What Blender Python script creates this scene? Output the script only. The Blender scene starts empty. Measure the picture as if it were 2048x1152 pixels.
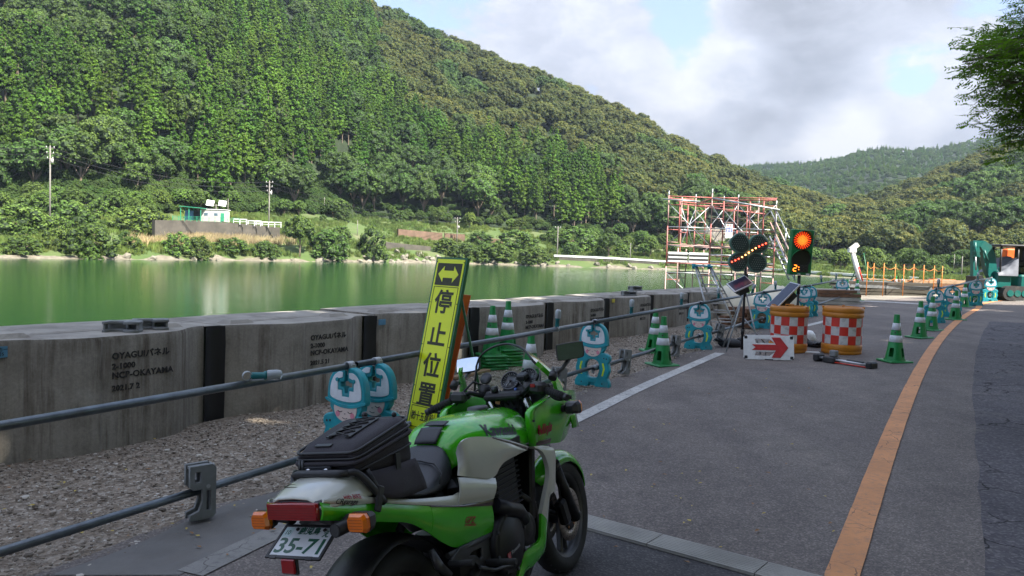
import bpy, bmesh, math, random
from mathutils import Vector, Matrix, Euler, noise
import numpy as np
PI = math.pi
rnd = random.Random(7)
S = bpy.context.scene
COL = S.collection

# ------------------------------------------------------------------ camera
FPX, CX, CY, EYE = 1518.0, 1024.0, 576.0, 1.6      # photo: 2048 x 1152
PITCH, ROLL = math.atan(70 / 1518), math.atan(0.032)
_F = Vector((0, math.cos(PITCH), -math.sin(PITCH)))
_U = Vector((0, math.sin(PITCH), math.cos(PITCH)))
_R = Vector((1, 0, 0))
R2 = _R * math.cos(ROLL) + _U * math.sin(ROLL)
U2 = _U * math.cos(ROLL) - _R * math.sin(ROLL)
cam_d = bpy.data.cameras.new('camera')
cam = bpy.data.objects.new('camera', cam_d)
COL.objects.link(cam)
cam_d.sensor_width = 36
cam_d.lens = 36 * FPX / 2048
cam_d.clip_start = 0.05
cam_d.clip_end = 6000
m3 = Matrix((R2, U2, -_F)).transposed()
cam.matrix_world = Matrix.Translation((0, 0, EYE)) @ m3.to_4x4()
S.camera = cam

# ------------------------------------------------------------------ light
SUN_EL, SUN_AZ = math.radians(49), math.radians(130)     # azimuth clockwise from +Y
sun_dir = Vector((math.sin(SUN_AZ) * math.cos(SUN_EL), math.cos(SUN_AZ) * math.cos(SUN_EL), math.sin(SUN_EL)))
sd = bpy.data.lights.new('sun', 'SUN')
sd.energy = 3.7
sd.angle = math.radians(0.6)
sd.color = (1.0, 0.95, 0.86)
so = bpy.data.objects.new('sun', sd)
COL.objects.link(so)
so.rotation_euler = sun_dir.to_track_quat('Z', 'Y').to_euler()
S.view_settings.view_transform = 'Standard'
S.view_settings.look = 'None'
S.view_settings.gamma = 1
S.view_settings.use_curve_mapping = False
S.view_settings.exposure = 2.08
S.cycles.max_bounces = 6
S.cycles.diffuse_bounces = 3
S.cycles.glossy_bounces = 3
S.cycles.transmission_bounces = 6
S.cycles.transparent_max_bounces = 8
S.cycles.caustics_reflective = False
S.cycles.caustics_refractive = False

def raydir(px, py):
    return _F + R2 * ((px - CX) / FPX) + U2 * ((CY - py) / FPX)

world = bpy.data.worlds.new('World')
S.world = world
world.use_nodes = True
def build_world():
    nt = world.node_tree
    N, L = nt.nodes, nt.links
    N.clear()
    out = N.new('ShaderNodeOutputWorld')
    bg = N.new('ShaderNodeBackground')
    bg.inputs['Strength'].default_value = 0.12
    L.new(bg.outputs[0], out.inputs[0])
    sky = N.new('ShaderNodeTexSky')
    sky.sky_type = 'NISHITA'
    sky.sun_disc = False
    sky.sun_elevation = SUN_EL
    sky.sun_rotation = SUN_AZ
    sky.altitude = 100
    sky.air_density = 1.0
    sky.dust_density = 1.6
    tc = N.new('ShaderNodeTexCoord')
    def math_(op, a, b=None, c=None, clamp=False):
        n = N.new('ShaderNodeMath'); n.operation = op; n.use_clamp = clamp
        for i, v in enumerate((a, b, c)):
            if v is None: continue
            if isinstance(v, (int, float)): n.inputs[i].default_value = v
            else: L.new(v, n.inputs[i])
        return n.outputs[0]
    def mapr(v, a, b, c=0.0, d=1.0, smooth=True):
        n = N.new('ShaderNodeMapRange')
        if smooth: n.interpolation_type = 'SMOOTHSTEP'
        L.new(v, n.inputs[0])
        for i, x in enumerate((a, b, c, d)): n.inputs[i + 1].default_value = x
        return n.outputs[0]
    def nz(scale, detail, rough, off, zs=2.0, dist=0.0):
        mp = N.new('ShaderNodeMapping')
        mp.inputs['Location'].default_value = off
        mp.inputs['Scale'].default_value = (1, 1, zs)
        L.new(tc.outputs['Generated'], mp.inputs[0])
        n = N.new('ShaderNodeTexNoise')
        n.inputs['Scale'].default_value = scale
        n.inputs['Detail'].default_value = detail
        n.inputs['Roughness'].default_value = rough
        n.inputs['Distortion'].default_value = dist
        L.new(mp.outputs[0], n.inputs['Vector'])
        return n.outputs['Fac']
    def blob(px, py, rad_px, soft=1.0):      # cloud masses placed as in this sky
        d = raydir(px, py).normalized()
        n = N.new('ShaderNodeVectorMath'); n.operation = 'DOT_PRODUCT'
        L.new(tc.outputs['Generated'], n.inputs[0])
        n.inputs[1].default_value = d
        r = rad_px / FPX
        return mapr(n.outputs['Value'], math.cos(r), 1.0, 0.0, 1.0)
    base = nz(2.4, 10, 0.58, (0.3, 0.2, 0.1), 2.4, 0.35)
    fine = nz(7.5, 9, 0.62, (3.1, 1.7, 0.4), 1.7, 0.35)
    vfine = nz(22.0, 8, 0.65, (1.1, 5.7, 2.4), 1.5, 0.5)
    det = math_('ADD', math_('MULTIPLY', fine, 0.7), math_('MULTIPLY', vfine, 0.3))
    dens = math_('ADD', math_('MULTIPLY', base, 0.60), math_('MULTIPLY', det, 0.62))
    for (px, py, r, w) in [(1480, 170, 240, .13), (1180, 120, 300, .12), (1640, 240, 220, .12), (1860, 240, 220, .16), (1740, 30, 330, .12),
                           (960, 60, 300, .06), (1400, 70, 110, -.17), (1350, 10, 90, -.08), (1765, 180, 100, -.22),
                           (1820, 130, 90, -.20), (1990, 60, 130, -.14), (1560, 300, 260, .10)]:
        dens = math_('ADD', dens, math_('MULTIPLY', blob(px, py, r), w))
    mask = mapr(dens, 0.585, 0.675)
    # light and dark inside the clouds
    shade = nz(3.0, 8, 0.55, (0.9, 2.2, 1.4), 2.8, 0.4)
    lum = math_('ADD', math_('MULTIPLY', shade, 0.50), math_('MULTIPLY', det, 0.90))
    for (px, py, r, w) in [(1800, 0, 330, -.12), (1600, 50, 220, -.06), (1520, 245, 200, -.12), (1430, 160, 120, .16), (1240, 190, 130, .07),
                           (1190, 90, 110, .07), (1680, 265, 90, .24), (1790, 200, 120, .16), (1900, 150, 140, .20), (1850, 270, 150, -.08),
                           (1320, 240, 130, .06), (1560, 325, 150, .06), (1160, 180, 160, -.07)]:
        lum = math_('ADD', lum, math_('MULTIPLY', blob(px, py, r), w))
    lum = mapr(lum, 0.44, 0.96, smooth=False)
    cr = N.new('ShaderNodeValToRGB')
    e = cr.color_ramp.elements
    e[0].position = 0.0; e[0].color = (0.38, 0.405, 0.47, 1)
    e[1].position = 1.0; e[1].color = (0.92, 0.93, 0.98, 1)
    m = cr.color_ramp.elements.new(0.5); m.color = (0.60, 0.635, 0.735, 1)
    L.new(lum, cr.inputs[0])
    sc = N.new('ShaderNodeVectorMath'); sc.operation = 'SCALE'
    L.new(cr.outputs[0], sc.inputs[0]); sc.inputs[3].default_value = 2.25
    sep = N.new('ShaderNodeSeparateXYZ'); L.new(tc.outputs['Generated'], sep.inputs[0])
    zen = math_('MULTIPLY', math_('ADD', math_('MULTIPLY', math_('MAXIMUM', sep.outputs['Z'], 0.0), 2.0), 1.0), 0.72)      # CIE overcast law, added so a brighter zenith lifts the foreground's ambient light
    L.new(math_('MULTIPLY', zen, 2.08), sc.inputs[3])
    mixb = N.new('ShaderNodeMix'); mixb.data_type = 'RGBA'
    mixb.inputs[0].default_value = 0.75
    hz = N.new('ShaderNodeVectorMath'); hz.operation = 'SCALE'
    hz.inputs[0].default_value = (0.46, 0.58, 0.90); hz.inputs[3].default_value = 2.2
    L.new(sky.outputs[0], mixb.inputs[6]); L.new(hz.outputs[0], mixb.inputs[7])
    mix = N.new('ShaderNodeMix'); mix.data_type = 'RGBA'
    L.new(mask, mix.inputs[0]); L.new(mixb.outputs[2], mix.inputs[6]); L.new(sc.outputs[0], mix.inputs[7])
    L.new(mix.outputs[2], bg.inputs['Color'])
build_world()

# ------------------------------------------------------------------ helpers
def gz(x, y=0.0):
    return 0.032 * max(-12.0, min(x, 60.0))
def P(px, py, Y):
    d = raydir(px, py)
    return Vector((0, 0, EYE)) + d * (Y / d.y)
def G(px, py, h=0.0):
    d = raydir(px, py)
    t = (EYE - h) / (0.032 * d.x - d.z)
    return Vector((0, 0, EYE)) + d * t
def pix(p):
    d = Vector(p) - Vector((0, 0, EYE))
    z = d.dot(_F)
    if z < 0.1: return (1e6, 1e6)
    return (CX + FPX * d.dot(R2) / z, CY - FPX * d.dot(U2) / z)

def node_mat(name):
    m = bpy.data.materials.new(name); m.use_nodes = True
    nt = m.node_tree
    b = nt.nodes.get('Principled BSDF')
    return m, nt, b
def noise_node(nt, scale, detail=4, rough=0.55, coord='Object', vscale=None, dist=0):
    tc = nt.nodes.new('ShaderNodeTexCoord')
    n = nt.nodes.new('ShaderNodeTexNoise')
    n.inputs['Scale'].default_value = scale; n.inputs['Detail'].default_value = detail
    n.inputs['Roughness'].default_value = rough; n.inputs['Distortion'].default_value = dist
    src = tc.outputs[coord]
    if coord == 'World':
        g = nt.nodes.new('ShaderNodeNewGeometry'); src = g.outputs['Position']
    if vscale:
        mp = nt.nodes.new('ShaderNodeMapping'); mp.inputs['Scale'].default_value = vscale
        nt.links.new(src, mp.inputs[0]); src = mp.outputs[0]
    nt.links.new(src, n.inputs['Vector'])
    return n.outputs['Fac']
def worldpos(nt, scale=(1, 1, 1)):
    g = nt.nodes.new('ShaderNodeNewGeometry')
    mp = nt.nodes.new('ShaderNodeMapping'); mp.inputs['Scale'].default_value = scale
    nt.links.new(g.outputs['Position'], mp.inputs[0])
    return mp.outputs[0]
def noise_w(nt, scale, detail=4, rough=0.55, vscale=(1, 1, 1), dist=0):
    n = nt.nodes.new('ShaderNodeTexNoise')
    n.inputs['Scale'].default_value = scale; n.inputs['Detail'].default_value = detail
    n.inputs['Roughness'].default_value = rough; n.inputs['Distortion'].default_value = dist
    nt.links.new(worldpos(nt, vscale), n.inputs['Vector'])
    return n.outputs['Fac']
def ramp(nt, fac, stops):
    r = nt.nodes.new('ShaderNodeValToRGB'); cr = r.color_ramp
    while len(cr.elements) < len(stops): cr.elements.new(0.5)
    for e, (p, c) in zip(cr.elements, stops):
        e.position = p; e.color = (*c, 1) if len(c) == 3 else c
    nt.links.new(fac, r.inputs[0]); return r.outputs[0]
def mixc(nt, fac, a, b, mode='MIX'):
    n = nt.nodes.new('ShaderNodeMix'); n.data_type = 'RGBA'; n.blend_type = mode
    for i, v in ((0, fac), (6, a), (7, b)):
        if isinstance(v, (int, float)): n.inputs[i].default_value = v
        elif isinstance(v, tuple): n.inputs[i].default_value = (*v, 1)
        else: nt.links.new(v, n.inputs[i])
    return n.outputs[2]
def mathn(nt, op, a, b=0.0, clamp=False):
    n = nt.nodes.new('ShaderNodeMath'); n.operation = op; n.use_clamp = clamp
    for i, v in enumerate((a, b)):
        if isinstance(v, (int, float)): n.inputs[i].default_value = v
        else: nt.links.new(v, n.inputs[i])
    return n.outputs[0]
def bump(nt, b, h, strength=0.3, dist=0.01):
    n = nt.nodes.new('ShaderNodeBump'); n.inputs['Strength'].default_value = strength
    n.inputs['Distance'].default_value = dist
    nt.links.new(h, n.inputs['Height']); nt.links.new(n.outputs[0], b.inputs['Normal'])
def M(name, col, rough=0.5, metal=0.0, var=0.18, scale=9.0, bmp=0.0, bscale=60.0, coat=0.0, spec=None, dirt=0.0, dirtcol=(0.13, 0.11, 0.09)):
    """plain painted / cast / cloth surface with slight variation, wear and dirt"""
    m, nt, b = node_mat(name)
    n1 = noise_node(nt, scale, 6, 0.6)
    lo = tuple(c * (1 - var) for c in col); hi = tuple(min(1, c * (1 + var)) for c in col)
    c = ramp(nt, n1, [(0.3, lo), (0.7, hi)])
    if dirt > 0:
        n2 = noise_node(nt, scale * 0.6, 9, 0.75, dist=0.4)
        f = mathn(nt, 'MULTIPLY', ramp(nt, n2, [(0.5, (0, 0, 0)), (0.68, (1, 1, 1))]), dirt)
        c = mixc(nt, f, c, dirtcol)
    nt.links.new(c, b.inputs['Base Color'])
    r = nt.nodes.new('ShaderNodeMapRange'); nt.links.new(n1, r.inputs[0])
    r.inputs[3].default_value = max(0.02, rough * 0.8); r.inputs[4].default_value = min(1, rough * 1.2)
    nt.links.new(r.outputs[0], b.inputs['Roughness'])
    b.inputs['Metallic'].default_value = metal
    b.inputs['Coat Weight'].default_value = coat
    b.inputs['Coat Roughness'].default_value = 0.06
    if spec is not None: b.inputs['Specular IOR Level'].default_value = spec
    if bmp > 0: bump(nt, b, noise_node(nt, bscale, 5, 0.6), bmp, 0.004)
    return m
def emit(name, col, strength):
    m, nt, b = node_mat(name)
    b.inputs['Base Color'].default_value = (*[c * .5 for c in col], 1)
    b.inputs['Emission Color'].default_value = (*col, 1)
    b.inputs['Emission Strength'].default_value = strength
    return m

class MB:
    """collects shapes for one mesh"""
    def __init__(s): s.v = []; s.f = []; s.mi = []; s.m = 0; s.smooth = []; s.sm = False
    def add(s, vs, fs, X=None):
        o = len(s.v)
        if X is not None: vs = [X @ Vector(v) for v in vs]
        s.v += [tuple(v) for v in vs]
        for f in fs: s.f.append(tuple(i + o for i in f)); s.mi.append(s.m); s.smooth.append(s.sm)
        return s
    def box(s, c, d, rot=(0, 0, 0), X=None, taper=1.0, bev=0.0):
        x, y, z = (k / 2 for k in d)
        if bev > 0:
            q = min(bev, x * .9, y * .9, z * .9)
            vs = []
            ring = lambda xx, yy, zz, k: [(-xx + k, -yy, zz), (xx - k, -yy, zz), (xx, -yy + k, zz), (xx, yy - k, zz), (xx - k, yy, zz), (-xx + k, yy, zz), (-xx, yy - k, zz), (-xx, -yy + k, zz)]
            vs = ring(x - q, y - q, -z, q * .4) + ring(x, y, -z + q, q) + ring(x * taper, y * taper, z - q, q) + ring(x * taper - q, y * taper - q, z, q * .4)
            fs = [tuple(range(7, -1, -1)), tuple(range(24, 32))]
            for k in range(3):
                for i in range(8): fs.append((k * 8 + i, k * 8 + (i + 1) % 8, k * 8 + 8 + (i + 1) % 8, k * 8 + 8 + i))
        else:
            t = taper
            vs = [(-x, -y, -z), (x, -y, -z), (x, y, -z), (-x, y, -z), (-x * t, -y * t, z), (x * t, -y * t, z), (x * t, y * t, z), (-x * t, y * t, z)]
            fs = [(3, 2, 1, 0), (4, 5, 6, 7), (0, 1, 5, 4), (1, 2, 6, 5), (2, 3, 7, 6), (3, 0, 4, 7)]
        T = Matrix.Translation(c) @ Euler(rot).to_matrix().to_4x4()
        if X is not None: T = X @ T
        return s.add(vs, fs, T)
    def tube(s, p0, p1, r, r2=None, n=10, X=None, cap=True):
        p0, p1 = Vector(p0), Vector(p1); r2 = r if r2 is None else r2
        d = (p1 - p0)
        if d.length < 1e-7: return s
        q = d.to_track_quat('Z', 'Y').to_matrix()
        vs = []
        for p, rr in ((p0, r), (p1, r2)):
            for i in range(n):
                a = 2 * PI * i / n
                vs.append(p + q @ Vector((rr * math.cos(a), rr * math.sin(a), 0)))
        sm = s.sm; s.sm = True
        s.add(vs, [(i, (i + 1) % n, n + (i + 1) % n, n + i) for i in range(n)], X)
        s.sm = False
        if cap: s.add(vs, [tuple(range(n - 1, -1, -1)), tuple(range(n, 2 * n))], X)
        s.sm = sm
        return s
    def path(s, pts, r, n=8, X=None, cap=True):
        pts = [Vector(p) for p in pts]
        rs = r if isinstance(r, (list, tuple)) else [r] * len(pts)
        vs = []; up = None
        for i, p in enumerate(pts):
            d = (pts[min(i + 1, len(pts) - 1)] - pts[max(i - 1, 0)]).normalized()
            if up is None: up = d.orthogonal().normalized()
            else: up = (up - d * up.dot(d)).normalized()
            w = d.cross(up)
            for k in range(n):
                a = 2 * PI * k / n
                vs.append(p + (up * math.cos(a) + w * math.sin(a)) * rs[i])
        fs = []
        for i in range(len(pts) - 1):
            for k in range(n): fs.append((i * n + k, i * n + (k + 1) % n, (i + 1) * n + (k + 1) % n, (i + 1) * n + k))
        sm = s.sm; s.sm = True; s.add(vs, fs, X); s.sm = sm
        if cap:
            o = (len(pts) - 1) * n
            s.add(vs, [tuple(range(n - 1, -1, -1)), tuple(range(o, o + n))], X)
        return s
    def lathe(s, prof, n=24, X=None, skip=None, arc=2 * PI):
        full = abs(arc - 2 * PI) < 1e-6
        cols = n if full else n + 1
        vs = []
        for (r, z) in prof:
            for i in range(cols):
                a = arc * i / n
                vs.append((r * math.cos(a), r * math.sin(a), z))
        fs = []
        for j in range(len(prof) - 1):
            for i in range(n):
                if skip and skip(i, j): continue
                k = (i + 1) % cols
                fs.append((j * cols + i, j * cols + k, (j + 1) * cols + k, (j + 1) * cols + i))
        sm = s.sm; s.sm = True; s.add(vs, fs, X); s.sm = sm
        return s
    def prism(s, poly, z0, z1, X=None):
        n = len(poly)
        vs = [(x, y, z0) for x, y in poly] + [(x, y, z1) for x, y in poly]
        fs = [tuple(range(n - 1, -1, -1)), tuple(range(n, 2 * n))] + [(i, (i + 1) % n, n + (i + 1) % n, n + i) for i in range(n)]
        return s.add(vs, fs, X)
    def loft(s, rings, cap=True, X=None, closed=True):
        n = len(rings[0]); vs = [p for r in rings for p in r]; fs = []
        for j in range(len(rings) - 1):
            for i in range(n if closed else n - 1):
                k = (i + 1) % n
                fs.append((j * n + i, j * n + k, (j + 1) * n + k, (j + 1) * n + i))
        s.add(vs, fs, X)
        if cap and closed:
            o = (len(rings) - 1) * n
            sm = s.sm; s.sm = False
            s.add(vs, [tuple(range(n - 1, -1, -1)), tuple(range(o, o + n))], X); s.sm = sm
        return s
    def sphere(s, c, r, n=12, m=8, X=None):
        r = r if isinstance(r, (tuple, list)) else (r, r, r)
        prof = [(math.sin(PI * j / m), -math.cos(PI * j / m)) for j in range(m + 1)]
        T = Matrix.Translation(c) @ Matrix.Diagonal((*r, 1))
        if X is not None: T = X @ T
        return s.lathe(prof, n, T)
    def mesh(s, name, mats):
        me = bpy.data.meshes.new(name)
        me.from_pydata(s.v, [], s.f)
        for m in (mats if isinstance(mats, (list, tuple)) else [mats]): me.materials.append(m)
        me.polygons.foreach_set('material_index', s.mi)
        me.polygons.foreach_set('use_smooth', s.smooth)
        me.update()
        return me
    def build(s, name, mats, parent=None, loc=None, rz=0.0, clean=True):
        me = s.mesh(name, mats)
        if clean:
            bm = bmesh.new(); bm.from_mesh(me)
            bmesh.ops.remove_doubles(bm, verts=bm.verts, dist=1e-5)
            bmesh.ops.recalc_face_normals(bm, faces=bm.faces)
            bm.to_mesh(me); bm.free()
        return link(name, me, parent, loc, rz)
def link(name, me, parent=None, loc=None, rz=0.0):
    o = bpy.data.objects.new(name, me); COL.objects.link(o)
    if loc is not None: o.location = loc
    if rz: o.rotation_euler = (0, 0, rz)
    if parent is not None: o.parent = parent
    return o
def tag(o, label=None, cat=None, group=None, kind=None):
    if label: o['label'] = label
    if cat: o['category'] = cat
    if group: o['group'] = group
    if kind: o['kind'] = kind
    return o
def thing(name, label, cat, loc=(0, 0, 0), rz=0.0, group=None):
    o = bpy.data.objects.new(name, None); COL.objects.link(o)
    o.location = loc; o.rotation_euler = (0, 0, rz); o.empty_display_size = 0.1
    return tag(o, label, cat, group)
def kids(o): return KIDS.get(o.name) or [c for c in list(COL.objects) if c.parent == o]
def tree_of(o):
    """thing with children and grandchildren as nested lists"""
    allo = [c for c in COL.objects if c.parent is not None]
    def rec(x): return (x, [rec(c) for c in allo if c.parent == x])
    return rec(o)
def dup(tr, loc=None, rz=None, label=None, parent=None, rot=None, scale=None):
    src, ch = tr
    c = src.copy(); COL.objects.link(c)
    if parent is not None: c.parent = parent
    if loc is not None: c.location = loc
    if rz is not None: c.rotation_euler = (0, 0, rz)
    if rot is not None: c.rotation_euler = rot
    if scale is not None: c.scale = (scale,) * 3 if isinstance(scale, (int, float)) else scale
    if label: c['label'] = label
    for k in ch: dup(k, parent=c)
    return c
def catmull(pts, k=4, closed=False):
    pts = [Vector(p) for p in pts]; n = len(pts); out = []
    rng = range(n) if closed else range(n - 1)
    for i in rng:
        if closed: a, b, c, d = pts[(i - 1) % n], pts[i], pts[(i + 1) % n], pts[(i + 2) % n]
        else: a, b, c, d = pts[max(i - 1, 0)], pts[i], pts[i + 1], pts[min(i + 2, n - 1)]
        for j in range(k):
            t = j / k
            out.append(0.5 * ((2 * b) + (c - a) * t + (2 * a - 5 * b + 4 * c - d) * t * t + (3 * b - 3 * c + d - a) * t ** 3))
    if not closed: out.append(pts[-1])
    return out
def flat(polys, ext, bev=0.0, mat=None, name='plate', parent=None, X=None, loc=None, smooth=True):
    """outline(s) in the XY plane filled, with thickness 2*ext along Z and rounded edges; further loops are holes"""
    cu = bpy.data.curves.new(name, 'CURVE'); cu.dimensions = '2D'; cu.fill_mode = 'BOTH'
    cu.extrude = max(ext - bev, 0); cu.bevel_depth = bev; cu.bevel_resolution = 1
    for po in polys:
        sp = cu.splines.new('POLY'); sp.points.add(len(po) - 1); sp.use_cyclic_u = True
        for q, p in zip(sp.points, po): q.co = (p[0], p[1], 0, 1)
    return curve_mesh(cu, name, mat, parent, X, loc)
def curve_mesh(cu, name, mat, parent, X, loc):
    t = bpy.data.objects.new('tmp', cu); COL.objects.link(t)
    dg = bpy.context.evaluated_depsgraph_get(); dg.update()
    me = bpy.data.meshes.new_from_object(t.evaluated_get(dg), depsgraph=dg)
    bpy.data.objects.remove(t); bpy.data.curves.remove(cu)
    me.name = name
    if X is not None: me.transform(X)
    me.materials.clear()
    if mat: me.materials.append(mat)
    return link(name, me, parent, loc)
def text(body, size, mat, X, parent=None, ext=0.0008, name='lettering', align='CENTER', shear=0.0, offset=0.0, spacing=1.0):
    cu = bpy.data.curves.new(name, 'FONT'); cu.body = body; cu.size = size; cu.extrude = ext
    cu.align_x = align; cu.align_y = 'CENTER'; cu.shear = shear; cu.offset = offset; cu.space_character = spacing; cu.resolution_u = 3
    return curve_mesh(cu, name, mat, parent, X, None)
def frame_X(o, xa, ya):
    """matrix with local X=xa, local Y=ya, Z = their cross product, at o"""
    xa = Vector(xa).normalized(); ya = (Vector(ya) - xa * Vector(ya).dot(xa)).normalized(); za = xa.cross(ya)
    m = Matrix((xa, ya, za)).transposed().to_4x4(); m.translation = o
    return m
def ngon(n, r, c=(0, 0), a0=0): return [(c[0] + r * math.cos(a0 + 2 * PI * i / n), c[1] + r * math.sin(a0 + 2 * PI * i / n)) for i in range(n)]
KIDS = {}
# ------------------------------------------------------------------ line of the works (metres, plan)
def pipe_pt(y): return Vector((-1.14 + 0.618 * (y - 5.6), y, 0))       # line of the barricade pipes
PDIR = Vector((0.526, 0.851, 0)).normalized()                            # its direction
PNRM = Vector((PDIR.y, -PDIR.x, 0))                                      # towards the road
WALL0 = Vector((-3.77, 5.58, 0)); WDIR = Vector((0.551, 0.834, 0)).normalized(); WNRM = Vector((WDIR.y, -WDIR.x, 0))
def on_ground(v, dz=0.0): return Vector((v[0], v[1], gz(v[0]) + dz))

# ------------------------------------------------------------------ materials of the ground
def asphalt_mat(name, base, warm, cracks=0.0, rough_scale=1.0):
    m, nt, b = node_mat(name)
    big = noise_w(nt, 0.55, 5, 0.6)
    mid = noise_w(nt, 4.0, 6, 0.65)
    fine = noise_w(nt, 170.0 * rough_scale, 3, 0.7)
    c = ramp(nt, big, [(0.3, tuple(k * 0.82 for k in base)), (0.5, base), (0.72, warm)])
    c = mixc(nt, 0.75, c, ramp(nt, mid, [(0.3, (0.42, 0.42, 0.42)), (0.7, (0.60, 0.60, 0.60))]), 'OVERLAY')
    v = nt.nodes.new('ShaderNodeTexVoronoi'); v.inputs['Scale'].default_value = 110 * rough_scale
    nt.links.new(worldpos(nt), v.inputs['Vector'])
    sepc = nt.nodes.new('ShaderNodeSeparateColor'); nt.links.new(v.outputs['Color'], sepc.inputs[0])
    c = mixc(nt, 0.8, c, ramp(nt, sepc.outputs[0], [(0.0, (0.30, 0.30, 0.31)), (0.7, (0.52, 0.51, 0.50)), (0.97, (0.86, 0.84, 0.80))]), 'OVERLAY')
    # dust and dried stains
    st = noise_w(nt, 1.3, 8, 0.72, (1, 1, 1), 0.8)
    c = mixc(nt, mathn(nt, 'MULTIPLY', ramp(nt, st, [(0.54, (0, 0, 0)), (0.72, (1, 1, 1))]), 0.35), c, (0.25, 0.22, 0.18))
    tr = noise_w(nt, 1.0, 5, 0.6, (1.5, .22, 1), 0.4)
    c = mixc(nt, 0.55, c, ramp(nt, tr, [(0.32, (0.36, 0.36, 0.37)), (0.5, (0.5, 0.5, 0.5)), (0.68, (0.62, 0.61, 0.59))]), 'OVERLAY')
    oil = nt.nodes.new('ShaderNodeTexVoronoi'); oil.inputs['Scale'].default_value = 1.1; nt.links.new(worldpos(nt), oil.inputs['Vector'])
    c = mixc(nt, mathn(nt, 'MULTIPLY', ramp(nt, mathn(nt, 'ADD', oil.outputs['Distance'], mathn(nt, 'MULTIPLY', mid, .12)), [(0.09, (1, 1, 1)), (0.16, (0, 0, 0))]), 0.35), c, (0.05, 0.047, 0.045))
    h = mathn(nt, 'ADD', mathn(nt, 'MULTIPLY', v.outputs['Distance'], 0.6), mathn(nt, 'MULTIPLY', fine, 0.4))
    if cracks > 0:
        wn = nt.nodes.new('ShaderNodeTexNoise'); wn.inputs['Scale'].default_value = 7; wn.inputs['Detail'].default_value = 5
        nt.links.new(worldpos(nt), wn.inputs['Vector'])
        wp = nt.nodes.new('ShaderNodeVectorMath'); wp.operation = 'MULTIPLY_ADD'
        nt.links.new(wn.outputs['Color'], wp.inputs[0]); wp.inputs[1].default_value = (0.16, 0.16, 0.16)
        nt.links.new(worldpos(nt), wp.inputs[2])
        vc = nt.nodes.new('ShaderNodeTexVoronoi'); vc.feature = 'DISTANCE_TO_EDGE'; vc.inputs['Scale'].default_value = 2.4
        nt.links.new(wp.outputs[0], vc.inputs['Vector'])
        ln = ramp(nt, vc.outputs['Distance'], [(0.006, (1, 1, 1)), (0.022, (0, 0, 0))])
        gate = ramp(nt, noise_w(nt, 1.1, 3, 0.6), [(0.46, (0, 0, 0)), (0.56, (1, 1, 1))])
        ck = mathn(nt, 'MULTIPLY', mathn(nt, 'MULTIPLY', ln, gate), cracks)
        c = mixc(nt, ck, c, (0.012, 0.011, 0.011))
        h = mathn(nt, 'SUBTRACT', h, mathn(nt, 'MULTIPLY', ck, 2.5))
    nt.links.new(c, b.inputs['Base Color'])
    b.inputs['Roughness'].default_value = 0.85
    b.inputs['Specular IOR Level'].default_value = 0.3
    bump(nt, b, h, 0.55, 0.006 / rough_scale)
    return m
m_asph = asphalt_mat('worn_asphalt', (0.155, 0.136, 0.124), (0.190, 0.168, 0.150))
m_old = asphalt_mat('coarse_old_asphalt', (0.098, 0.092, 0.100), (0.118, 0.108, 0.112), 1.0, 0.55)
m_patch = asphalt_mat('dark_asphalt', (0.075, 0.073, 0.076), (0.095, 0.090, 0.090))
def gravel_mat():
    m, nt, b = node_mat('crushed_gravel')
    v = nt.nodes.new('ShaderNodeTexVoronoi'); v.inputs['Scale'].default_value = 34; v.inputs['Randomness'].default_value = 1
    nt.links.new(worldpos(nt), v.inputs['Vector'])
    sepc = nt.nodes.new('ShaderNodeSeparateColor'); nt.links.new(v.outputs['Color'], sepc.inputs[0])
    c = ramp(nt, sepc.outputs[0], [(0.0, (0.11, 0.09, 0.07)), (0.5, (0.235, 0.195, 0.15)), (1.0, (0.46, 0.42, 0.36))])
    big = noise_w(nt, 0.9, 6, 0.65)
    c = mixc(nt, mathn(nt, 'MULTIPLY', big, 0.9), c, (0.24, 0.185, 0.13))
    g = nt.nodes.new('ShaderNodeNewGeometry'); sx = nt.nodes.new('ShaderNodeSeparateXYZ'); nt.links.new(g.outputs['Position'], sx.inputs[0])
    far = nt.nodes.new('ShaderNodeMapRange'); far.inputs[1].default_value = 15; far.inputs[2].default_value = 24
    nt.links.new(sx.outputs['Y'], far.inputs[0])
    sand = ramp(nt, noise_w(nt, 0.7, 8, 0.7), [(0.3, (0.17, 0.15, 0.12)), (0.7, (0.30, 0.27, 0.22))])
    c = mixc(nt, far.outputs[0], c, sand)
    nt.links.new(c, b.inputs['Base Color']); b.inputs['Roughness'].default_value = 0.95
    bump(nt, b, v.outputs['Distance'], 0.9, 0.02)
    return m
m_gravel = gravel_mat()
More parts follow.
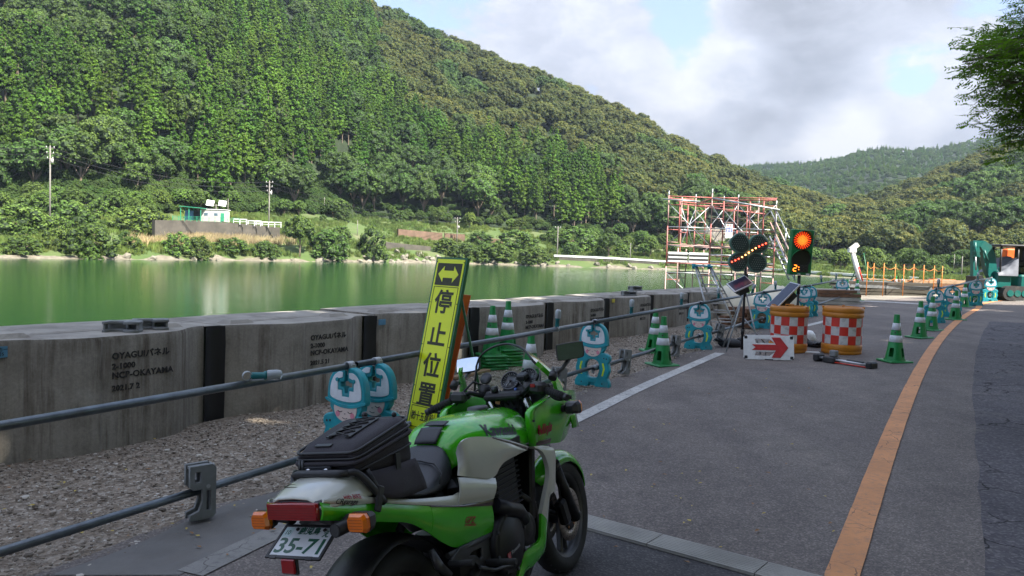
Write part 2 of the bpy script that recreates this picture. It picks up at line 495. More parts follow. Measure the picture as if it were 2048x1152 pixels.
def line_mat(name, col, wear=0.5):
    m, nt, b = node_mat(name)
    n = noise_w(nt, 22, 9, 0.8, dist=0.3)
    f = mathn(nt, 'MULTIPLY', ramp(nt, n, [(0.50, (0, 0, 0)), (0.62, (1, 1, 1))]), wear)
    c = mixc(nt, f, ramp(nt, noise_w(nt, 3, 4), [(0.3, tuple(k * .82 for k in col)), (0.7, tuple(min(1, k * 1.1) for k in col))]), (0.13, 0.12, 0.115))
    v = nt.nodes.new('ShaderNodeTexVoronoi'); v.inputs['Scale'].default_value = 110
    nt.links.new(worldpos(nt), v.inputs['Vector'])
    # cracks running through the paint
    wn = nt.nodes.new('ShaderNodeTexNoise'); wn.inputs['Scale'].default_value = 9; nt.links.new(worldpos(nt), wn.inputs['Vector'])
    wp = nt.nodes.new('ShaderNodeVectorMath'); wp.operation = 'MULTIPLY_ADD'
    nt.links.new(wn.outputs['Color'], wp.inputs[0]); wp.inputs[1].default_value = (0.12, 0.12, 0.12); nt.links.new(worldpos(nt), wp.inputs[2])
    vc = nt.nodes.new('ShaderNodeTexVoronoi'); vc.feature = 'DISTANCE_TO_EDGE'; vc.inputs['Scale'].default_value = 5
    nt.links.new(wp.outputs[0], vc.inputs['Vector'])
    ck = mathn(nt, 'MULTIPLY', ramp(nt, vc.outputs['Distance'], [(0.004, (1, 1, 1)), (0.02, (0, 0, 0))]), ramp(nt, noise_w(nt, 1.7, 2), [(0.52, (0, 0, 0)), (0.58, (1, 1, 1))]))
    c = mixc(nt, mathn(nt, 'MULTIPLY', ck, 0.8), c, (0.05, 0.04, 0.035))
    nt.links.new(c, b.inputs['Base Color']); b.inputs['Roughness'].default_value = 0.7
    bump(nt, b, v.outputs['Distance'], 0.35, 0.004)
    return m
m_white_line = line_mat('worn_white_paint', (0.50, 0.49, 0.46), 0.85)
m_orange_line = line_mat('orange_road_paint', (0.62, 0.27, 0.10), 0.38)

def sheet(name, pts, dz, mat, jit=0.0, parent=None, seg=0.25):
    """flat polygon on the ground; edges optionally ragged"""
    out = []
    n = len(pts)
    for i in range(n):
        a, b = Vector((*pts[i][:2], 0)), Vector((*pts[(i + 1) % n][:2], 0))
        k = max(1, min(400, int((b - a).length / seg))) if jit > 0 else 1
        nr = (b - a).normalized().cross(Vector((0, 0, 1)))
        for j in range(k):
            p = a.lerp(b, j / k)
            if jit > 0: p += nr * (noise.noise(p * 1.3) * jit + noise.noise(p * 5.1) * jit * 0.5)
            out.append((p.x, p.y, gz(p.x) + dz))
    mb = MB(); mb.add(out, [tuple(range(len(out)))])
    o = mb.build(name, mat, parent, clean=False)
    bm = bmesh.new(); bm.from_mesh(o.data)
    bmesh.ops.triangulate(bm, faces=bm.faces)
    for f in bm.faces:
        if f.normal.z < 0: f.normal_flip()
    bm.to_mesh(o.data); bm.free()
    return tag(o, kind='structure')
def ribbon(name, ctr, w, dz, mat, k=6):
    c = catmull([Vector((p[0], p[1], 0)) for p in ctr], k)
    vs = []
    for i, p in enumerate(c):
        d = (c[min(i + 1, len(c) - 1)] - c[max(i - 1, 0)]).normalized(); nr = Vector((d.y, -d.x, 0))
        for s_ in (-1, 1):
            q = p + nr * s_ * (w / 2 + 0.004 * noise.noise(p * 9 + Vector((s_, 0, 0))))
            vs.append((q.x, q.y, gz(q.x) + dz))
    mb = MB(); mb.add(vs, [(2 * i, 2 * i + 1, 2 * i + 3, 2 * i + 2) for i in range(len(c) - 1)])
    return tag(mb.build(name, mat), kind='structure')

# land: gravel base with a bank dropping to the river
edge = [(-14, -18), (-10.6, -6.5), (-4.85, 3.9), (3.9, 18.1), (5.9, 21.5), (9.6, 24.6), (12.3, 29), (14.6, 31), (19, 33), (30, 37.5), (45, 45), (90, 62), (90, -18)]
def build_land():
    vs = [(x, y, gz(x)) for x, y in edge]
    low = []
    for i, (x, y) in enumerate(edge):
        a = Vector((*edge[i - 1], 0)); b = Vector((*edge[(i + 1) % len(edge)], 0)); d = (b - a).normalized()
        nr = Vector((-d.y, d.x, 0)); low.append((x + nr.x * 1.2, y + nr.y * 1.2, -3.0))
    n = len(edge)
    mb = MB(); mb.add(vs + low, [tuple(range(n - 1, -1, -1))] + [(i, (i + 1) % n, n + (i + 1) % n, n + i) for i in range(n)])
    o = mb.build('ground', m_gravel)
    bm = bmesh.new(); bm.from_mesh(o.data); bmesh.ops.triangulate(bm, faces=bm.faces); bm.to_mesh(o.data); bm.free()
    tag(o, kind='structure')
build_land()
road = [(-5.6, -3), (-3.9, 1.3), (-2.9, 2.9)] + [tuple(G(*p)[:2]) for p in ((298, 1076), (367, 1052), (427, 1017), (497, 997), (596, 972))]
road += [(pipe_pt(y).x + 0.05, y) for y in (6.2, 8, 10.5, 13, 16, 19)] + [(10.6, 23.6), (14.5, 27.5), (22, 30.5), (32, 35.5), (60, 46), (88, 54), (88, -17), (-9, -17)]
sheet('road', road, 0.004, m_asph, 0.10)
_op = [G(*p) for p in ((1688, 1149), (1724, 1046), (1759, 949), (1789, 858), (1814, 780), (1834, 750), (1872, 690), (1905, 655), (1945, 625), (1990, 602), (2040, 590))]
_cf = np.polyfit([p.y for p in _op], [p.x for p in _op], 3)
orange = [(float(np.polyval(_cf, y)) , y) for y in (3.0, 3.8, 4.6, 5.4, 6.4, 7.6, 9, 10.6, 12.6, 15, 18, 21.5, 25)]
_s0 = (orange[1][0] - orange[0][0]) / .8
orange = [(orange[0][0] - _s0 * 6.5, -3.5), (orange[0][0] - _s0 * 3.0, 0.0)] + orange + [(24.0, 31.5)]
ribbon('orange_centre_line', orange, 0.155, 0.012, m_orange_line)
off = lambda pts, d: [tuple((Vector((*p, 0)) + Vector(((Vector((*pts[min(i + 1, len(pts) - 1)], 0)) - Vector((*pts[max(i - 1, 0)], 0))).normalized().y, -(Vector((*pts[min(i + 1, len(pts) - 1)], 0)) - Vector((*pts[max(i - 1, 0)], 0))).normalized().x, 0)) * d)[:2]) for i, p in enumerate(pts)]
oc = [p for p in orange[:-1]]
rl = off(oc, 0.62)[:13]; rr = off(oc, 4.6)[:13]
sheet('coarse_asphalt_lane', rl + rr[::-1], 0.008, m_old, 0.025)
wl = [tuple(G(*p)[:2]) for p in ((380, 1150), (520, 1082), (640, 1028))] + [tuple(G(*p)[:2]) for p in ((1105, 860), (1160, 836), (1300, 768), (1440, 707))]
ribbon('pale_concrete_strip', wl[:3] + [tuple(G(830, 960)[:2])], 0.17, 0.0105, line_mat('dull_worn_paint', (0.22, 0.21, 0.19), 0.8))
ribbon('white_edge_line', [tuple(G(900, 945)[:2])] + wl[3:], 0.16, 0.010, m_white_line)
ribbon('white_edge_line.001', [tuple(G(*p)[:2]) for p in ((1600, 655), (1650, 643), (1712, 626))], 0.16, 0.010, m_white_line)
ribbon('white_stop_line', [tuple(G(*p)[:2]) for p in ((1640, 600), (1760, 604), (1850, 609))], 0.5, 0.010, m_white_line)
ribbon('white_road_line', [tuple(G(*p)[:2]) for p in ((1985, 597), (2048, 603))], 0.5, 0.010, m_white_line)
# darker newer asphalt in front of the grooved concrete strip
A0, A1 = G(1172, 1050), G(1560, 1156)
sd_ = (A1 - A0).normalized()
c0, c1 = A0 - sd_ * 0.75, A1 + sd_ * 0.9
sheet('asphalt_patch', [tuple(c0[:2]), tuple(c1[:2]), (c1.x - 0.5, -2.0), (-1.2, -2.0)], 0.008, m_patch, 0.0)
m_conc_road = M('road_concrete', (0.30, 0.29, 0.26), 0.9, var=0.25, scale=3, bmp=0.4, bscale=90, dirt=0.6)
def drain():
    t = thing('drain_cover', 'grooved pale concrete drain strip set across the asphalt by the front wheel', 'drain cover', (0, 0, 0))
    nr = Vector((-sd_.y, sd_.x, 0)); nr.normalize()
    if nr.y < 0: nr = -nr
    L = (c1 - c0).length; mb = MB(); k = 0
    u = 0
    while u < L:
        w = min(0.6, L - u)
        a = c0 + sd_ * (u + 0.003); b = c0 + sd_ * (u + w - 0.003)
        mb = MB()
        g = 9
        for j in range(g):
            o0 = -0.085 + j * 0.185 / g; o1 = o0 + 0.185 / g - 0.004
            q = [a + nr * o0, b + nr * o0, b + nr * o1, a + nr * o1]
            vs = [(p.x, p.y, gz(p.x) + 0.006) for p in q] + [(p.x, p.y, gz(p.x) + 0.026) for p in q]
            mb.add(vs, [(0, 1, 5, 4), (1, 2, 6, 5), (2, 3, 7, 6), (3, 0, 4, 7), (4, 5, 6, 7)])
        q = [a - nr * 0.09, b - nr * 0.09, b + nr * 0.105, a + nr * 0.105]
        mb.add([(p.x, p.y, gz(p.x) + 0.0145) for p in q], [(0, 1, 2, 3)])
        mb.build('cover_slab', m_conc_road, t)
        u += 0.6
drain()
# concrete apron beside the road edge, near left
sheet('concrete_apron', [tuple(G(*p)[:2]) for p in ((100, 1152), (300, 1085), (470, 1005), (620, 968), (900, 870), (880, 905), (640, 1000), (560, 1046), (360, 1152))], 0.0075, M('apron_concrete', (0.155, 0.148, 0.138), 0.9, var=0.2, scale=2.5, bmp=0.5, bscale=120, dirt=0.5), 0.05)

# ------------------------------------------------------------------ river
WZ = -2.0
def water_mat():
    m, nt, b = node_mat('green_river_water')
    n = noise_w(nt, 0.05, 5, 0.6)
    c = ramp(nt, n, [(0.3, (0.006, 0.038, 0.011)), (0.7, (0.011, 0.053, 0.014))])
    nt.links.new(c, b.inputs['Base Color'])
    b.inputs['Roughness'].default_value = 0.10
    b.inputs['IOR'].default_value = 1.33
    b.inputs['Specular IOR Level'].default_value = 0.32
    a = noise_w(nt, 3.0, 5, 0.6, (1, 0.6, 1)); c2 = noise_w(nt, 0.35, 4, 0.5, (1, 0.7, 1))
    h = mathn(nt, 'ADD', a, mathn(nt, 'MULTIPLY', c2, 1.6))
    bump(nt, b, h, 0.5, 0.02)
    return m
mb = MB(); mb.add([(-700, -60, WZ), (700, -60, WZ), (900, 900, WZ), (-900, 900, WZ)], [(0, 1, 2, 3)])
tag(mb.build('river', water_mat(), clean=False), kind='structure')

# ------------------------------------------------------------------ far bank and hills, columns of constant bearing t = x / y
def interp(tab, px):
    for (a, va), (b, vb) in zip(tab, tab[1:]):
        if px <= b: return va + (vb - va) * max(0, (px - a)) / (b - a)
    return tab[-1][1]
def z_at(px, py, Y): return P(px, py, Y).z
SHORE = [(-700, 95), (0, 128), (200, 140), (600, 178), (780, 205), (1000, 222), (1340, 226), (1500, 218), (1700, 190), (1900, 165), (2400, 140)]
FOOT_Y = [(-700, 150), (0, 185), (300, 195), (600, 232), (780, 260), (1000, 275), (1340, 275), (1500, 268), (1700, 262), (1900, 240), (2400, 215)]
FOOT_PX = [(-700, 440), (0, 418), (300, 425), (600, 425), (700, 432), (1000, 455), (1340, 492), (1500, 512), (1700, 530), (2400, 552)]
SKY1 = [(-700, -760), (0, -330), (400, -200), (600, -90), (730, 2), (860, 62), (1000, 118), (1100, 158), (1200, 203), (1280, 238), (1340, 278), (1400, 305), (1480, 338), (1560, 372), (1640, 398), (1740, 436), (1850, 500)]
RIDGE_Y = [(-700, 470), (0, 520), (600, 520), (1000, 500), (1340, 480), (1600, 470), (1850, 400)]
SKY2 = [(1240, 400), (1440, 342), (1500, 336), (1560, 333), (1620, 328), (1660, 322), (1700, 308), (1745, 300), (1800, 303), (1860, 300), (1900, 290), (1950, 281), (2048, 268), (2200, 240), (2500, 230)]
SKY3 = [(1560, 470), (1640, 428), (1700, 408), (1760, 392), (1820, 372), (1900, 338), (1960, 312), (2048, 282), (2200, 210), (2500, 120)]
TREE_H = 11.0
def foot(px):
    Y = interp(FOOT_Y, px); return Y, z_at(px, interp(FOOT_PX, px), Y)
def hill_z(px, Y, sky, ridge, f0):
    Yf, zf = f0; Yr = ridge; zr = z_at(px, sky, Yr) - TREE_H
    s_ = (Y - Yf) / (Yr - Yf)
    t = (px - CX) / FPX
    w = noise.noise(Vector((t * Y * 0.012, Y * 0.012, 0.3))) * 9 + noise.noise(Vector((t * Y * 0.04, Y * 0.04, 1.3))) * 3
    if s_ <= 1:
        s_ = max(s_, 0); return zf + (zr - zf) * (s_ ** 0.92) + w * math.sin(PI * s_)
    return zr - (s_ - 1) * (Yr - Yf) * 0.35
def h1(px, Y): return hill_z(px, Y, interp(SKY1, px), interp(RIDGE_Y, px), foot(px))
def h3(px, Y):
    Yf, zf = foot(px); return hill_z(px, Y, interp(SKY3, px) - 12, 470.0, (Yf, zf))
def h2(px, Y):
    return hill_z(px, Y, interp(SKY2, px) - 12, 1250.0 + 150 * math.sin(px * 0.006), (560.0, 20.0)) + 0
def bank_z(px, Y):
    Ys = interp(SHORE, px); Yf, zf = foot(px)
    s_ = (Y - Ys) / (Yf - Ys)
    if s_ < 0: return WZ + s_ * 14
    t = (px - CX) / FPX; q = Vector((t * Y * .07, Y * .07, 4.0))
    st = 0.16 * min(1, s_ * 9) + 0.84 * (s_ ** 1.15)
    return WZ + (zf - WZ) * st + noise.noise(q) * 1.4 * math.sin(PI * min(1, s_)) + 0.35 * noise.noise(q * 5) * min(1, s_ * 6)
def terrain(name, fn, pxs, Yfn, mat, back=60):
    vs, fs = [], []
    cols = len(pxs)
    for i, px in enumerate(pxs):
        Ya, Yb, n = Yfn(px)
        for j in range(n + 1):
            Y = Ya + (Yb - Ya) * j / n; vs.append(((px - CX) / FPX * Y, Y, fn(px, Y)))
    n += 1
    for i in range(cols - 1):
        for j in range(n - 1): fs.append((i * n + j, (i + 1) * n + j, (i + 1) * n + j + 1, i * n + j + 1))
    mb = MB(); mb.sm = True; mb.add(vs, fs)
    return tag(mb.build(name, mat, clean=False), kind='structure')
def ground_mat(name, stops, scale, bm_=0.5):
    m, nt, b = node_mat(name)
    n = noise_w(nt, scale, 9, 0.7, dist=0.3)
    c = ramp(nt, n, stops)
    nt.links.new(c, b.inputs['Base Color']); b.inputs['Roughness'].default_value = 0.95
    bump(nt, b, noise_w(nt, scale * 6, 6, 0.7), bm_, 0.3)
    return m
m_forest_floor = ground_mat('forest_floor', [(0.3, (0.010, 0.018, 0.006)), (0.7, (0.025, 0.045, 0.012))], 0.15)
m_bank = ground_mat('grassy_bank', [(0.30, (0.04, 0.075, 0.018)), (0.48, (0.070, 0.11, 0.026)), (0.60, (0.10, 0.12, 0.045)), (0.74, (0.16, 0.14, 0.085))], 0.09)
m_shore = ground_mat('stony_shore', [(0.3, (0.10, 0.088, 0.060)), (0.5, (0.17, 0.15, 0.11)), (0.7, (0.27, 0.24, 0.18))], 0.8)
pxs1 = list(range(-700, 1900, 20))
terrain('river_bank', bank_z, list(range(-700, 2420, 16)), lambda px: (interp(SHORE, px) - 3, foot(px)[0] + 4, 40), m_bank)
terrain('stony_shore', lambda px, Y: bank_z(px, Y) + 0.12 + 0.15 * noise.noise(Vector(((px - CX) / FPX * Y * .9, Y * .9, 0))), list(range(-700, 2420, 6)), lambda px: (interp(SHORE, px) - 1.5, interp(SHORE, px) + 0.9 + 2.2 * noise.noise(Vector((px * .02, 7, 0))), 5), m_shore)
terrain('hillside', h1, pxs1, lambda px: (foot(px)[0] - 1, interp(RIDGE_Y, px) + 60, 44), m_forest_floor)
terrain('hillside.001', h3, list(range(1560, 2520, 24)), lambda px: (foot(px)[0] - 1, 540.0, 30), m_forest_floor)
terrain('distant_hills', h2, list(range(1200, 2540, 20)), lambda px: (560.0, 1500.0, 44), m_forest_floor)
# slope beside the road, right of and behind the camera
rs = off(oc, 4.75)
def slope():
    pts = [(3.0, -17)] + rs[1:] + [(34, 30), (60, 40)]
    pts = [(4.4, -17), (4.9, -3.0)] + rs[3:] + [(34, 30.5), (80, 44)]
    pts = off(pts, 0.0)
    out2 = off(pts, 16.0)
    k = 8; vs = []
    for i in range(len(pts)):
        for j in range(k + 1):
            s_ = j / k; x = pts[i][0] + (out2[i][0] - pts[i][0]) * s_; y = pts[i][1] + (out2[i][1] - pts[i][1]) * s_
            vs.append((x, y, gz(pts[i][0]) - 0.05 + 9 * s_ + 0.5 * noise.noise(Vector((x * .5, y * .5, 0))) * min(1, s_ * 4)))
    fs = [(i * (k + 1) + j, (i + 1) * (k + 1) + j, (i + 1) * (k + 1) + j + 1, i * (k + 1) + j + 1) for i in range(len(pts) - 1) for j in range(k)]
    mb = MB(); mb.sm = True; mb.add(vs, fs); tag(mb.build('roadside_slope', m_bank, clean=False), kind='structure')
slope()

# ------------------------------------------------------------------ vegetation
def leaf_mat(name, lo, mid, hi, transl=0.35, objvar=0.35, nscale=0.6):
    m, nt, b = node_mat(name)
    oi = nt.nodes.new('ShaderNodeObjectInfo')
    n = noise_node(nt, nscale, 4, 0.7)
    c = ramp(nt, n, [(0.30, lo), (0.52, mid), (0.72, hi)])
    nl = nt.nodes.new('ShaderNodeTexNoise'); nl.inputs['Scale'].default_value = .018; nl.inputs['Detail'].default_value = 4; nt.links.new(oi.outputs['Location'], nl.inputs['Vector'])
    c = mixc(nt, 1.0, c, ramp(nt, nl.outputs['Fac'], [(.3, (.78, .84, .86)), (.5, (1, 1, 1)), (.7, (1.22, 1.14, .92))]), 'MULTIPLY')
    hs = nt.nodes.new('ShaderNodeHueSaturation')
    mr = nt.nodes.new('ShaderNodeMapRange'); nt.links.new(oi.outputs['Random'], mr.inputs[0])
    mr.inputs[3].default_value = 1 - objvar; mr.inputs[4].default_value = 1 + objvar
    nt.links.new(mr.outputs[0], hs.inputs['Value'])
    mr2 = nt.nodes.new('ShaderNodeMapRange'); nt.links.new(mathn(nt, 'FRACT', mathn(nt, 'MULTIPLY', oi.outputs['Random'], 17.3)), mr2.inputs[0])
    mr2.inputs[3].default_value = 0.482; mr2.inputs[4].default_value = 0.515
    nt.links.new(mr2.outputs[0], hs.inputs['Hue'])
    nt.links.new(c, hs.inputs['Color'])
    nt.links.new(hs.outputs[0], b.inputs['Base Color'])
    b.inputs['Roughness'].default_value = 0.6; b.inputs['Specular IOR Level'].default_value = 0.25
    tr = nt.nodes.new('ShaderNodeBsdfTranslucent'); nt.links.new(hs.outputs[0], tr.inputs[0])
    mx = nt.nodes.new('ShaderNodeMixShader'); mx.inputs[0].default_value = transl
    nt.links.new(b.outputs[0], mx.inputs[1]); nt.links.new(tr.outputs[0], mx.inputs[2])
    nt.links.new(mx.outputs[0], nt.nodes['Material Output'].inputs[0])
    return m
m_cedar = leaf_mat('cedar_needles', (0.045, 0.105, 0.010), (0.082, 0.170, 0.014), (0.125, 0.235, 0.020), 0.28, 0.34, 0.35)
m_broad = leaf_mat('broadleaf_green', (0.048, 0.094, 0.020), (0.080, 0.145, 0.028), (0.110, 0.185, 0.036), 0.32, 0.32, 0.3)
m_olive = leaf_mat('broadleaf_olive', (0.068, 0.086, 0.018), (0.112, 0.128, 0.026), (0.155, 0.160, 0.040), 0.30, 0.32, 0.3)
m_bush = leaf_mat('bush_leaves', (0.065, 0.12, 0.020), (0.11, 0.185, 0.034), (0.16, 0.24, 0.050), 0.3, 0.35, 0.5)
m_near = leaf_mat('fine_leaves', (0.10, 0.22, 0.012), (0.17, 0.33, 0.020), (0.25, 0.42, 0.035), 0.5, 0.15, 1.2)
m_inner = M('inner_foliage_shade', (0.022, 0.042, 0.010), 0.9, var=0.3, scale=1)  # darkened colour paints the shade in the gaps between leaf clumps
m_bark = M('bark', (0.16, 0.12, 0.085), 0.9, var=0.3, scale=3, bmp=0.6, bscale=14)
ICO = None
def ico1():
    bm = bmesh.new(); bmesh.ops.create_icosphere(bm, subdivisions=1, radius=1)
    v = [tuple(x.co) for x in bm.verts]; f = [tuple(y.index for y in x.verts) for x in bm.faces]; bm.free(); return v, f
ICOV, ICOF = ico1()
def leafquads(vs, fs, c, rad, n, size, r, up=0.25, squash=0.8):
    for _ in range(n):
        d = Vector((r.gauss(0, 1), r.gauss(0, 1), r.gauss(0, 1) + up)).normalized()
        if d.z < -0.5: d.z = -d.z
        p = c + Vector((d.x * rad, d.y * rad, d.z * rad * squash)) * r.uniform(0.75, 1.12)
        nrm = (d + Vector((r.gauss(0, .24), r.gauss(0, .24), r.gauss(0, .24) + 0.22))).normalized()
        a = nrm.orthogonal().normalized(); a = Matrix.Rotation(r.uniform(0, 2 * PI), 3, nrm) @ a; b = nrm.cross(a)
        s_ = size * r.uniform(0.6, 1.3)
        o = len(vs)
        vs += [p + a * s_, p + b * s_ * .62, p - a * s_ * .9 - nrm * s_ * .25, p - b * s_ * .62]
        fs.append((o, o + 1, o + 2, o + 3))
def tree_meshes(name, clumps, trunk, leafm, lsize, per, seed, squash=0.8, inner=0.72):
    """crown mesh + trunk mesh from a list of clumps (centre, radius)"""
    r = random.Random(seed)
    mb = MB(); vs, fs = [], []
    for c, rad in clumps: leafquads(vs, fs, c, rad, max(6, int(per * rad)), lsize, r, squash=squash)
    mb.m = 0; mb.add(vs, fs)
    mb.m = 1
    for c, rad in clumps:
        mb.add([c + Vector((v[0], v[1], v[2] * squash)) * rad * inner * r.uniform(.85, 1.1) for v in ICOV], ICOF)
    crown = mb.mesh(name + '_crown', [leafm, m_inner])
    mb = MB()
    for p in trunk: mb.path(p[0], p[1], p[2])
    return crown, mb.mesh(name + '_trunk', [m_bark])
def cedar_mesh(seed, H=20.0, R=2.6, bare=0.20, per=34):
    r = random.Random(seed); cl = []
    z = H * bare
    while z < H * 0.97:
        s_ = (z / H - bare) / (1 - bare); rr = R * (1 - s_) ** 1.0 * (0.6 + 0.4 * min(1, s_ * 5)) + 0.12
        n = max(2, int(rr * 2.6))
        a0 = r.uniform(0, 6)
        for i in range(n):
            a = a0 + 2 * PI * i / n + r.gauss(0, .25); q = rr * r.uniform(.68, 1.12)
            cl.append((Vector((math.cos(a) * q, math.sin(a) * q, z + r.gauss(0, .3) - 0.12 * q)), 0.30 + 0.80 * rr / R * r.uniform(.6, 1.35)))
        z += (0.75 + 0.9 * rr / R) * r.uniform(.85, 1.2)
    cl.append((Vector((0, 0, H * 0.95)), 0.45)); cl.append((Vector((0, 0, H * 0.985)), 0.28))
    # inner core
    for k in range(7): cl.append((Vector((0, 0, H * (bare + .05) + k * H * (1 - bare) / 8)), R * .55 * (1 - k / 8.0)))
    return tree_meshes('cedar', cl, [([(0, 0, -2), (0, 0, H * .5), (0, 0, H * .95)], [.26, .17, .04], 6)], m_cedar, 0.29, 56, seed, squash=.85, inner=.78)
def broad_mesh(seed, leafm, H=12.0, R=5.0, per=30, lsize=0.33, low=0.30, n=46, crad=(.9, 1.7)):
    r = random.Random(seed); cl = []
    zc = H * (0.5 + low * .5)
    lob = [(r.uniform(0, 2 * PI), r.uniform(.75, 1.15)) for _ in range(5)]
    for i in range(n):
        u = (i + .5) / n; cosz = 1 - u * 1.45; a = i * 2.39996 + r.gauss(0, .2)
        sz = math.sqrt(max(0, 1 - cosz * cosz)); k = 1 + 0.16 * math.cos(2 * (a - lob[0][0])) + 0.12 * math.cos(3 * (a - lob[1][0]))
        q = R * sz * k * r.uniform(.72, 1.0); z = zc + cosz * (H - zc) * r.uniform(.8, 1.02)
        cl.append((Vector((math.cos(a) * q, math.sin(a) * q, z)), r.uniform(*crad) * R / 5))
    cl.append((Vector((0, 0, zc)), R * .55)); cl.append((Vector((0, 0, zc - R * .2)), R * .5))
    tr = [([(0, 0, -2), (.1, .1, H * .3), (0, .2, zc)], [.32 * R / 5, .24 * R / 5, .12 * R / 5], 7)]
    for k in range(4):
        a = k * 1.6 + r.random(); q = R * .6
        tr.append(([(0, 0, H * .22), (math.cos(a) * q * .5, math.sin(a) * q * .5, H * .45), (math.cos(a) * q, math.sin(a) * q, zc + R * .2)], [.16 * R / 5, .1 * R / 5, .04 * R / 5], 5))
    return tree_meshes('broadleaf', cl, tr, leafm, lsize * R / 5, per * 5 / R * 1.0, seed, squash=.82)
cedars = [cedar_mesh(11 + i, H=17 + 1.5 * (i % 4), R=3.5 + .22 * (i % 5), bare=(.26, .34, .2, .3, .36, .24)[i]) for i in range(6)]
broads = [broad_mesh(40 + i, m_broad) for i in range(4)]
olives = [broad_mesh(60 + i, m_olive, H=11) for i in range(3)]
banktrees = [broad_mesh(90 + i, m_bush, n=60, crad=(.8, 1.5)) for i in range(3)]
bushes = [broad_mesh(80 + i, m_bush, H=4.0, R=2.4, low=-.5, n=34, per=26, lsize=.36, crad=(1.0, 1.8)) for i in range(3)]
def plant(kind, name, meshes, loc, s_, rz, label, cat, group, trunk=True, wz=1.0):
    t = thing(name, label, cat, loc, rz, group)
    t.scale = (s_ * wz, s_ * wz, s_)
    link('crown', meshes[0], t)
    if trunk: link('trunk', meshes[1], t)
    return t
def gn_forest(name, label, pts, objs, kind='stuff'):
    """one object: instances of the given trees on many points"""
    me = bpy.data.meshes.new(name); me.from_pydata([p[0] for p in pts], [], [])
    at = me.attributes.new('rot', 'FLOAT', 'POINT'); at.data.foreach_set('value', [p[1] for p in pts])
    at = me.attributes.new('scl', 'FLOAT', 'POINT'); at.data.foreach_set('value', [p[2] for p in pts])
    at = me.attributes.new('idx', 'INT', 'POINT'); at.data.foreach_set('value', [p[3] for p in pts])
    o = link(name, me); tag(o, label, None, None, kind)
    ng = bpy.data.node_groups.new(name, 'GeometryNodeTree')
    ng.interface.new_socket('Geometry', in_out='INPUT', socket_type='NodeSocketGeometry')
    ng.interface.new_socket('Geometry', in_out='OUTPUT', socket_type='NodeSocketGeometry')
    N, L = ng.nodes, ng.links
    gi = N.new('NodeGroupInput'); go = N.new('NodeGroupOutput')
    ip = N.new('GeometryNodeInstanceOnPoints'); L.new(gi.outputs[0], ip.inputs['Points'])
    jn = N.new('GeometryNodeJoinGeometry')
    for ob in objs:
        k = N.new('GeometryNodeObjectInfo'); k.transform_space = 'ORIGINAL'; k.inputs['Object'].default_value = ob
        k.inputs['As Instance'].default_value = True; L.new(k.outputs['Geometry'], jn.inputs[0])
    L.new(jn.outputs[0], ip.inputs['Instance']); ip.inputs['Pick Instance'].default_value = True
    def na(nm, ty):
        a = N.new('GeometryNodeInputNamedAttribute'); a.data_type = ty; a.inputs[0].default_value = nm
        return [x for x in a.outputs if x.enabled and x.name == 'Attribute'][0] if any(x.enabled and x.name == 'Attribute' for x in a.outputs) else a.outputs[0]
    L.new(na('idx', 'INT'), ip.inputs['Instance Index'])
    cx = N.new('ShaderNodeCombineXYZ'); L.new(na('rot', 'FLOAT'), cx.inputs[2]); L.new(cx.outputs[0], ip.inputs['Rotation'])
    cs = N.new('ShaderNodeCombineXYZ'); sc = na('scl', 'FLOAT')
    for i in range(3): L.new(sc, cs.inputs[i])
    L.new(cs.outputs[0], ip.inputs['Scale'])
    L.new(ip.outputs[0], go.inputs[0])
    md = o.modifiers.new('scatter', 'NODES'); md.node_group = ng
    return o
def inside(p, poly):
    x, y = p; c = False; n = len(poly)
    for i in range(n):
        x1, y1 = poly[i]; x2, y2 = poly[(i + 1) % n]
        if (y1 > y) != (y2 > y) and x < (x2 - x1) * (y - y1) / (y2 - y1) + x1: c = not c
    return c
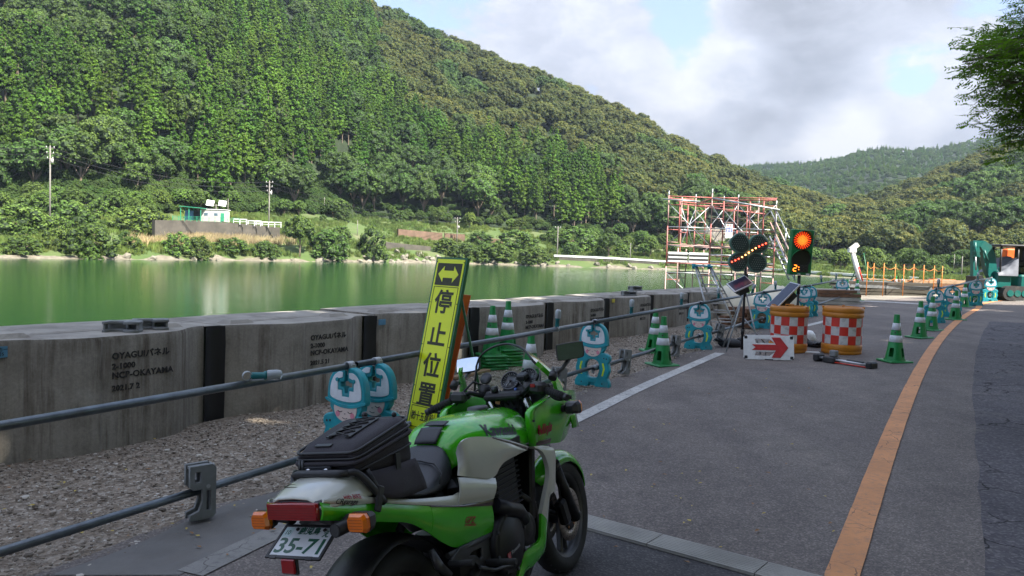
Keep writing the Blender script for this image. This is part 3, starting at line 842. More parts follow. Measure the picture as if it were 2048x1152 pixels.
# stands of cedar / olive broadleaf wood on the hillside, as bearing and height above the bank
OLIVE = [(690, -40), (760, 60), (770, 150), (830, 225), (960, 285), (1160, 300), (1270, 385), (1330, 440), (1800, 600), (2500, 600), (2500, -100)]
GREEN = [[(-900, 800), (-900, 330), (-50, 330), (60, 290), (180, 265), (330, 300), (415, 330), (430, 380), (430, 800)], [(545, 345), (600, 330), (700, 345), (735, 430), (760, 800), (520, 800)],
         [(-900, -400), (430, -400), (390, -40), (330, 60), (150, 110), (60, 60), (-900, 0)], [(300, 60), (360, 60), (400, 180), (330, 230), (270, 150)], [(1240, 380), (1500, 470), (1900, 600), (1230, 600)]]
def grow():
    r = random.Random(3)
    recs = {'cedar': [], 'broad': [], 'olive': []}
    # main hillside
    for px_lo, px_hi, fn, Ymax, which, step in ((-560, 1850, h1, 570, 1, 5.8), (1600, 2480, h3, 500, 3, 6.2)):
        Y = 180.0
        while Y < Ymax:
            x = (px_lo - CX) / FPX * Y
            while x < (px_hi - CX) / FPX * Y:
                X = x + r.uniform(-.55, .55) * step; YY = Y + r.uniform(-.55, .55) * step; x += step
                px = CX + X / YY * FPX
                Yf, zf = foot(px)
                Yr = interp(RIDGE_Y, px) if which == 1 else 470
                if YY < Yf or YY > Yr + 14: continue
                z = fn(px, YY)
                q = pix((X, YY, z + 8))
                if q[1] < -90 or q[0] < -60 or q[0] > 2110: continue
                if 1392 < px < 1478 and YY < 296 + 6 * math.sin(px * .2): continue
                kind = 'cedar'
                w = noise.noise(Vector((X * .02, YY * .02, 5)))
                if which == 3: kind = 'olive' if w > -0.12 else 'broad'
                else:
                    jq = (q[0] + 25 * noise.noise(Vector((X * .05, YY * .05, 1))), q[1] + 25 * noise.noise(Vector((X * .05, YY * .05, 2))))
                    if inside(jq, OLIVE): kind = 'olive' if w > -0.25 else 'broad'
                    elif any(inside(jq, g) for g in GREEN): kind = 'broad'
                    elif w > 0.30 or r.random() < .05: kind = 'broad'
                if kind != 'cedar' and r.random() < 0.40 * (1 if which == 1 else .5): continue
                recs[kind].append((X, YY, z))
            Y += step * 0.9
    # distant hills
    far = []
    Y = 700.0
    while Y < 1420:
        x = (1380 - CX) / FPX * Y
        while x < (2130 - CX) / FPX * Y:
            X = x + r.uniform(-4, 4); YY = Y + r.uniform(-5, 5); x += 7.5; px = CX + X / YY * FPX
            z = h2(px, YY); q = pix((X, YY, z + 8))
            if q[1] > interp(SKY3, px) + 25 and px > 1700: continue
            if q[1] > 430: continue
            far.append((X, YY, z))
        Y += 8.5
    spec = {'cedar': (cedars, 'cedar_tree', 'tall conical green cedar in the plantation across the river', 'cedar', 'cedars of the plantation across the river', 300),
            'broad': (broads, 'broadleaf_tree', 'round-crowned green broadleaf tree on the wooded slope across the river', 'tree', 'green broadleaf trees across the river', 300),
            'olive': (olives, 'evergreen_oak', 'olive-brown tinged dome of an evergreen oak on the upper slope', 'tree', 'evergreen oaks on the upper slope', 300)}
    protos = {}
    for k, (ms, nm, lab, cat, grp, lim) in spec.items():
        L_ = sorted(recs[k], key=lambda p: p[1]); rest = []
        ps = []
        for i, p in enumerate(L_):
            s_ = r.uniform(.66, 1.22); rz = r.uniform(0, 6.28); v = r.randrange(len(ms))
            if k == 'cedar': s_ *= 0.92
            if i < lim: plant(k, nm, ms[v], p, s_, rz, lab, cat, grp)
            else: rest.append((p, rz, s_ if k == 'cedar' else s_ * 1.02, v))
        # the mass of the wood reuses the crowns of single trees
        crowns = []
        for v, mm in enumerate(ms):
            crowns.append(next(o for o in COL.objects if o.data == mm[0]))
        protos[k] = crowns
        if rest: gn_forest({'cedar': 'cedar_forest', 'broad': 'broadleaf_forest', 'olive': 'evergreen_oak_forest'}[k], {'cedar': 'dense plantation of pointed cedars covering the middle of the slope', 'broad': 'mass of green broadleaf wood covering parts of the slope', 'olive': 'mass of olive-brown evergreen wood covering the upper slope and right hill'}[k], rest, crowns)
    ug = []
    for i in range(5200):
        px = r.uniform(-40, 1900); Yf, zf = foot(px); Y = Yf + r.uniform(-3, 26) * r.random(); X = (px - CX) / FPX * Y
        if 1392 < px < 1478 and Y > Yf - 4: continue
        if 690 < px < 1340 and r.random() < .8: continue
        ug.append(((X, Y, (h1(px, Y) if Y > Yf else bank_z(px, Y)) - .5), r.uniform(0, 6), r.uniform(.16, .30), r.randrange(4)))
    gn_forest('undergrowth', 'low dark undergrowth under the first row of trees', ug, protos['broad'])
    fc = [((p[0], p[1], p[2]), r.uniform(0, 6), r.uniform(.42, .70), r.randrange(4)) for p in far]
    gn_forest('distant_forest', 'far wooded hills fading to blue green behind the valley', fc, protos['cedar'][:2] + protos['broad'][:2])
    return protos, recs
protos, recs = grow()
print('trees', {k: len(v) for k, v in recs.items()})

# ------------------------------------------------------------------ air
def haze():
    m = bpy.data.materials.new('air'); m.use_nodes = True; nt = m.node_tree; nt.nodes.clear()
    o = nt.nodes.new('ShaderNodeOutputMaterial'); v = nt.nodes.new('ShaderNodeVolumePrincipled')
    v.inputs['Color'].default_value = (.66, .80, 1.0, 1); v.inputs['Density'].default_value = 0.00011; v.inputs['Anisotropy'].default_value = .2
    nt.links.new(v.outputs[0], o.inputs['Volume'])
    mb = MB(); mb.box((0, 760, 209), (3300, 1800, 430))
    tag(mb.build('haze', m), kind='stuff')
haze()

# wooded hill behind the camera, seen in the mirrors
def back_hill():
    vs, fs = [], []; nx, ny = 30, 12
    fn = lambda x, y: gz(x) - .3 + max(0, (-18.5 - y)) * .62 + 1.5 * noise.noise(Vector((x * .1, y * .1, 0)))
    for i in range(nx + 1):
        for j in range(ny + 1):
            x = -12 + 130 * i / nx; y = -17 - 70 * j / ny; vs.append((x, y, fn(x, y)))
    for i in range(nx):
        for j in range(ny): fs.append((i * (ny + 1) + j, i * (ny + 1) + j + 1, (i + 1) * (ny + 1) + j + 1, (i + 1) * (ny + 1) + j))
    mb = MB(); mb.sm = True; mb.add(vs, fs); tag(mb.build('hillside', m_forest_floor, clean=False), kind='structure')
    r = random.Random(8); pts = []
    for i in range(190):
        x, y = r.uniform(-12, 90), r.uniform(-80, -21); pts.append(((x, y, fn(x, y)), r.uniform(0, 6), r.uniform(.6, 1.0), r.randrange(4)))
    gn_forest('broadleaf_wood', 'broadleaf wood on the slope behind the road', pts, protos['broad'])
back_hill()
# ------------------------------------------------------------------ far bank: walls, poles, shrubs, huts
def bankpt(px, py):
    Ys, (Yf, zf) = interp(SHORE, px), foot(px)
    best = None
    for k in range(200):
        Y = Ys + (Yf - Ys) * k / 199; X = (px - CX) / FPX * Y; z = bank_z(px, Y)
        q = pix((X, Y, z)); e = abs(q[1] - py)
        if best is None or e < best[0]: best = (e, (X, Y, z))
    return Vector(best[1])
m_oldwall = M('stained_retaining_wall', (0.085, 0.075, 0.06), 0.9, var=0.35, scale=0.5, bmp=0.4, bscale=4, dirt=0.8, dirtcol=(0.05, 0.05, 0.035))
m_pale = M('pale_concrete', (0.42, 0.40, 0.36), 0.85, var=0.2, scale=0.8, dirt=0.5)
m_brownwall = M('brown_block_wall', (0.17, 0.105, 0.07), 0.9, var=0.3, scale=0.6, dirt=0.6, dirtcol=(0.07, 0.06, 0.03))
m_white = M('white_paint', (0.78, 0.78, 0.76), 0.45, var=0.06, dirt=0.25)
m_pole = M('concrete_pole', (0.20, 0.185, 0.16), 0.8, var=0.15, scale=2)
m_wire = M('black_cable', (0.02, 0.02, 0.022), 0.5)
def wallrun(name, label, pts, h, thick, mat, cat='wall', cap=None):
    """wall along pixel points (px, py of its top, depth)"""
    t = thing(name, label, cat, P(*pts[0]))
    o = Vector(t.location)
    mb = MB(); T = [P(*p) for p in pts]
    for a, b in zip(T, T[1:]):
        d = b - a; n_ = Vector((-d.y, d.x, 0)).normalized() * thick
        vs = [a - o, b - o, b + n_ - o, a + n_ - o]; low = [v - Vector((0, 0, h)) for v in vs]
        mb.add(low + vs, [(3, 2, 1, 0), (4, 5, 6, 7), (0, 1, 5, 4), (1, 2, 6, 5), (2, 3, 7, 6), (3, 0, 4, 7)])
    mb.build('wall_face', mat, t)
    if cap:
        mb = MB()
        for a, b in zip(T, T[1:]):
            d = b - a; n_ = Vector((-d.y, d.x, 0)).normalized()
            z0, z1 = 0.002, cap[0]
            q = [a - n_ * .12, b - n_ * .12, b + n_ * (thick + .05), a + n_ * (thick + .05)]
            vs = [v - o + Vector((0, 0, z0)) for v in q] + [v - o + Vector((0, 0, z1)) for v in q]
            mb.add(vs, [(3, 2, 1, 0), (4, 5, 6, 7), (0, 1, 5, 4), (1, 2, 6, 5), (2, 3, 7, 6), (3, 0, 4, 7)])
        mb.build('coping', cap[1], t)
    return t
BY = lambda x, y: bankpt(x, y).y - .6
wallrun('retaining_wall', 'long grey stained retaining wall below the green roofed hut across the river', [(x, y, BY(x, q)) for x, y, q in ((310, 440, 479), (380, 441, 479), (470, 446, 481), (560, 455, 484))], 7.0, 1.2, m_oldwall)
wallrun('retaining_wall', 'reddish brown terraced block wall left part on the far slope', [(797, 458, BY(797, 476)), (885, 466, BY(885, 480))], 4.0, 1.0, m_brownwall)
wallrun('retaining_wall', 'reddish brown terraced block wall middle part behind the tall pole', [(890, 466, BY(890, 480)), (930, 469, BY(930, 482))], 3.4, 1.0, m_brownwall)
wallrun('retaining_wall', 'reddish brown block wall right of the tall pole on the slope', [(955, 472, BY(955, 484)), (1012, 481, BY(1012, 487))], 3.0, 1.0, m_brownwall)
wallrun('retaining_wall', 'grey stone wall above the pale boulders at the far shore', [(772, 484, BY(772, 499)), (862, 493, BY(862, 503))], 2.6, 1.0, m_oldwall)
wallrun('road_parapet', 'long white topped parapet of the road along the far shore', [(x, y, interp(SHORE, x) + 4.5) for x, y in ((1108, 513), (1180, 516), (1260, 520), (1340, 525), (1440, 533), (1560, 542), (1650, 548), (1740, 554), (1850, 560), (1970, 568), (2100, 576))], 3.6, 1.5, m_oldwall, 'parapet', cap=(0.55, m_white))
m_bould = M('boulder_stone', (0.20, 0.18, 0.14), .9, var=.35, scale=1.5)
def boulders():
    r = random.Random(9)
    ms = []
    for k in range(3):
        vs = [Vector(v) * r.uniform(.75, 1.15) for v in ICOV]
        mb = MB(); mb.add([(v.x, v.y * .8, v.z * .6) for v in vs], ICOF); ms.append(mb.mesh('boulder', [m_bould]))
    for i in range(90):
        px = r.choice([r.uniform(730, 880), r.uniform(600, 1340), r.uniform(230, 1340)])
        Ys = interp(SHORE, px); Y = Ys + r.uniform(-1.0, 3.5) * (1.6 if px < 880 and px > 730 else 0.7)
        o = link('boulder', ms[r.randrange(3)], None, ((px - CX) / FPX * Y, Y, bank_z(px, Y) + .1)); o.scale = (r.uniform(.5, 1.4),) * 3; o.rotation_euler = (r.random(), r.random(), r.random() * 6)
        tag(o, 'pale grey boulder lying along the far waterline', 'boulder', 'boulders along the far shore')
boulders()
def pole(px, ptop, pbase, label, arms=0, r0=.16, Y=None):
    b = bankpt(px, pbase)
    if Y: b = Vector(((px - CX) / FPX * Y, Y, bank_z(px, Y)))
    top = P(px + (b.x * 0), ptop, b.y)
    h = top.z - b.z + 1
    t = thing('utility_pole', label, 'utility pole', (b.x, b.y, b.z - 1))
    mb = MB(); mb.tube((0, 0, 0), (0, 0, h), r0 * 1.25, r0 * .8, n=8); mb.build('pole', m_pole, t)
    for k in range(arms):
        z = h - .5 - k * 1.1; mb = MB(); mb.box((0, 0, z), (1.9 - .3 * k, .12, .12)); mb.build('crossarm', m_pole, t)
        for x in (-.8, 0, .8):
            mb = MB(); mb.tube((x * (1 - .15 * k), 0, z + .06), (x * (1 - .15 * k), 0, z + .36), .08, .05, n=6); mb.build('insulator', m_white, t)
    if arms > 1:
        mb = MB(); mb.tube((.4, 0, h - 3.6), (.4, 0, h - 2.7), .28, n=8); mb.build('transformer', m_pale, t)
    return Vector((b.x, b.y, b.z - 1 + h))
tp = [pole(98, 291, 402, 'tall utility pole standing among trees at the far left', 3, Y=158), pole(535, 361, 470, 'utility pole with crossarms and transformer by the white railings', 3),
      pole(911, 434, 486, 'utility pole in front of the brown terraced walls', 2), pole(1112, 452, 514, 'utility pole at the left end of the white parapet', 1), pole(1258, 486, 520, 'slim pole behind the white parapet near the scaffold', 0, .1)]
pole(329, 383, 422, 'short thin pole left of the green roofed hut', 0, .1); pole(453, 397, 432, 'short pole at the right end of the white hut', 0, .1)
pole(645, 394, 430, 'thin pole against the dark trees right of the railings', 0, .1); pole(712, 440, 470, 'short thin pole above the round shoreline bush', 0, .1)
pole(1921, 512, 556, 'slim white pole beyond the parapet left of the excavator', 0, .13); pole(1905, 508, 552, 'thin weathered pole beyond the parapet left of the white one', 0, .09)
def wire(name, a, b, sag, label, group=None, r0=.045):
    pts = [a.lerp(b, i / 14) - Vector((0, 0, sag * 4 * (i / 14) * (1 - i / 14))) for i in range(15)]
    o0 = pts[0].copy(); mb = MB(); mb.path([p - o0 for p in pts], r0, n=4, cap=False)
    tag(mb.build(name, m_wire, None, o0), label, 'cable', group)
for k in range(3):
    dz = Vector((0, 0, -.3 - 1.1 * k)); grp = 'overhead lines across the river'
    nm = ['topmost', 'middle', 'lowest'][k]
    wire('power_line', P(-160, 262, 150) + dz, tp[0] + dz, 1.5, f'{nm} overhead line running left from the far left pole', grp)
    wire('power_line', tp[0] + dz, tp[1] + dz, 2.6, f'{nm} overhead line between the far left pole and the transformer pole', grp)
    if k < 2: wire('power_line', tp[1] + dz, tp[2] + dz, 2.6, f'{nm} overhead line between the transformer pole and the brown walls', grp)
wire('power_line', tp[2] - Vector((0, 0, .4)), tp[3] - Vector((0, 0, .3)), 1.5, 'overhead line running to the pole at the white parapet', 'overhead lines across the river')
# hut with a green roof, white hut and railings on top of the retaining wall
m_green_roof = M('green_sheet_roof', (0.04, 0.30, 0.16), 0.5, var=0.15, scale=1)
m_cream = M('cream_panel', (0.62, 0.60, 0.50), 0.7, var=0.1, scale=1, dirt=0.3)
m_dark = M('dark_opening', (0.03, 0.03, 0.03), 0.8)
m_glass_far = M('window_glass', (0.10, 0.15, 0.18), 0.1)
b0 = P(386, 441, BY(386, 479) + 3.5)
h = thing('open_hut', 'small open sided hut with a bright green roof on the far bank', 'hut', b0)
mb = MB(); mb.box((0, 0, 3.0), (5.2, 3.2, .14), rot=(0, .06, 0)); mb.build('roof', m_green_roof, h)
for x in (-2.3, -.4, 2.3):
    for y in (-1.3, 1.3): mb = MB(); mb.box((x, y, 1.4), (.15, .15, 3.1)); mb.build('post', m_green_roof, h)
mb = MB(); mb.box((-1.4, 1.2, 1.2), (2.0, .1, 2.2)); mb.build('back_panel', M('blue_sheet', (.12, .28, .45), .5), h)
mb = MB(); mb.box((.6, .9, 1.2), (1.6, .1, 2.3)); mb.build('dark_panel', m_dark, h)
b0 = P(431, 443, BY(431, 480) + 3.5)
h = thing('site_hut', 'white flat roofed hut beside the green roofed one on the wall', 'hut', b0)
mb = MB(); mb.box((0, 0, 1.3), (5.6, 2.6, 2.7)); mb.build('wall', m_cream, h)
mb = MB(); mb.box((0, 0, 2.74), (5.9, 2.9, .14)); mb.build('roof', m_white, h)
for x in (-1.7, .6): f = MB().box((x, -1.32, 1.6), (1.1, .06, .8)).build('window', m_white, h); MB().box((x, -1.36, 1.6), (.9, .03, .62)).build('pane', m_glass_far, f)
MB().box((2.1, -1.33, 1.0), (.8, .06, 1.9)).build('door', m_green_roof, h)
h = thing('solar_array', 'two tilted white framed solar panels on a post above the white hut', 'solar panel', P(432, 425, BY(431, 480) + 6))
MB().tube((0, 0, -1.5), (0, 0, 2.0), .08, n=6).build('post', m_pole, h)
for x in (-1.4, 1.5): MB().box((x, 0, 2.2), (1.7, .08, 1.5), rot=(-.5, .1, .2)).build('panel', m_white, h)
MB().tube((-1.4, 0, 1.6), (1.5, 0, 1.6), .06, n=6).build('crossbar', m_pole, h)
h = thing('green_fence', 'low green mesh fence in front of the huts on the wall', 'fence', P(345, 441, BY(345, 479) + 1.2))
for k in range(12): MB().box((k * 1.3, k * .12, .5), (.08, .08, 1.2)).build('fence_post', m_green_roof, h)
for z in (.35, .7, 1.0): MB().box((7.15, .66, z), (14.4, .05, .06), rot=(0, 0, .092)).build('rail', m_green_roof, h)
def railing(px, py, Y, n, label):
    h = thing('white_railing', label, 'railing', P(px, py + 2, BY(px, 482) + 1.0))
    for k in range(n + 1): MB().box((k * 1.5, 0, .55), (.14, .14, 1.3)).build('post', m_white, h)
    MB().box((n * .75, 0, 1.15), (n * 1.5 + .3, .14, .22)).build('rail', m_white, h)
    MB().box((n * .75, 0, .6), (n * 1.5 + .3, .08, .10)).build('lower_rail', m_white, h)
railing(467, 446, 204, 2, 'short white railing section right of the white hut'); railing(496, 449, 207, 2, 'white railing section nearest the left of the transformer pole')
railing(512, 451, 209, 4, 'longest white railing section passing behind the transformer pole')
# bare rock patch on the hill behind the scaffold
def outcrop():
    vs, fs = [], []; nx, ny = 56, 40
    o = Vector(((1435 - CX) / FPX * 266, 266, h1(1435, 266)))
    for i in range(nx + 1):
        px = 1388 + 94 * i / nx
        for j in range(ny + 1):
            Y = 262 + 38 * j / ny; X = (px - CX) / FPX * Y; e = math.sin(PI * i / nx) ** .5 * min(1, (ny - j) / 6)
            q = Vector((X * .22, Y * .12, 3)); d = abs(noise.noise(q)) * 3.2 + abs(noise.noise(q * 2.7)) * 1.6 + noise.noise(q * 7) * .6
            vs.append((X - o.x, Y - o.y, h1(px, Y) - o.z - 2 + e * (2.2 + d)))
    for i in range(nx):
        for j in range(ny): fs.append((i * (ny + 1) + j, (i + 1) * (ny + 1) + j, (i + 1) * (ny + 1) + j + 1, i * (ny + 1) + j + 1))
    mb = MB(); mb.add(vs, fs)
    tag(mb.build('rock_outcrop', M('grey_rock', (0.17, 0.15, 0.12), .9, var=.4, scale=.3, bmp=.8, bscale=2, dirt=.7, dirtcol=(.05, .07, .03)), None, o, clean=False), 'bare grey brown rock face seen through the scaffold', 'rock outcrop')
outcrop()

def bush(px, py, wpx, hpx, meshes, H0, W0, name, label, cat='bush', group='bushes and small trees on the far bank'):
    b = bankpt(px, py); h_ = hpx * .86 / FPX * b.y; w_ = wpx * .9 / FPX * b.y
    t = thing(name, label, cat, (b.x, b.y, b.z - .2), rnd.uniform(0, 6), group)
    t.scale = (w_ / W0, w_ / W0, h_ / H0)
    v = rnd.randrange(len(meshes)); link('crown', meshes[v][0], t); link('trunk', meshes[v][1], t)
for (px, py, w, h, k, lab) in [
    (180, 512, 108, 88, 'b', 'large dense rounded dark green bush at the far waterline left'), (35, 470, 130, 85, 'g', 'bright light green tree at the far left edge of the bank'),
    (45, 505, 90, 45, 'b', 'low dark bush hanging over the water at the far left'), (400, 516, 66, 58, 'b', 'grey green round bush at the waterline below the retaining wall'),
    (462, 500, 90, 34, 'g', 'low yellow green bush under the pampas grass'), (598, 512, 74, 92, 'd', 'dark small tree at the right end of the retaining wall'),
    (655, 516, 100, 78, 'b', 'broad olive green bush at the waterline right of the dark tree'), (742, 512, 76, 84, 'g', 'round bright green bush beside the pale boulders'),
    (130, 462, 120, 78, 'g', 'leafy light green tree below the far left pole'), (270, 462, 110, 68, 'g', 'leafy tree left of the green roofed hut'),
    (320, 470, 60, 60, 'b', 'small tree overlapping the left end of the retaining wall'),
    (985, 520, 90, 44, 'g', 'low bright bush at the waterline right of the yellow sign'), (1065, 526, 80, 46, 'b', 'wide bush at the waterline below the parapet pole'),
    (930, 520, 80, 50, 'b', 'bush overhanging the water just behind the yellow sign'), (890, 505, 70, 42, 'g', 'yellowish green bush below the brown walls'),
    (1030, 500, 90, 56, 'g', 'round light green bush above the waterline bushes'), (1150, 500, 100, 60, 'b', 'middle green tree behind the left end of the parapet'),
    (1215, 512, 60, 52, 'd', 'dark round tree just above the white parapet'), (960, 490, 70, 36, 'b', 'small bush right of the brown walls'),
    (585, 480, 60, 40, 'g', 'light bush at the foot of the pole with white railings')]:
    bush(px, py, w, h, {'b': bushes, 'g': bushes, 'd': broads}[k], {'b': 4.6, 'g': 4.6, 'd': 12}[k], {'b': 5.6, 'g': 5.6, 'd': 11.5}[k], 'bush' if h < 70 else 'small_tree', lab, 'bush' if h < 70 else 'tree')
def bank_fill():
    r = random.Random(21)
    n = 0
    for i in range(460):
        px = r.uniform(-40, 2100); Ys = interp(SHORE, px); Yf, zf = foot(px)
        s_ = r.random() ** 0.9
        if r.random() < .35: s_ = r.uniform(.86, 1.02)
        if 690 < px < 1330 and s_ > .72 and r.random() < .75: continue
        if px < 1080 and .12 < s_ < .80 and r.random() < .8: continue
        if 300 < px < 580 and .1 < s_ < .9: continue
        if 760 < px < 1010 and s_ < .82 and s_ > .1: continue
        if 730 < px < 870 and s_ < .2: continue
        Y = Ys + (Yf - Ys) * s_; z = bank_z(px, Y)
        big = s_ > .82 or px > 1250
        if px > 1080 and s_ < .25: continue
        if i % 3 == 0 or not big: ms, nm, lab, k = bushes, 'bush', 'rounded bush scattered on the grassy far bank', r.uniform(.5, 1.2)
        else: ms, nm, lab, k = banktrees, 'small_tree', 'small rounded tree at the foot of the cedar slope', r.uniform(.34, .60)
        plant('b', nm, ms[r.randrange(3)], ((px - CX) / FPX * Y, Y, z - .3), k, r.uniform(0, 6), lab, 'bush' if nm == 'bush' else 'tree', 'scattered bushes on the far bank' if nm == 'bush' else 'small trees along the foot of the slope')
bank_fill()
# rough grass on the bank
def tuft(name, mat, n, h, w, seed, spread=.6):
    r = random.Random(seed); mb = MB()
    for _ in range(n):
        a = r.uniform(0, 6.28); q = r.random() * spread; x, y = math.cos(a) * q, math.sin(a) * q; hh = h * r.uniform(.6, 1.1); b = r.uniform(0, 6.28)
        dx, dy = math.cos(b) * w, math.sin(b) * w; lx, ly = r.gauss(0, .25) * hh, r.gauss(0, .25) * hh
        mb.add([(x - dx, y - dy, -.1), (x + dx, y + dy, -.1), (x + lx * .5 + dx * .7, y + ly * .5 + dy * .7, hh * .6), (x + lx, y + ly, hh), (x + lx * .5 - dx * .7, y + ly * .5 - dy * .7, hh * .6)], [(0, 1, 2, 3, 4)])
    return mb
m_grass = leaf_mat('grass_blades', (0.09, 0.15, 0.035), (0.14, 0.20, 0.05), (0.22, 0.25, 0.09), .35, .4, .8)
m_pampas = leaf_mat('dry_pampas', (0.30, 0.24, 0.12), (0.42, 0.35, 0.20), (0.50, 0.44, 0.28), .3, .3, .8)
g1 = tag(tuft('grass_tuft', m_grass, 46, .95, .06, 1, .9).build('grass_tuft', m_grass, None, bankpt(350, 500), clean=False), 'tuft of tall green grass below the retaining wall', 'grass')
g2 = tag(tuft('pampas_tuft', m_pampas, 26, 1.9, .06, 2, .8).build('pampas_tuft', m_pampas, None, bankpt(430, 472), clean=False), 'tuft of dry plumed grass against the retaining wall', 'grass')
def grass():
    r = random.Random(5); p1, p2 = [], []
    for i in range(9000):
        px = r.uniform(-30, 2080); Ys = interp(SHORE, px); Yf, zf = foot(px); Y = Ys + 2 + (Yf - Ys) * r.random(); X = (px - CX) / FPX * Y
        if noise.noise(Vector((X * .08, Y * .08, 0))) < -.16: continue
        p1.append(((X, Y, bank_z(px, Y)), r.uniform(0, 6), r.uniform(.6, 1.35), 0))
    for i in range(420):
        px = r.gauss(430, 70); b = bankpt(px, r.uniform(480, 492)); p2.append((tuple(b), r.uniform(0, 6), r.uniform(.6, 1.2), 0))
    gn_forest('bank_grass', 'rough green grass covering the far bank', p1, [g1]); gn_forest('pampas_grass', 'dry plumed grass along the foot of the retaining wall', p2, [g2])
grass()

# ------------------------------------------------------------------ roadside trees on the right and behind (they shade the foreground)
def near_tree():
    r = random.Random(77)
    t = thing('roadside_tree', 'feathery green tree leaning into the sky at the upper right edge', 'tree', (11.6, 11.6, gz(11) + 2.2))
    o0 = Vector(t.location); Q = lambda px, py, Y: P(px, py, Y) - o0
    limbs = [[Vector((0, 0, -3)), Vector((0, 0, 0)), Q(2260, 240, 11.2), Q(2170, 150, 11.0), Q(2080, 118, 10.7), Q(2000, 112, 10.5), Q(1925, 124, 10.4)],
             [Q(2260, 240, 11.2), Q(2180, 90, 11.4), Q(2100, 62, 11.2), Q(2045, 46, 11.0)], [Q(2170, 150, 11.0), Q(2100, 160, 10.4), Q(2050, 168, 10.2), Q(2000, 158, 10.2)],
             [Q(2230, 200, 11.1), Q(2120, 190, 10.8), Q(2070, 215, 10.7), Q(2040, 240, 10.6)], [Q(2230, 220, 11.3), Q(2150, 235, 11.0), Q(2090, 260, 10.9), Q(2056, 285, 10.8)], [Q(2170, 150, 11.2), Q(2090, 95, 11.5), Q(2020, 84, 11.6), Q(1975, 92, 11.5)],
             [Q(2260, 240, 11.4), Q(2300, 60, 12.2), Q(2240, -80, 12.6)], [Q(2260, 240, 11.0), Q(2330, 160, 10.4), Q(2400, 80, 9.8)]]
    mb = MB()
    for k, l in enumerate(limbs):
        q = catmull(l, 4); mb.path(q, [(.16 if k == 0 else .05) * (1 - i / len(q)) ** 1.2 + .006 for i in range(len(q))], n=6)
    pts = []
    for l in limbs:
        q = catmull(l, 10)
        for i, p in enumerate(q):
            if (p + o0).z < 3.2 and l is limbs[0] and i < 22: continue
            pts += [p] * 2
    vs, fs = [], []
    for p0 in pts:
        for _ in range(9):
            sp = .30
            p = p0 + Vector((r.gauss(0, sp), r.gauss(0, sp), r.gauss(0, sp * .62)))
            pq = pix(p + o0)
            if pq[0] < 1932 or (pq[1] < 40 and pq[0] < 2020) or (pq[0] < 1990 and r.random() < .35) or r.random() < .2: continue
            d = Vector((-.75 + r.gauss(0, .5), r.gauss(0, .6), r.gauss(-.12, .25))).normalized(); L_ = r.uniform(.14, .30)
            if r.random() < .25: mb.path([p0, p0.lerp(p, .5) + Vector((0, 0, .02)), p], .0035, n=3, cap=False)
            mb.path([p, p + d * L_], .0022, n=3, cap=False)
            nrm = Vector((r.gauss(0, .35), r.gauss(0, .35), 1)).normalized(); sd = d.cross(nrm).normalized()
            for u in range(6):
                c_ = p + d * L_ * (u + 1) / 6
                for s_ in (-1, 1):
                    w = .034 * r.uniform(.8, 1.25); o = len(vs); t1 = (sd * s_ + d * .5 + Vector((0, 0, r.gauss(-.12, .2)))).normalized(); t2 = nrm.cross(t1).normalized()
                    vs += [c_, c_ + t1 * w + t2 * w * .36, c_ + t1 * w * 2.1, c_ + t1 * w - t2 * w * .36]; fs.append((o, o + 1, o + 2, o + 3))
    mb.build('branches', m_bark, t, clean=False)
    mb = MB(); mb.add(vs, fs); o = mb.build('foliage', m_near, t, clean=False)
near_tree()
SHADE = [(5.6, -3.2, 1.05, 1.0), (9.0, 1.2, 1.05, 1.5), (10.4, 3.4, .92, 2.0), (1.6, -5.6, 1.0, .5), (16.3, 10.4, 1.12, 4.0), (20.6, 11.2, 1.15, 4.6), (12.0, 7.4, .88, 3.4)]
for i, (x, y, s_, dz_) in enumerate(SHADE):
    t = plant('b', 'roadside_tree', broads[i % 4], (x, y, gz(x) + dz_), s_, i * 1.1, 'tall broadleaf tree beside the road outside the view', 'tree', 'tall trees shading the road')

# ------------------------------------------------------------------ concrete wall of wavy panels
def conc_mat():
    m, nt, b = node_mat('weathered_panel_concrete')
    big = noise_w(nt, 1.6, 7, 0.65)
    c = ramp(nt, big, [(0.3, (0.19, 0.170, 0.138)), (0.55, (0.275, 0.252, 0.212)), (0.75, (0.36, 0.335, 0.288))])
    dr = noise_w(nt, 1.0, 8, 0.72, (9, 9, 0.55))
    gate = ramp(nt, noise_w(nt, 1.7, 4, .6), [(.36, (0, 0, 0)), (.56, (1, 1, 1))])
    c = mixc(nt, mathn(nt, 'MULTIPLY', mathn(nt, 'MULTIPLY', ramp(nt, dr, [(0.44, (0, 0, 0)), (0.66, (1, 1, 1))]), gate), 0.92), c, (0.07, 0.052, 0.036))
    dr2 = noise_w(nt, 1.0, 6, 0.7, (24, 24, 1.2))
    c = mixc(nt, mathn(nt, 'MULTIPLY', ramp(nt, dr2, [(0.60, (0, 0, 0)), (0.76, (1, 1, 1))]), 0.35), c, (0.42, 0.40, 0.36))
    fl = noise_w(nt, 45, 4, 0.8)
    c = mixc(nt, 0.35, c, ramp(nt, fl, [(0.35, (0.3, 0.3, 0.3)), (0.65, (0.7, 0.7, 0.7))]), 'OVERLAY')
    nt.links.new(c, b.inputs['Base Color']); b.inputs['Roughness'].default_value = 0.9
    bump(nt, b, mathn(nt, 'ADD', noise_w(nt, 60, 6, .75), mathn(nt, 'MULTIPLY', noise_w(nt, 5, 4, .6), 1.5)), .5, .006)
    return m
m_conc = conc_mat()
m_conc_top = M('panel_top_concrete', (0.30, 0.275, 0.235), 0.9, var=0.25, scale=2.5, bmp=.5, bscale=40, dirt=.8)
m_black_sheet = M('black_rubber_sheet', (0.012, 0.012, 0.014), 0.55, var=.4, scale=5, bmp=.6, bscale=9)
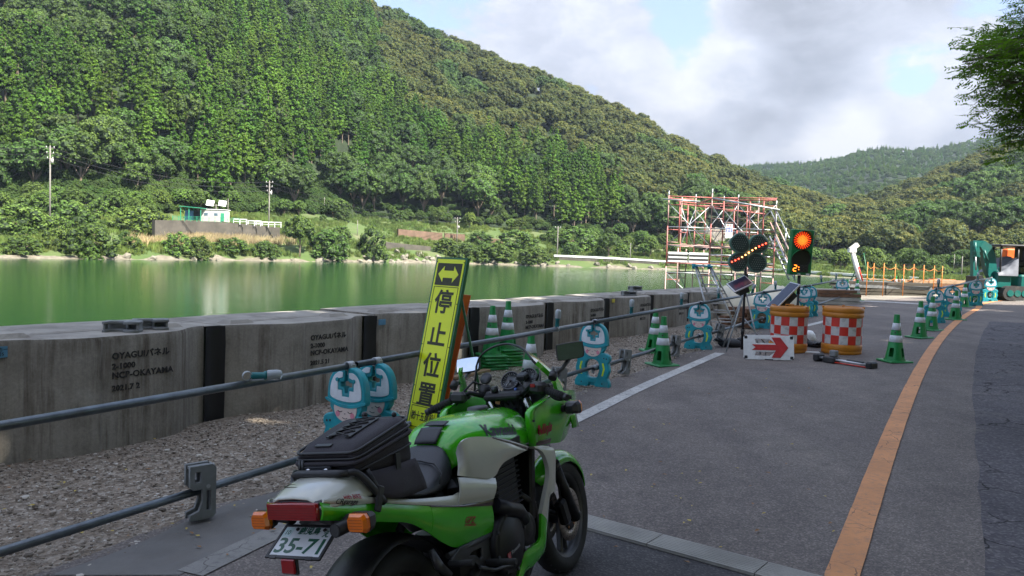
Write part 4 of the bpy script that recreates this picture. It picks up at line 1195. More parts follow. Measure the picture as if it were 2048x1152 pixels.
m_stencil = M('stencil_paint', (0.016, 0.015, 0.016), 0.8, dirt=0.55, dirtcol=(0.10, 0.09, 0.075), scale=40)
m_label_blue = M('blue_label', (0.10, 0.27, 0.42), .5)
m_label_yel = M('yellow_label', (0.6, 0.5, 0.04), .5)
WTOP = 0.815
wall = thing('concrete_wall', 'long wall of stained wavy precast concrete panels between the gravel and the river', 'wall', (0, 0, 0))
PROF = [(0.0, -.13), (.06, -.12), (.22, -.07), (.42, .05), (.60, .125), (.76, .150), (.79, .138), (1.10, .140), (1.36, .128), (1.52, .07), (1.68, -.06), (1.82, -.13), (1.89, -.14)]
for k in range(-3, 9):
    s0 = -0.10 + 2.09 * k
    base = WALL0 + WDIR * s0
    X_ = frame_X(Vector((base.x, base.y, 0)), WDIR, WNRM)      # local x along wall, y to the road; z = down -> fix below
    def W(u, o_, z): q = base + WDIR * u + WNRM * o_; return (q.x, q.y, z)
    pr = catmull([Vector((a, b_, 0)) for a, b_ in PROF], 3)
    r = random.Random(k); top = WTOP + r.uniform(-.006, .006)
    mb = MB(); n = len(pr); back = -1.08
    zb = -.55
    vs = [W(p.x, p.y, zb) for p in pr] + [W(p.x, p.y, top - .035) for p in pr] + [W(p.x, p.y - .014, top) for p in pr]
    mb.sm = True
    mb.add(vs, [(j * n + i, j * n + i + 1, (j + 1) * n + i + 1, (j + 1) * n + i) for j in range(2) for i in range(n - 1)])
    mb.sm = False
    mb.m = 1
    bk = [W(p.x, back - .05 * math.sin(p.x * 3.4 / 1.85 * 1.0), top) for p in pr]
    mb.add([W(p.x, p.y - .014, top) for p in pr] + bk, [(i, i + 1, n + i + 1, n + i) for i in range(n - 1)])
    mb.m = 0
    mb.add(bk + [(v[0], v[1], zb) for v in bk], [(i, i + 1, n + i + 1, n + i) for i in range(n - 1)])
    for u, i in ((0, 0), (1.89, n - 1)):
        q = [W(pr[i].x, pr[i].y, zb), W(pr[i].x, pr[i].y - .002, top), W(pr[i].x, back, top), W(pr[i].x, back, zb)]; mb.add(q, [(0, 1, 2, 3)])
    # a shallow cast joint line in each panel
    pn = mb.build('panel', [m_conc, m_conc_top], wall, clean=False)
    for u in (.10, 1.40):
        mb = MB(); c = [W(u, -.17, top - .002), W(u + .30, -.17, top - .002), W(u + .30, -.38, top - .002), W(u, -.38, top - .002)]
        c2 = [W(u + .05, -.21, top + .036), W(u + .25, -.21, top + .036), W(u + .25, -.34, top + .036), W(u + .05, -.34, top + .036)]
        mb.add(c + c2, [(4, 5, 6, 7), (0, 1, 5, 4), (1, 2, 6, 5), (2, 3, 7, 6), (3, 0, 4, 7)]); mb.build('lifting_pad', m_conc_top, pn)
    mb = MB(); q = [W(.42, -.30, top + .002), W(1.5, -.34, top + .002), W(1.42, -.92, top + .002), W(.5, -.90, top + .002)]
    q2 = [W(.46, -.33, top + .014), W(1.46, -.37, top + .014), W(1.38, -.89, top + .014), W(.54, -.87, top + .014)]
    mb.add(q + q2, [(4, 5, 6, 7), (0, 1, 5, 4), (1, 2, 6, 5), (2, 3, 7, 6), (3, 0, 4, 7)]); mb.build('capping_mortar', m_conc_top, pn)
    # rubber sheet closing the joint
    mb = MB(); vs = []; nn = 5
    for j in range(9):
        z = zb + (top - .012 - zb) * j / 8
        for i in range(nn):
            u = 1.885 + .215 * i / (nn - 1); vs.append(W(u, -.125 - .035 * math.sin(PI * i / (nn - 1)) + .012 * noise.noise(Vector((u * 9 + k, z * 7, 0))) + (.02 if i in (0, nn - 1) else 0), z))
    mb.sm = True; mb.add(vs, [(j * nn + i, j * nn + i + 1, (j + 1) * nn + i + 1, (j + 1) * nn + i) for j in range(8) for i in range(nn - 1)])
    mb.build('joint_sheet', m_black_sheet, wall, clean=False)
    mb = MB(); mb.add([W(1.892, -.18, top - .01), W(2.088, -.18, top - .01), W(2.088, -1.05, top - .01), W(1.892, -1.05, top - .01)], [(0, 1, 2, 3)]); mb.build('joint_fill', m_conc_top, wall, clean=False)
    if k >= 0:
        date = {0: '2021.7 2', 1: '2021.5 21'}.get(k, '2021.5 21')
        for j, (tx, sz, al) in enumerate((('OYAGUIパネル', .072, 0), ('2-1000', .066, 0), ('NCP-OKAYAMA', .072, 0), (date, .064, 0))):
            zc = top - .165 - (.0, .085, .16, .265)[j]
            ll = W(.775 if False else .80, .0165, zc)
            a = W(.86, .1395, zc); b_ = W(1.10, .008, zc)
            T = frame_X(Vector(a) + WNRM * .0035, WDIR * .6 - WNRM * .004, (0, 0, 1))
            text(tx, sz, m_stencil, T, pn, .0015, 'stencil_lettering', 'LEFT', offset=.002, spacing=1.06)
    for kk, u, z, w_, h_, mt, tx in ((0, .10, .085, .16, .085, m_label_blue, 'アンカー\n番号5'), (2, .06, .10, .12, .07, m_label_blue, None), (5, .1, .06, .12, .07, m_label_yel, None)):
        if kk == k:
            T = frame_X(Vector(W(u + .02, -.085, top - z)), WDIR, (0, 0, 1)); mb = MB(); mb.box((0, 0, 0), (w_, h_, .004), X=T); lb = mb.build('label_plate', mt, pn)
            if tx: text(tx, .034, m_stencil, frame_X(Vector(W(u + .02, -.081, top - z)), WDIR, (0, 0, 1)), pn, .0005)
# loose stones and litter on the gravel
def stones():
    r = random.Random(2); ms = []
    m_st = M('stone', (0.24, 0.22, 0.19), .9, var=.4, scale=12)
    nt = m_st.node_tree; b = nt.nodes['Principled BSDF']; oi = nt.nodes.new('ShaderNodeObjectInfo')
    nt.links.new(ramp(nt, oi.outputs['Random'], [(0, (.10, .08, .06)), (.5, (.25, .205, .16)), (.8, (.32, .28, .23)), (1, (.58, .54, .48))]), b.inputs['Base Color'])
    protos_ = []
    for k in range(4):
        vs = [Vector(v) * r.uniform(.7, 1.2) for v in ICOV]; mb = MB(); mb.add([(v.x, v.y * .75, v.z * .5) for v in vs], ICOF)
        p = pipe_pt(4.6 + k * .6); o = link('loose_stone', mb.mesh('loose_stone', [m_st]), None, (p.x - .35 - .2 * k, p.y, gz(p.x) + .01)); o.scale = (.028,) * 3
        tag(o, 'pale angular stone lying loose on the gravel by the road edge', 'stone', 'loose stones on the gravel'); protos_.append(o)
    pts = []
    for i in range(42000):
        y = 1.5 + 14 * r.random() ** 1.6; e = pipe_pt(y); w0 = WALL0 + WDIR * ((y - 5.58) / .834)
        x = w0.x + (e.x - w0.x + .15) * r.random(); y2 = y + r.uniform(-.3, .3)
        s_ = .004 + .012 * r.random() ** 2.2
        if r.random() < .01: s_ = r.uniform(.018, .030)
        pts.append(((x, y2, gz(x) + s_ * .2), r.uniform(0, 6), s_, r.randrange(4)))
    gn_forest('gravel_stones', 'loose crushed stones covering the strip along the wall', pts, protos_)
    m_lf = M('fallen_leaf', (0.45, 0.34, 0.07), .6, var=.4, scale=20)
    m_lf2 = M('brown_leaf', (0.26, 0.13, 0.05), .7, var=.4, scale=20)
    for q in range(2):
        mb = MB(); mb.add([(0, 0, .001), (.012, .007, .004), (.026, .006, .008), (.038, 0, .004), (.026, -.008, .003), (.012, -.008, .006)], [(0, 1, 2, 3, 4, 5)]); ms.append(mb.mesh('fallen_leaf', [(m_lf, m_lf2)[q]]))
    for i in range(150):
        if i < 85: px, py = r.uniform(1150, 1900), 700 + 440 * r.random() ** 1.2
        else: px, py = r.uniform(0, 900), r.uniform(860, 1140)
        p = G(px, py, .012)
        if i < 85 and p.x > 0.36 * p.y + .4: continue
        o = link('fallen_leaf', ms[(r.random() > .65) * 1 if i < 85 else r.randrange(2)], None, p + Vector((0, 0, .004)), r.uniform(0, 6)); o.scale = (r.uniform(.6, 1.25),) * 3
        if i < 85: tag(o, 'small yellowish fallen leaf lying on the asphalt', 'leaf', 'fallen leaves on the asphalt')
        else: tag(o, 'small dry leaf lying on the gravel strip', 'leaf', 'dry leaves on the gravel')
stones()
m_wood = M('weathered_timber', (0.30, 0.20, 0.12), .8, var=.3, scale=4, dirt=.4)
for (a, b_, lab) in (((650, 800), (730, 775), 'short brown plank lying on the gravel behind the yellow sign'), ((905, 760), (975, 742), 'brown timber batten on the gravel right of the yellow sign')):
    p, q = G(*a), G(*b_); o = MB().box((0, 0, 0), ((q - p).length, .10, .035), bev=.004).build('timber_plank', m_wood, None, (p + q) / 2 + Vector((0, 0, .02)), math.atan2(q.y - p.y, q.x - p.x)); tag(o, lab, 'plank')
# ------------------------------------------------------------------ barricade: pipes, figure stands, lamps
m_pipe = M('galvanised_pipe', (0.13, 0.15, 0.165), 0.38, metal=.75, var=.25, scale=14, dirt=.35, dirtcol=(.10, .085, .07))
m_steel = M('galvanised_steel', (0.38, 0.40, 0.41), 0.45, metal=.7, var=.2, scale=12, dirt=.35)
m_alu = M('aluminium', (0.55, 0.56, 0.57), 0.4, metal=.7, var=.12, scale=6, dirt=.25)
m_teal = M('teal_plastic', (0.010, 0.30, 0.36), 0.46, var=.2, scale=12, dirt=.55, dirtcol=(.12, .18, .17))
m_helmet = M('helmet_white', (0.72, 0.76, 0.80), 0.5, var=.06, scale=10, dirt=.45, dirtcol=(.36, .37, .36))
m_skin = M('face_print', (0.74, 0.60, 0.54), 0.55, var=.05, dirt=.2, dirtcol=(.5, .42, .36))
m_pink = M('cheek_pink', (0.72, 0.26, 0.34), .6, var=.1)
m_ink = M('black_print', (0.02, 0.02, 0.025), .6)
m_stripe = M('yellow_green_reflector', (0.60, 0.78, 0.03), .35, var=.08)
m_blk = M('black_plastic', (0.018, 0.018, 0.020), .45, var=.2, dirt=.25)
m_grey_pl = M('grey_plastic', (0.20, 0.21, 0.21), .55, var=.15, dirt=.5)
m_green_p = M('green_paint', (0.015, 0.13, 0.045), .4, var=.15, dirt=.25)
def cl(pts, k=5): return [(p.x, p.y) for p in catmull([(a, b, 0) for a, b in pts], k, True)]
def mir(half): return half + [(-x, y) for x, y in half[::-1]]
def make_stand():
    t = thing('figure_barricade', 'x', 'barricade')
    # x across, y up, plate in the XZ plane of the thing; looks along -Y
    X = Matrix.Rotation(PI / 2, 4, 'X')
    half = [(.020, .748), (.058, .752), (.115, .730), (.162, .680), (.186, .610), (.192, .535), (.188, .505), (.165, .498), (.158, .458), (.128, .418), (.150, .404), (.190, .395), (.228, .375), (.236, .335), (.212, .300), (.222, .262), (.234, .205), (.218, .160), (.205, .112), (.222, .085), (.240, .055), (.240, .012), (.222, .0), (.090, .0), (.055, .012), (.048, .045), (.042, .052)]
    notch = [(.042, .600), (.068, .600), (.068, .652), (.045, .652), (.030, .660), (.022, .700), (.020, .735)]
    out = []
    a = catmull([(x, y, 0) for x, y in half], 4)
    outer = [(p.x, p.y) for p in a]
    right = outer; left = [(-x, y) for x, y in outer[::-1]]
    cross = [(-.020, .735), (-.022, .672), (-.040, .660), (-.072, .660), (-.072, .606), (-.030, .606), (-.026, .560), (.026, .560), (.030, .606), (.072, .606), (.072, .660), (.040, .660), (.022, .672), (.020, .735)]
    loop = right + left + cross[1:-1]
    belly = cl([(0, .338), (.060, .325), (.098, .290), (.112, .230), (.098, .170), (.080, .118), (.040, .100), (-.040, .100), (-.080, .118), (-.098, .170), (-.112, .230), (-.098, .290), (-.060, .325)], 3)
    flat([loop, belly], .032, .010, m_teal, 'body', t, X)
    def rel(p, mt, nm, y=-.033, th=.004, bev=.002):
        o = flat(p, th, bev, mt, nm, t, Matrix.Translation((0, y, 0)) @ X); return o
    hr = [(.034, .722), (.078, .722), (.126, .690), (.156, .630), (.164, .560), (.150, .535), (.090, .518), (.020, .512), (.0, .512)]
    hh = [(p.x, p.y) for p in catmull([(x, y, 0) for x, y in hr], 4)]
    cr2 = [(-.034, .722), (-.036, .690), (-.088, .676), (-.088, .590), (-.044, .590), (-.040, .544), (.040, .544), (.044, .590), (.088, .590), (.088, .676), (.036, .690), (.034, .722)]
    for s_, nm in ((1, 'helmet_panel'),):
        loop = hh + [(-x, y) for x, y in hh[::-1][1:]] + cr2[1:-1]
        rel([loop], m_helmet, nm)
    mb = MB()
    for s_ in (-1, 1): mb.tube((s_ * .088, -.030, .668), (s_ * .088, -.046, .668), .017, .014, n=14)
    rel([cl([(-.205, .508), (-.10, .476), (0, .466), (.10, .476), (.205, .508), (.198, .522), (.10, .496), (0, .487), (-.10, .496), (-.198, .522)], 3)], m_teal, 'helmet_brim', -.036, .006)
    mb.build('helmet_stud', m_teal, t)
    rel([cl([(-.116, .478), (-.112, .425), (-.075, .382), (0, .362), (.075, .382), (.112, .425), (.116, .478), (.06, .470), (0, .467), (-.06, .470)], 4)], m_skin, 'face', -.0325)
    for s_ in (-1, 1):
        rel([ngon(12, .022, (s_ * .078, .414))], m_pink, 'cheek', -.0375, .0008, 0)
        c = [(s_ * (.030 + .046 * i / 6), .440 - .010 * math.sin(PI * i / 6)) for i in range(7)]
        mb = MB(); mb.path([(x, -.0385, z) for x, z in c], .0026, n=5); mb.build('closed_eye', m_ink, t)
        st = [(.128, .292), (.152, .292), (.172, .225), (.150, .138), (.126, .138), (.147, .225)]
        st = [(s_ * (x + .012), z) for x, z in st]
        rel([st], m_stripe, 'reflector', -.033, .0015, 0)
        mb = MB()
        for q in ((.20, .348), (.165, .352), (.15, .045)): mb.tube((s_ * q[0], -.028, q[1]), (s_ * q[0], -.0345, q[1]), .009, n=8)
        mb.build('bolt_recess', m_ink, t)
    mb = MB(); mb.path([(-.026 + .052 * i / 6, -.0385, .392 - .008 * math.sin(PI * i / 6)) for i in range(7)], .0024, n=5); mb.build('mouth', m_ink, t)
    mb = MB(); mb.path([(-.006, -.0385, .424), (0, -.0385, .418), (.006, -.0385, .424)], .002, n=5); mb.build('nose', m_ink, t)
    # clamp head on top and inside the legs
    for z in (.772, .222):
        mb = MB(); mb.lathe([(.034, -.03), (.034, .03), (.026, .03), (.026, -.03), (.034, -.03)], 14, Matrix.Translation((0, 0, z)) @ Matrix.Rotation(PI / 2, 4, 'X'))
        mb.box((.038, 0, z), (.022, .045, .022)); mb.tube((.040, 0, z - .02), (.040, 0, z + .03), .007, n=6); mb.box((0, 0, z - .045), (.03, .03, .04))
        mb.build('pipe_clamp', m_steel, t)
    mb = MB(); mb.box((0, .005, .028), (.10, .04, .03)); mb.build('foot_bridge', m_teal, t)
    return t
ANG = math.atan2(PDIR.y, PDIR.x) - PI / 2           # stands look back along the pipes
STANDS = [(715, 939, 0, 0, 'figure barricade just behind the motorcycle bag, nearer of the overlapping pair'), (715, 939, .27, .02, 'figure barricade overlapped by the one behind the motorcycle bag'),
          (1187, 772, 0, 0, 'figure barricade beside the right mirror of the motorcycle'), (1396, 698, 0, 0, 'figure barricade right of the two cones on the pipe line'),
          (1523, 657, 0, 0, 'figure barricade half hidden behind the red arrow board and left drum'), (1606, 634, 0, 0, 'figure barricade between the traffic light and right drum, nearer of that pair'),
          (1606, 634, .34, .06, 'figure barricade overlapped by the nearer one left of the right drum'), (1683, 607, 0, 0, 'figure barricade just above the right drum'),
          (1868, 646, 0, 0, 'figure barricade behind the third cone beside the orange line'), (1902, 634, 0, 0, 'figure barricade at the left of the last big cones, facing the road'),
          (1949, 612, 0, 0, 'figure barricade behind the tall cone under the excavator arm'), (1979, 603, 0, 0, 'figure barricade left of the white lit cone near the excavator'),
          (2007, 595, 0, 0, 'figure barricade below the excavator body'), (2034, 590, 0, 0, 'figure barricade left one at the far right edge'), (2050, 590, 0, 0, 'figure barricade cut by the right edge of the photo')]
st0 = make_stand(); st_tree = tree_of(st0)
def pipe_z(y): return .765 + .012 * (y - 3.5)
first = True
SPOS = []
for i, (px, py, along, side, lab) in enumerate(STANDS):
    p = G(px, py)
    if i < 8:
        q = pipe_pt(p.y); p = Vector((q.x, q.y, 0)) + PDIR * along + PNRM * (side)
        if i in (3, 4, 5, 7):
            g = G(px, py); p = Vector((g.x, g.y, 0))
        if i == 6: p = Vector((SPOS[5].x, SPOS[5].y, 0)) + PDIR * along + PNRM * side
    loc = (p.x, p.y, gz(p.x)); SPOS.append(Vector(loc))
    rz = ANG + (0, .03, -.04, .02, .05, -.03, .04, 0, .05, -.1, .1, 0, -.1, .1, .05)[i]
    if i >= 8: rz += .35
    if first: o = st0; o.location = loc; o.rotation_euler = (0, 0, rz); first = False
    else: o = dup(st_tree, loc, rz)
    o['label'] = lab; o['group'] = 'figure barricades holding the pipes'; o.scale = (.93, 1, 1)
def pipe(a, b, label, name='scaffold_pipe', r=.0243):
    a, b = Vector(a), Vector(b); mb = MB(); mb.lathe([(0.021, 0), (r, 0), (r, (b - a).length), (.021, (b - a).length), (.021, 0)], 14)
    o = mb.build(name, m_pipe); o.location = a; o.rotation_euler = (b - a).to_track_quat('Z', 'Y').to_euler(); tag(o, label, 'pipe', 'pipes clamped in the barricades'); return o
def spz(i, h): return SPOS[i] + Vector((0, 0, h))
s0 = Vector((-3.35, 2.02, 0)); s0.z = gz(s0.x)
def ext(a, b, e): d = (b - a).normalized() * e; return a - d, b + d
U, Lw = .772, .222
pipe(s0 + Vector((0, 0, .79)), *[spz(0, U) + PDIR * .12], 'upper pipe across the left foreground ending above the first figure barricade')
pipe(s0 + Vector((0, 0, .16)), spz(0, Lw - .02) + PDIR * .5, 'lower pipe across the left foreground gravel')
pipe(spz(1, U) - PDIR * .22, spz(2, U) + PDIR * .1, 'upper pipe passing behind the yellow stop sign')
pipe(spz(0, Lw) + PNRM * .06, spz(2, Lw + .01) + PDIR * .12, 'lower pipe hidden behind the motorcycle')
pipe(spz(2, U) + PNRM * .05 - PDIR * .1 + Vector((0, 0, .01)), spz(3, U) + PDIR * .1, 'upper pipe between the mirror and the two cones with lamps')
pipe(spz(2, Lw) + PNRM * .05 - PDIR * .1, spz(3, Lw) + PDIR * .15, 'lower pipe running behind the two green cones')
pipe(spz(3, U) + PNRM * .05 - PDIR * .1, spz(4, U) + PDIR * .15, 'upper pipe passing the stepladder and clover light')
pipe(spz(3, Lw) + PNRM * .05 - PDIR * .1, spz(4, Lw) + PDIR * .1, 'lower pipe behind the clover light stand')
pipe(spz(4, U) + PNRM * .05 - PDIR * .1, spz(5, U) + PDIR * .1, 'upper pipe behind the traffic light')
pipe(spz(4, Lw) + PNRM * .05, spz(5, Lw), 'lower pipe hidden behind the left drum')
pipe(spz(5, U) + PNRM * .05 - PDIR * .1, spz(7, U) + PDIR * .1, 'upper pipe above the right drum')
pipe(spz(5, Lw) + PNRM * .05, spz(7, Lw), 'lower pipe above the right drum')
pipe(spz(8, U), spz(9, U + .02), 'short upper pipe between the two figures behind the third right cone')
pipe(spz(9, U), spz(10, U), 'upper pipe running toward the excavator cones')
pipe(spz(10, U), spz(11, U), 'upper pipe below the excavator arm'); pipe(spz(12, Lw), spz(13, Lw), 'low pipe below the excavator body')
# warning lamps clipped on the upper pipe
m_clear = M('clear_lens', (0.72, 0.78, 0.80), .18, var=.05); m_clear.node_tree.nodes['Principled BSDF'].inputs['Transmission Weight'].default_value = .55
m_teal_d = M('dark_teal_plastic', (0.008, 0.15, 0.16), .45)
m_lens_in = M('reflector_cells', (0.30, 0.34, 0.36), .3, metal=.5)
def make_lamp():
    t = thing('warning_lamp', 'x', 'lamp')
    MB().lathe([(0, .02), (.021, .02), (.023, .03), (.021, .10), (.028, .105), (.028, .118), (0, .118)], 14).build('battery_case', m_teal_d, t)
    c = MB().lathe([(.030, .118), (.034, .13), (.034, .185), (.030, .205), (.018, .214), (0, .216)], 16).build('lens', m_clear, t)
    MB().lathe([(0, .12), (.022, .125), (.022, .195), (0, .2)], 8).build('reflector', m_lens_in, t)
    MB().lathe([(.026, -.018), (.031, -.018), (.031, .018), (.026, .018)], 12, Matrix.Rotation(PI / 2, 4, 'X')).build('clip', m_steel, t)
    MB().box((0, 0, .028), (.02, .03, .02)).build('clip_screw', m_steel, t)
    return t
lamp = make_lamp(); lt = tree_of(lamp)
def on_pipe(px, i, j):
    """point on the upper pipe between stands i and j seen at column px"""
    a, b = spz(i, U), spz(j, U); best = None
    for k in range(201):
        q = a.lerp(b, k / 200); e = abs(pix(q)[0] - px)
        if best is None or e < best[0]: best = (e, q)
    return best[1]
LAMPS = [(1114, 1, 2, 'clear topped warning lamp on the upper pipe above the motorcycle right mirror'), (1262, 2, 3, 'clear topped warning lamp in front of the yellow wall label'),
         (1363, 2, 3, 'clear topped warning lamp just left of the fourth figure barricade'), (1437, 3, 4, 'clear topped warning lamp in front of the stepladder'), (1503, 3, 4, 'clear topped warning lamp right of the clover light pole'),
         (1551, 4, 5, 'clear topped warning lamp in front of the pale tarpaulin'), (1643, 5, 7, 'clear topped warning lamp right of the traffic light on the far pipe'), (1672, 5, 7, 'clear topped warning lamp above the figure over the right drum')]
for n, (px, i, j, lab) in enumerate(LAMPS):
    q = on_pipe(px, i, j)
    rot = (rnd.uniform(-.06, .06), rnd.uniform(-.1, .1), ANG)
    if px == 1503: rot = (0.1, .3, ANG)
    if n == 0: o = lamp; o.location = q; o.rotation_euler = rot
    else: o = dup(lt, q, rot=rot)
    o['label'] = lab; o['group'] = 'warning lamps clipped to the pipe'
a_, b_ = s0 + Vector((0, 0, .79)), spz(0, U)
best = min((a_.lerp(b_, k / 300) for k in range(301)), key=lambda q: abs(pix(q)[0] - 520))
hl = dup(lt, best + Vector((0, 0, .045)) - PDIR * .1); hl.rotation_euler = (0, math.radians(90), math.atan2(PDIR.y, PDIR.x) - .55)
hl['label'] = 'warning lamp lying on its side on the left upper pipe'; hl['group'] = 'warning lamps clipped to the pipe'
for i, (k, lab) in enumerate(((8, 'warning lamp on the figure behind the third right cone'), (10, 'warning lamp on the figure under the excavator arm'), (12, 'warning lamp on the figure below the excavator body'), (13, 'warning lamp on the figure at the far right edge'))):
    o = dup(lt, spz(k, U + .02) + Vector((.05, 0, 0)), rz=0, label=lab); o['group'] = 'warning lamps clipped to the pipe'
# grey folding feet hung on the lower pipe
def make_foot():
    t = thing('pipe_foot', 'x', 'pipe foot')
    def fr(x, nm):
        po = [(-.075, .30), (.055, .30), (.075, .28), (.075, .02), (.055, 0), (-.07, 0), (-.07, .03), (-.02, .045), (0, .10), (0, .17), (-.055, .17), (-.075, .19)]
        hole = [(.018, .04), (.05, .04), (.05, .16), (.018, .16)]; hole2 = [(-.05, .205), (-.01, .205), (-.01, .27), (-.05, .27)]
        flat([po, hole, hole2], .012, .003, m_grey_pl, nm, t, Matrix.Translation((0, x, 0)) @ Matrix.Rotation(PI / 2, 4, 'X'))
    fr(-.035, 'side_plate'); fr(.035, 'side_plate')
    mb = MB(); mb.box((.066, 0, .15), (.014, .075, .29)); mb.box((-.01, 0, .288), (.12, .06, .014)); mb.box((-.02, 0, .010), (.09, .06, .012)); mb.build('back_web', m_grey_pl, t)
    mb = MB(); mb.tube((.03, -.05, .18), (.03, .05, .18), .012, n=8); mb.build('pin', m_steel, t)
    return t
ft = make_foot(); ftt = tree_of(ft)
def low_pt(px, i, j, zl=Lw):
    a, b = (s0 + Vector((0, 0, .16)) if i < 0 else spz(i, zl)), spz(j, zl)
    return min((a.lerp(b, k / 300) for k in range(301)), key=lambda q: abs(pix(q)[0] - px))
for n, (px, i, j, rz, dz, lab) in enumerate(((392, -1, 0, .75, -.17, 'grey folding pipe foot on the left foreground lower pipe'), (1110, 0, 2, .55, -.19, 'grey pipe foot directly right of the motorcycle fairing'), (1243, 2, 3, .8, -.19, 'grey pipe foot left of the two green cones'),
                                   (1345, 2, 3, .9, -.19, 'grey pipe foot just right of the two green cones'), (1432, 3, 4, .6, -.19, 'grey pipe foot beside the sandbags of the clover light'))):
    q = low_pt(px, i, j); o = ft if n == 0 else dup(ftt)
    o.location = q + Vector((0, 0, dz)) + PNRM * .035; o.rotation_euler = (0, .05 * n, rz); o['label'] = lab; o['group'] = 'grey pipe feet on the lower pipe'
    if n == 0: o.scale = (1.0, 1.0, 1.06)
# folded grey feet lying on top of the wall
for n, (px, py, Y, lab, rz) in enumerate(((238, 668, 6.45, 'folded grey plastic foot on the nearest wall panel, left one', .2), (292, 664, 6.65, 'folded grey plastic foot on the nearest wall panel, right one', .5), (1256, 596, 15.2, 'folded grey plastic foot on the far wall under the lamp', .3), (1272, 588, 15.5, 'folded grey plastic foot stacked on the one on the far wall', .7))):
    o = dup(ftt); b = P(px, py, Y); o.location = (b.x - .12, b.y, WTOP + .05 + (.09 if n == 3 else 0)); o.rotation_euler = (PI / 2, 0, rz); o.location.z = WTOP + .05 + (.09 if n == 3 else 0)
    o.rotation_euler = Euler((PI / 2, 0, rz)); o['label'] = lab; o['group'] = 'folded grey feet lying on the wall'; o.rotation_euler.rotate(Euler((0, 0, .2))); o.scale = (1, 1, .95)
    o.rotation_euler = (Matrix.Rotation(rz, 3, 'Z') @ Matrix.Rotation(PI / 2, 3, 'Y') @ Matrix.Rotation(PI / 2, 3, 'Z')).to_euler()

# ------------------------------------------------------------------ traffic cones
m_cone = M('green_cone_plastic', (0.008, 0.22, 0.05), .42, var=.2, scale=8, dirt=.55, dirtcol=(.08, .14, .07))
m_band = M('white_reflective_band', (0.66, 0.69, 0.72), .35, var=.1, scale=14, dirt=.45, dirtcol=(.25, .26, .25))
def make_cone():
    t = thing('traffic_cone', 'x', 'traffic cone')
    R = lambda z: .142 - (.142 - .027) * (z / .70) ** 1.0 if z < .60 else .0434 - .006 * (z - .6) / .1
    prof = [(R(z), z) for z in (.028, .07, .085, .215, .23, .24)] ; n = 24
    full = [.028, .07, .085, .14, .20, .215, .23, .30, .415, .52, .60, .69, .70]
    prof = [(R(z) , z) for z in full]
    def skip(i, j): return 2 <= j <= 4 and (i % 6) in (1, 2)
    mb = MB(); mb.lathe(prof, n, None, skip); mb.lathe([(r - .004, z) for r, z in prof], n, None, skip)
    # window rims
    for q in range(4):
        for i0, s_ in ((1, 1), (3, 1)):
            a = 2 * PI * (q * 6 + i0) / n
            vs = [((R(z) - d) * math.cos(a), (R(z) - d) * math.sin(a), z) for z in (.085, .14, .20, .215) for d in (0, .004)]
            mb.add(vs, [(2 * k, 2 * k + 1, 2 * k + 3, 2 * k + 2) for k in range(3)])
    mb.lathe([(R(.70), .70), (R(.70) - .012, .702), (R(.70) - .014, .66)], n)
    mb.build('cone_body', m_cone, t)
    b = MB(); b.box((0, 0, .016), (.37, .37, .032), bev=.016); b.build('base_plate', m_cone, t)
    MB().lathe([(.150, .030), (.150, .040), (.146, .046)], 24).build('base_collar', m_cone, t)
    for z0, z1 in ((.30, .395), (.475, .575)): MB().lathe([(R(z0) + .0005, z0 - .001), (R(z0) + .003, z0), (R(z1) + .003, z1), (R(z1) + .0005, z1 + .001)], n).build('reflective_band', m_band, t)
    mb = MB(); 
    for a in (PI * 1.25, PI * .25, 0): mb.tube(((R(.43)) * math.cos(a), R(.43) * math.sin(a), .435), ((R(.43) + .004) * math.cos(a), (R(.43) + .004) * math.sin(a), .436), .010, n=8)
    mb.build('handle_hole', m_dark, t)
    return t
cn = make_cone(); ct = tree_of(cn)
CONES = [(1324, 731, 0, 0, 'green cone nearest the road of the two left of the fourth figure barricade'), (1307, 704, 0, .04, 'green cone behind the other on the gravel side of the pipe, center of the photo'),
         (1059, 788, 0, 0, 'single green cone seen behind the motorcycle windscreen'),
         (1789, 724, 0, 0, 'nearest green cone beside the orange line, standing alone'), (1838, 676, 0, 0, 'second green cone along the orange line'), (1862, 661, 0, 0, 'third green cone along the orange line, before a figure barricade'),
         (1910, 640, 0, 0, 'green cone partly hidden behind the figure left of the fourth right cone'), (1928, 614, 0, 0, 'dark green cone between two figure barricades under the excavator arm'), (1947, 611, 0, 0, 'green cone overlapping a figure below the excavator arm'),
         (1991, 599, 0, 0, 'sunlit pale green cone near the excavator track'), (2007, 596, 0, 0, 'green cone before the figure below the excavator body'),
         (1713, 601, 0, 0, 'bright green cone right of the figure above the right drum'), (1693, 600, 0, 0, 'green cone behind the figure above the right drum'),
         (1790, 588, 0, 0, 'left green cone of the far pair beside the steel pile'), (1804, 587, 0, 0, 'right green cone of the far pair beside the steel pile'),
         (982, 737, 4, 0, 'left stack of green cones in front of the wall joint'), (1013, 730, 5, .0, 'right stack of green cones in front of the wall')]
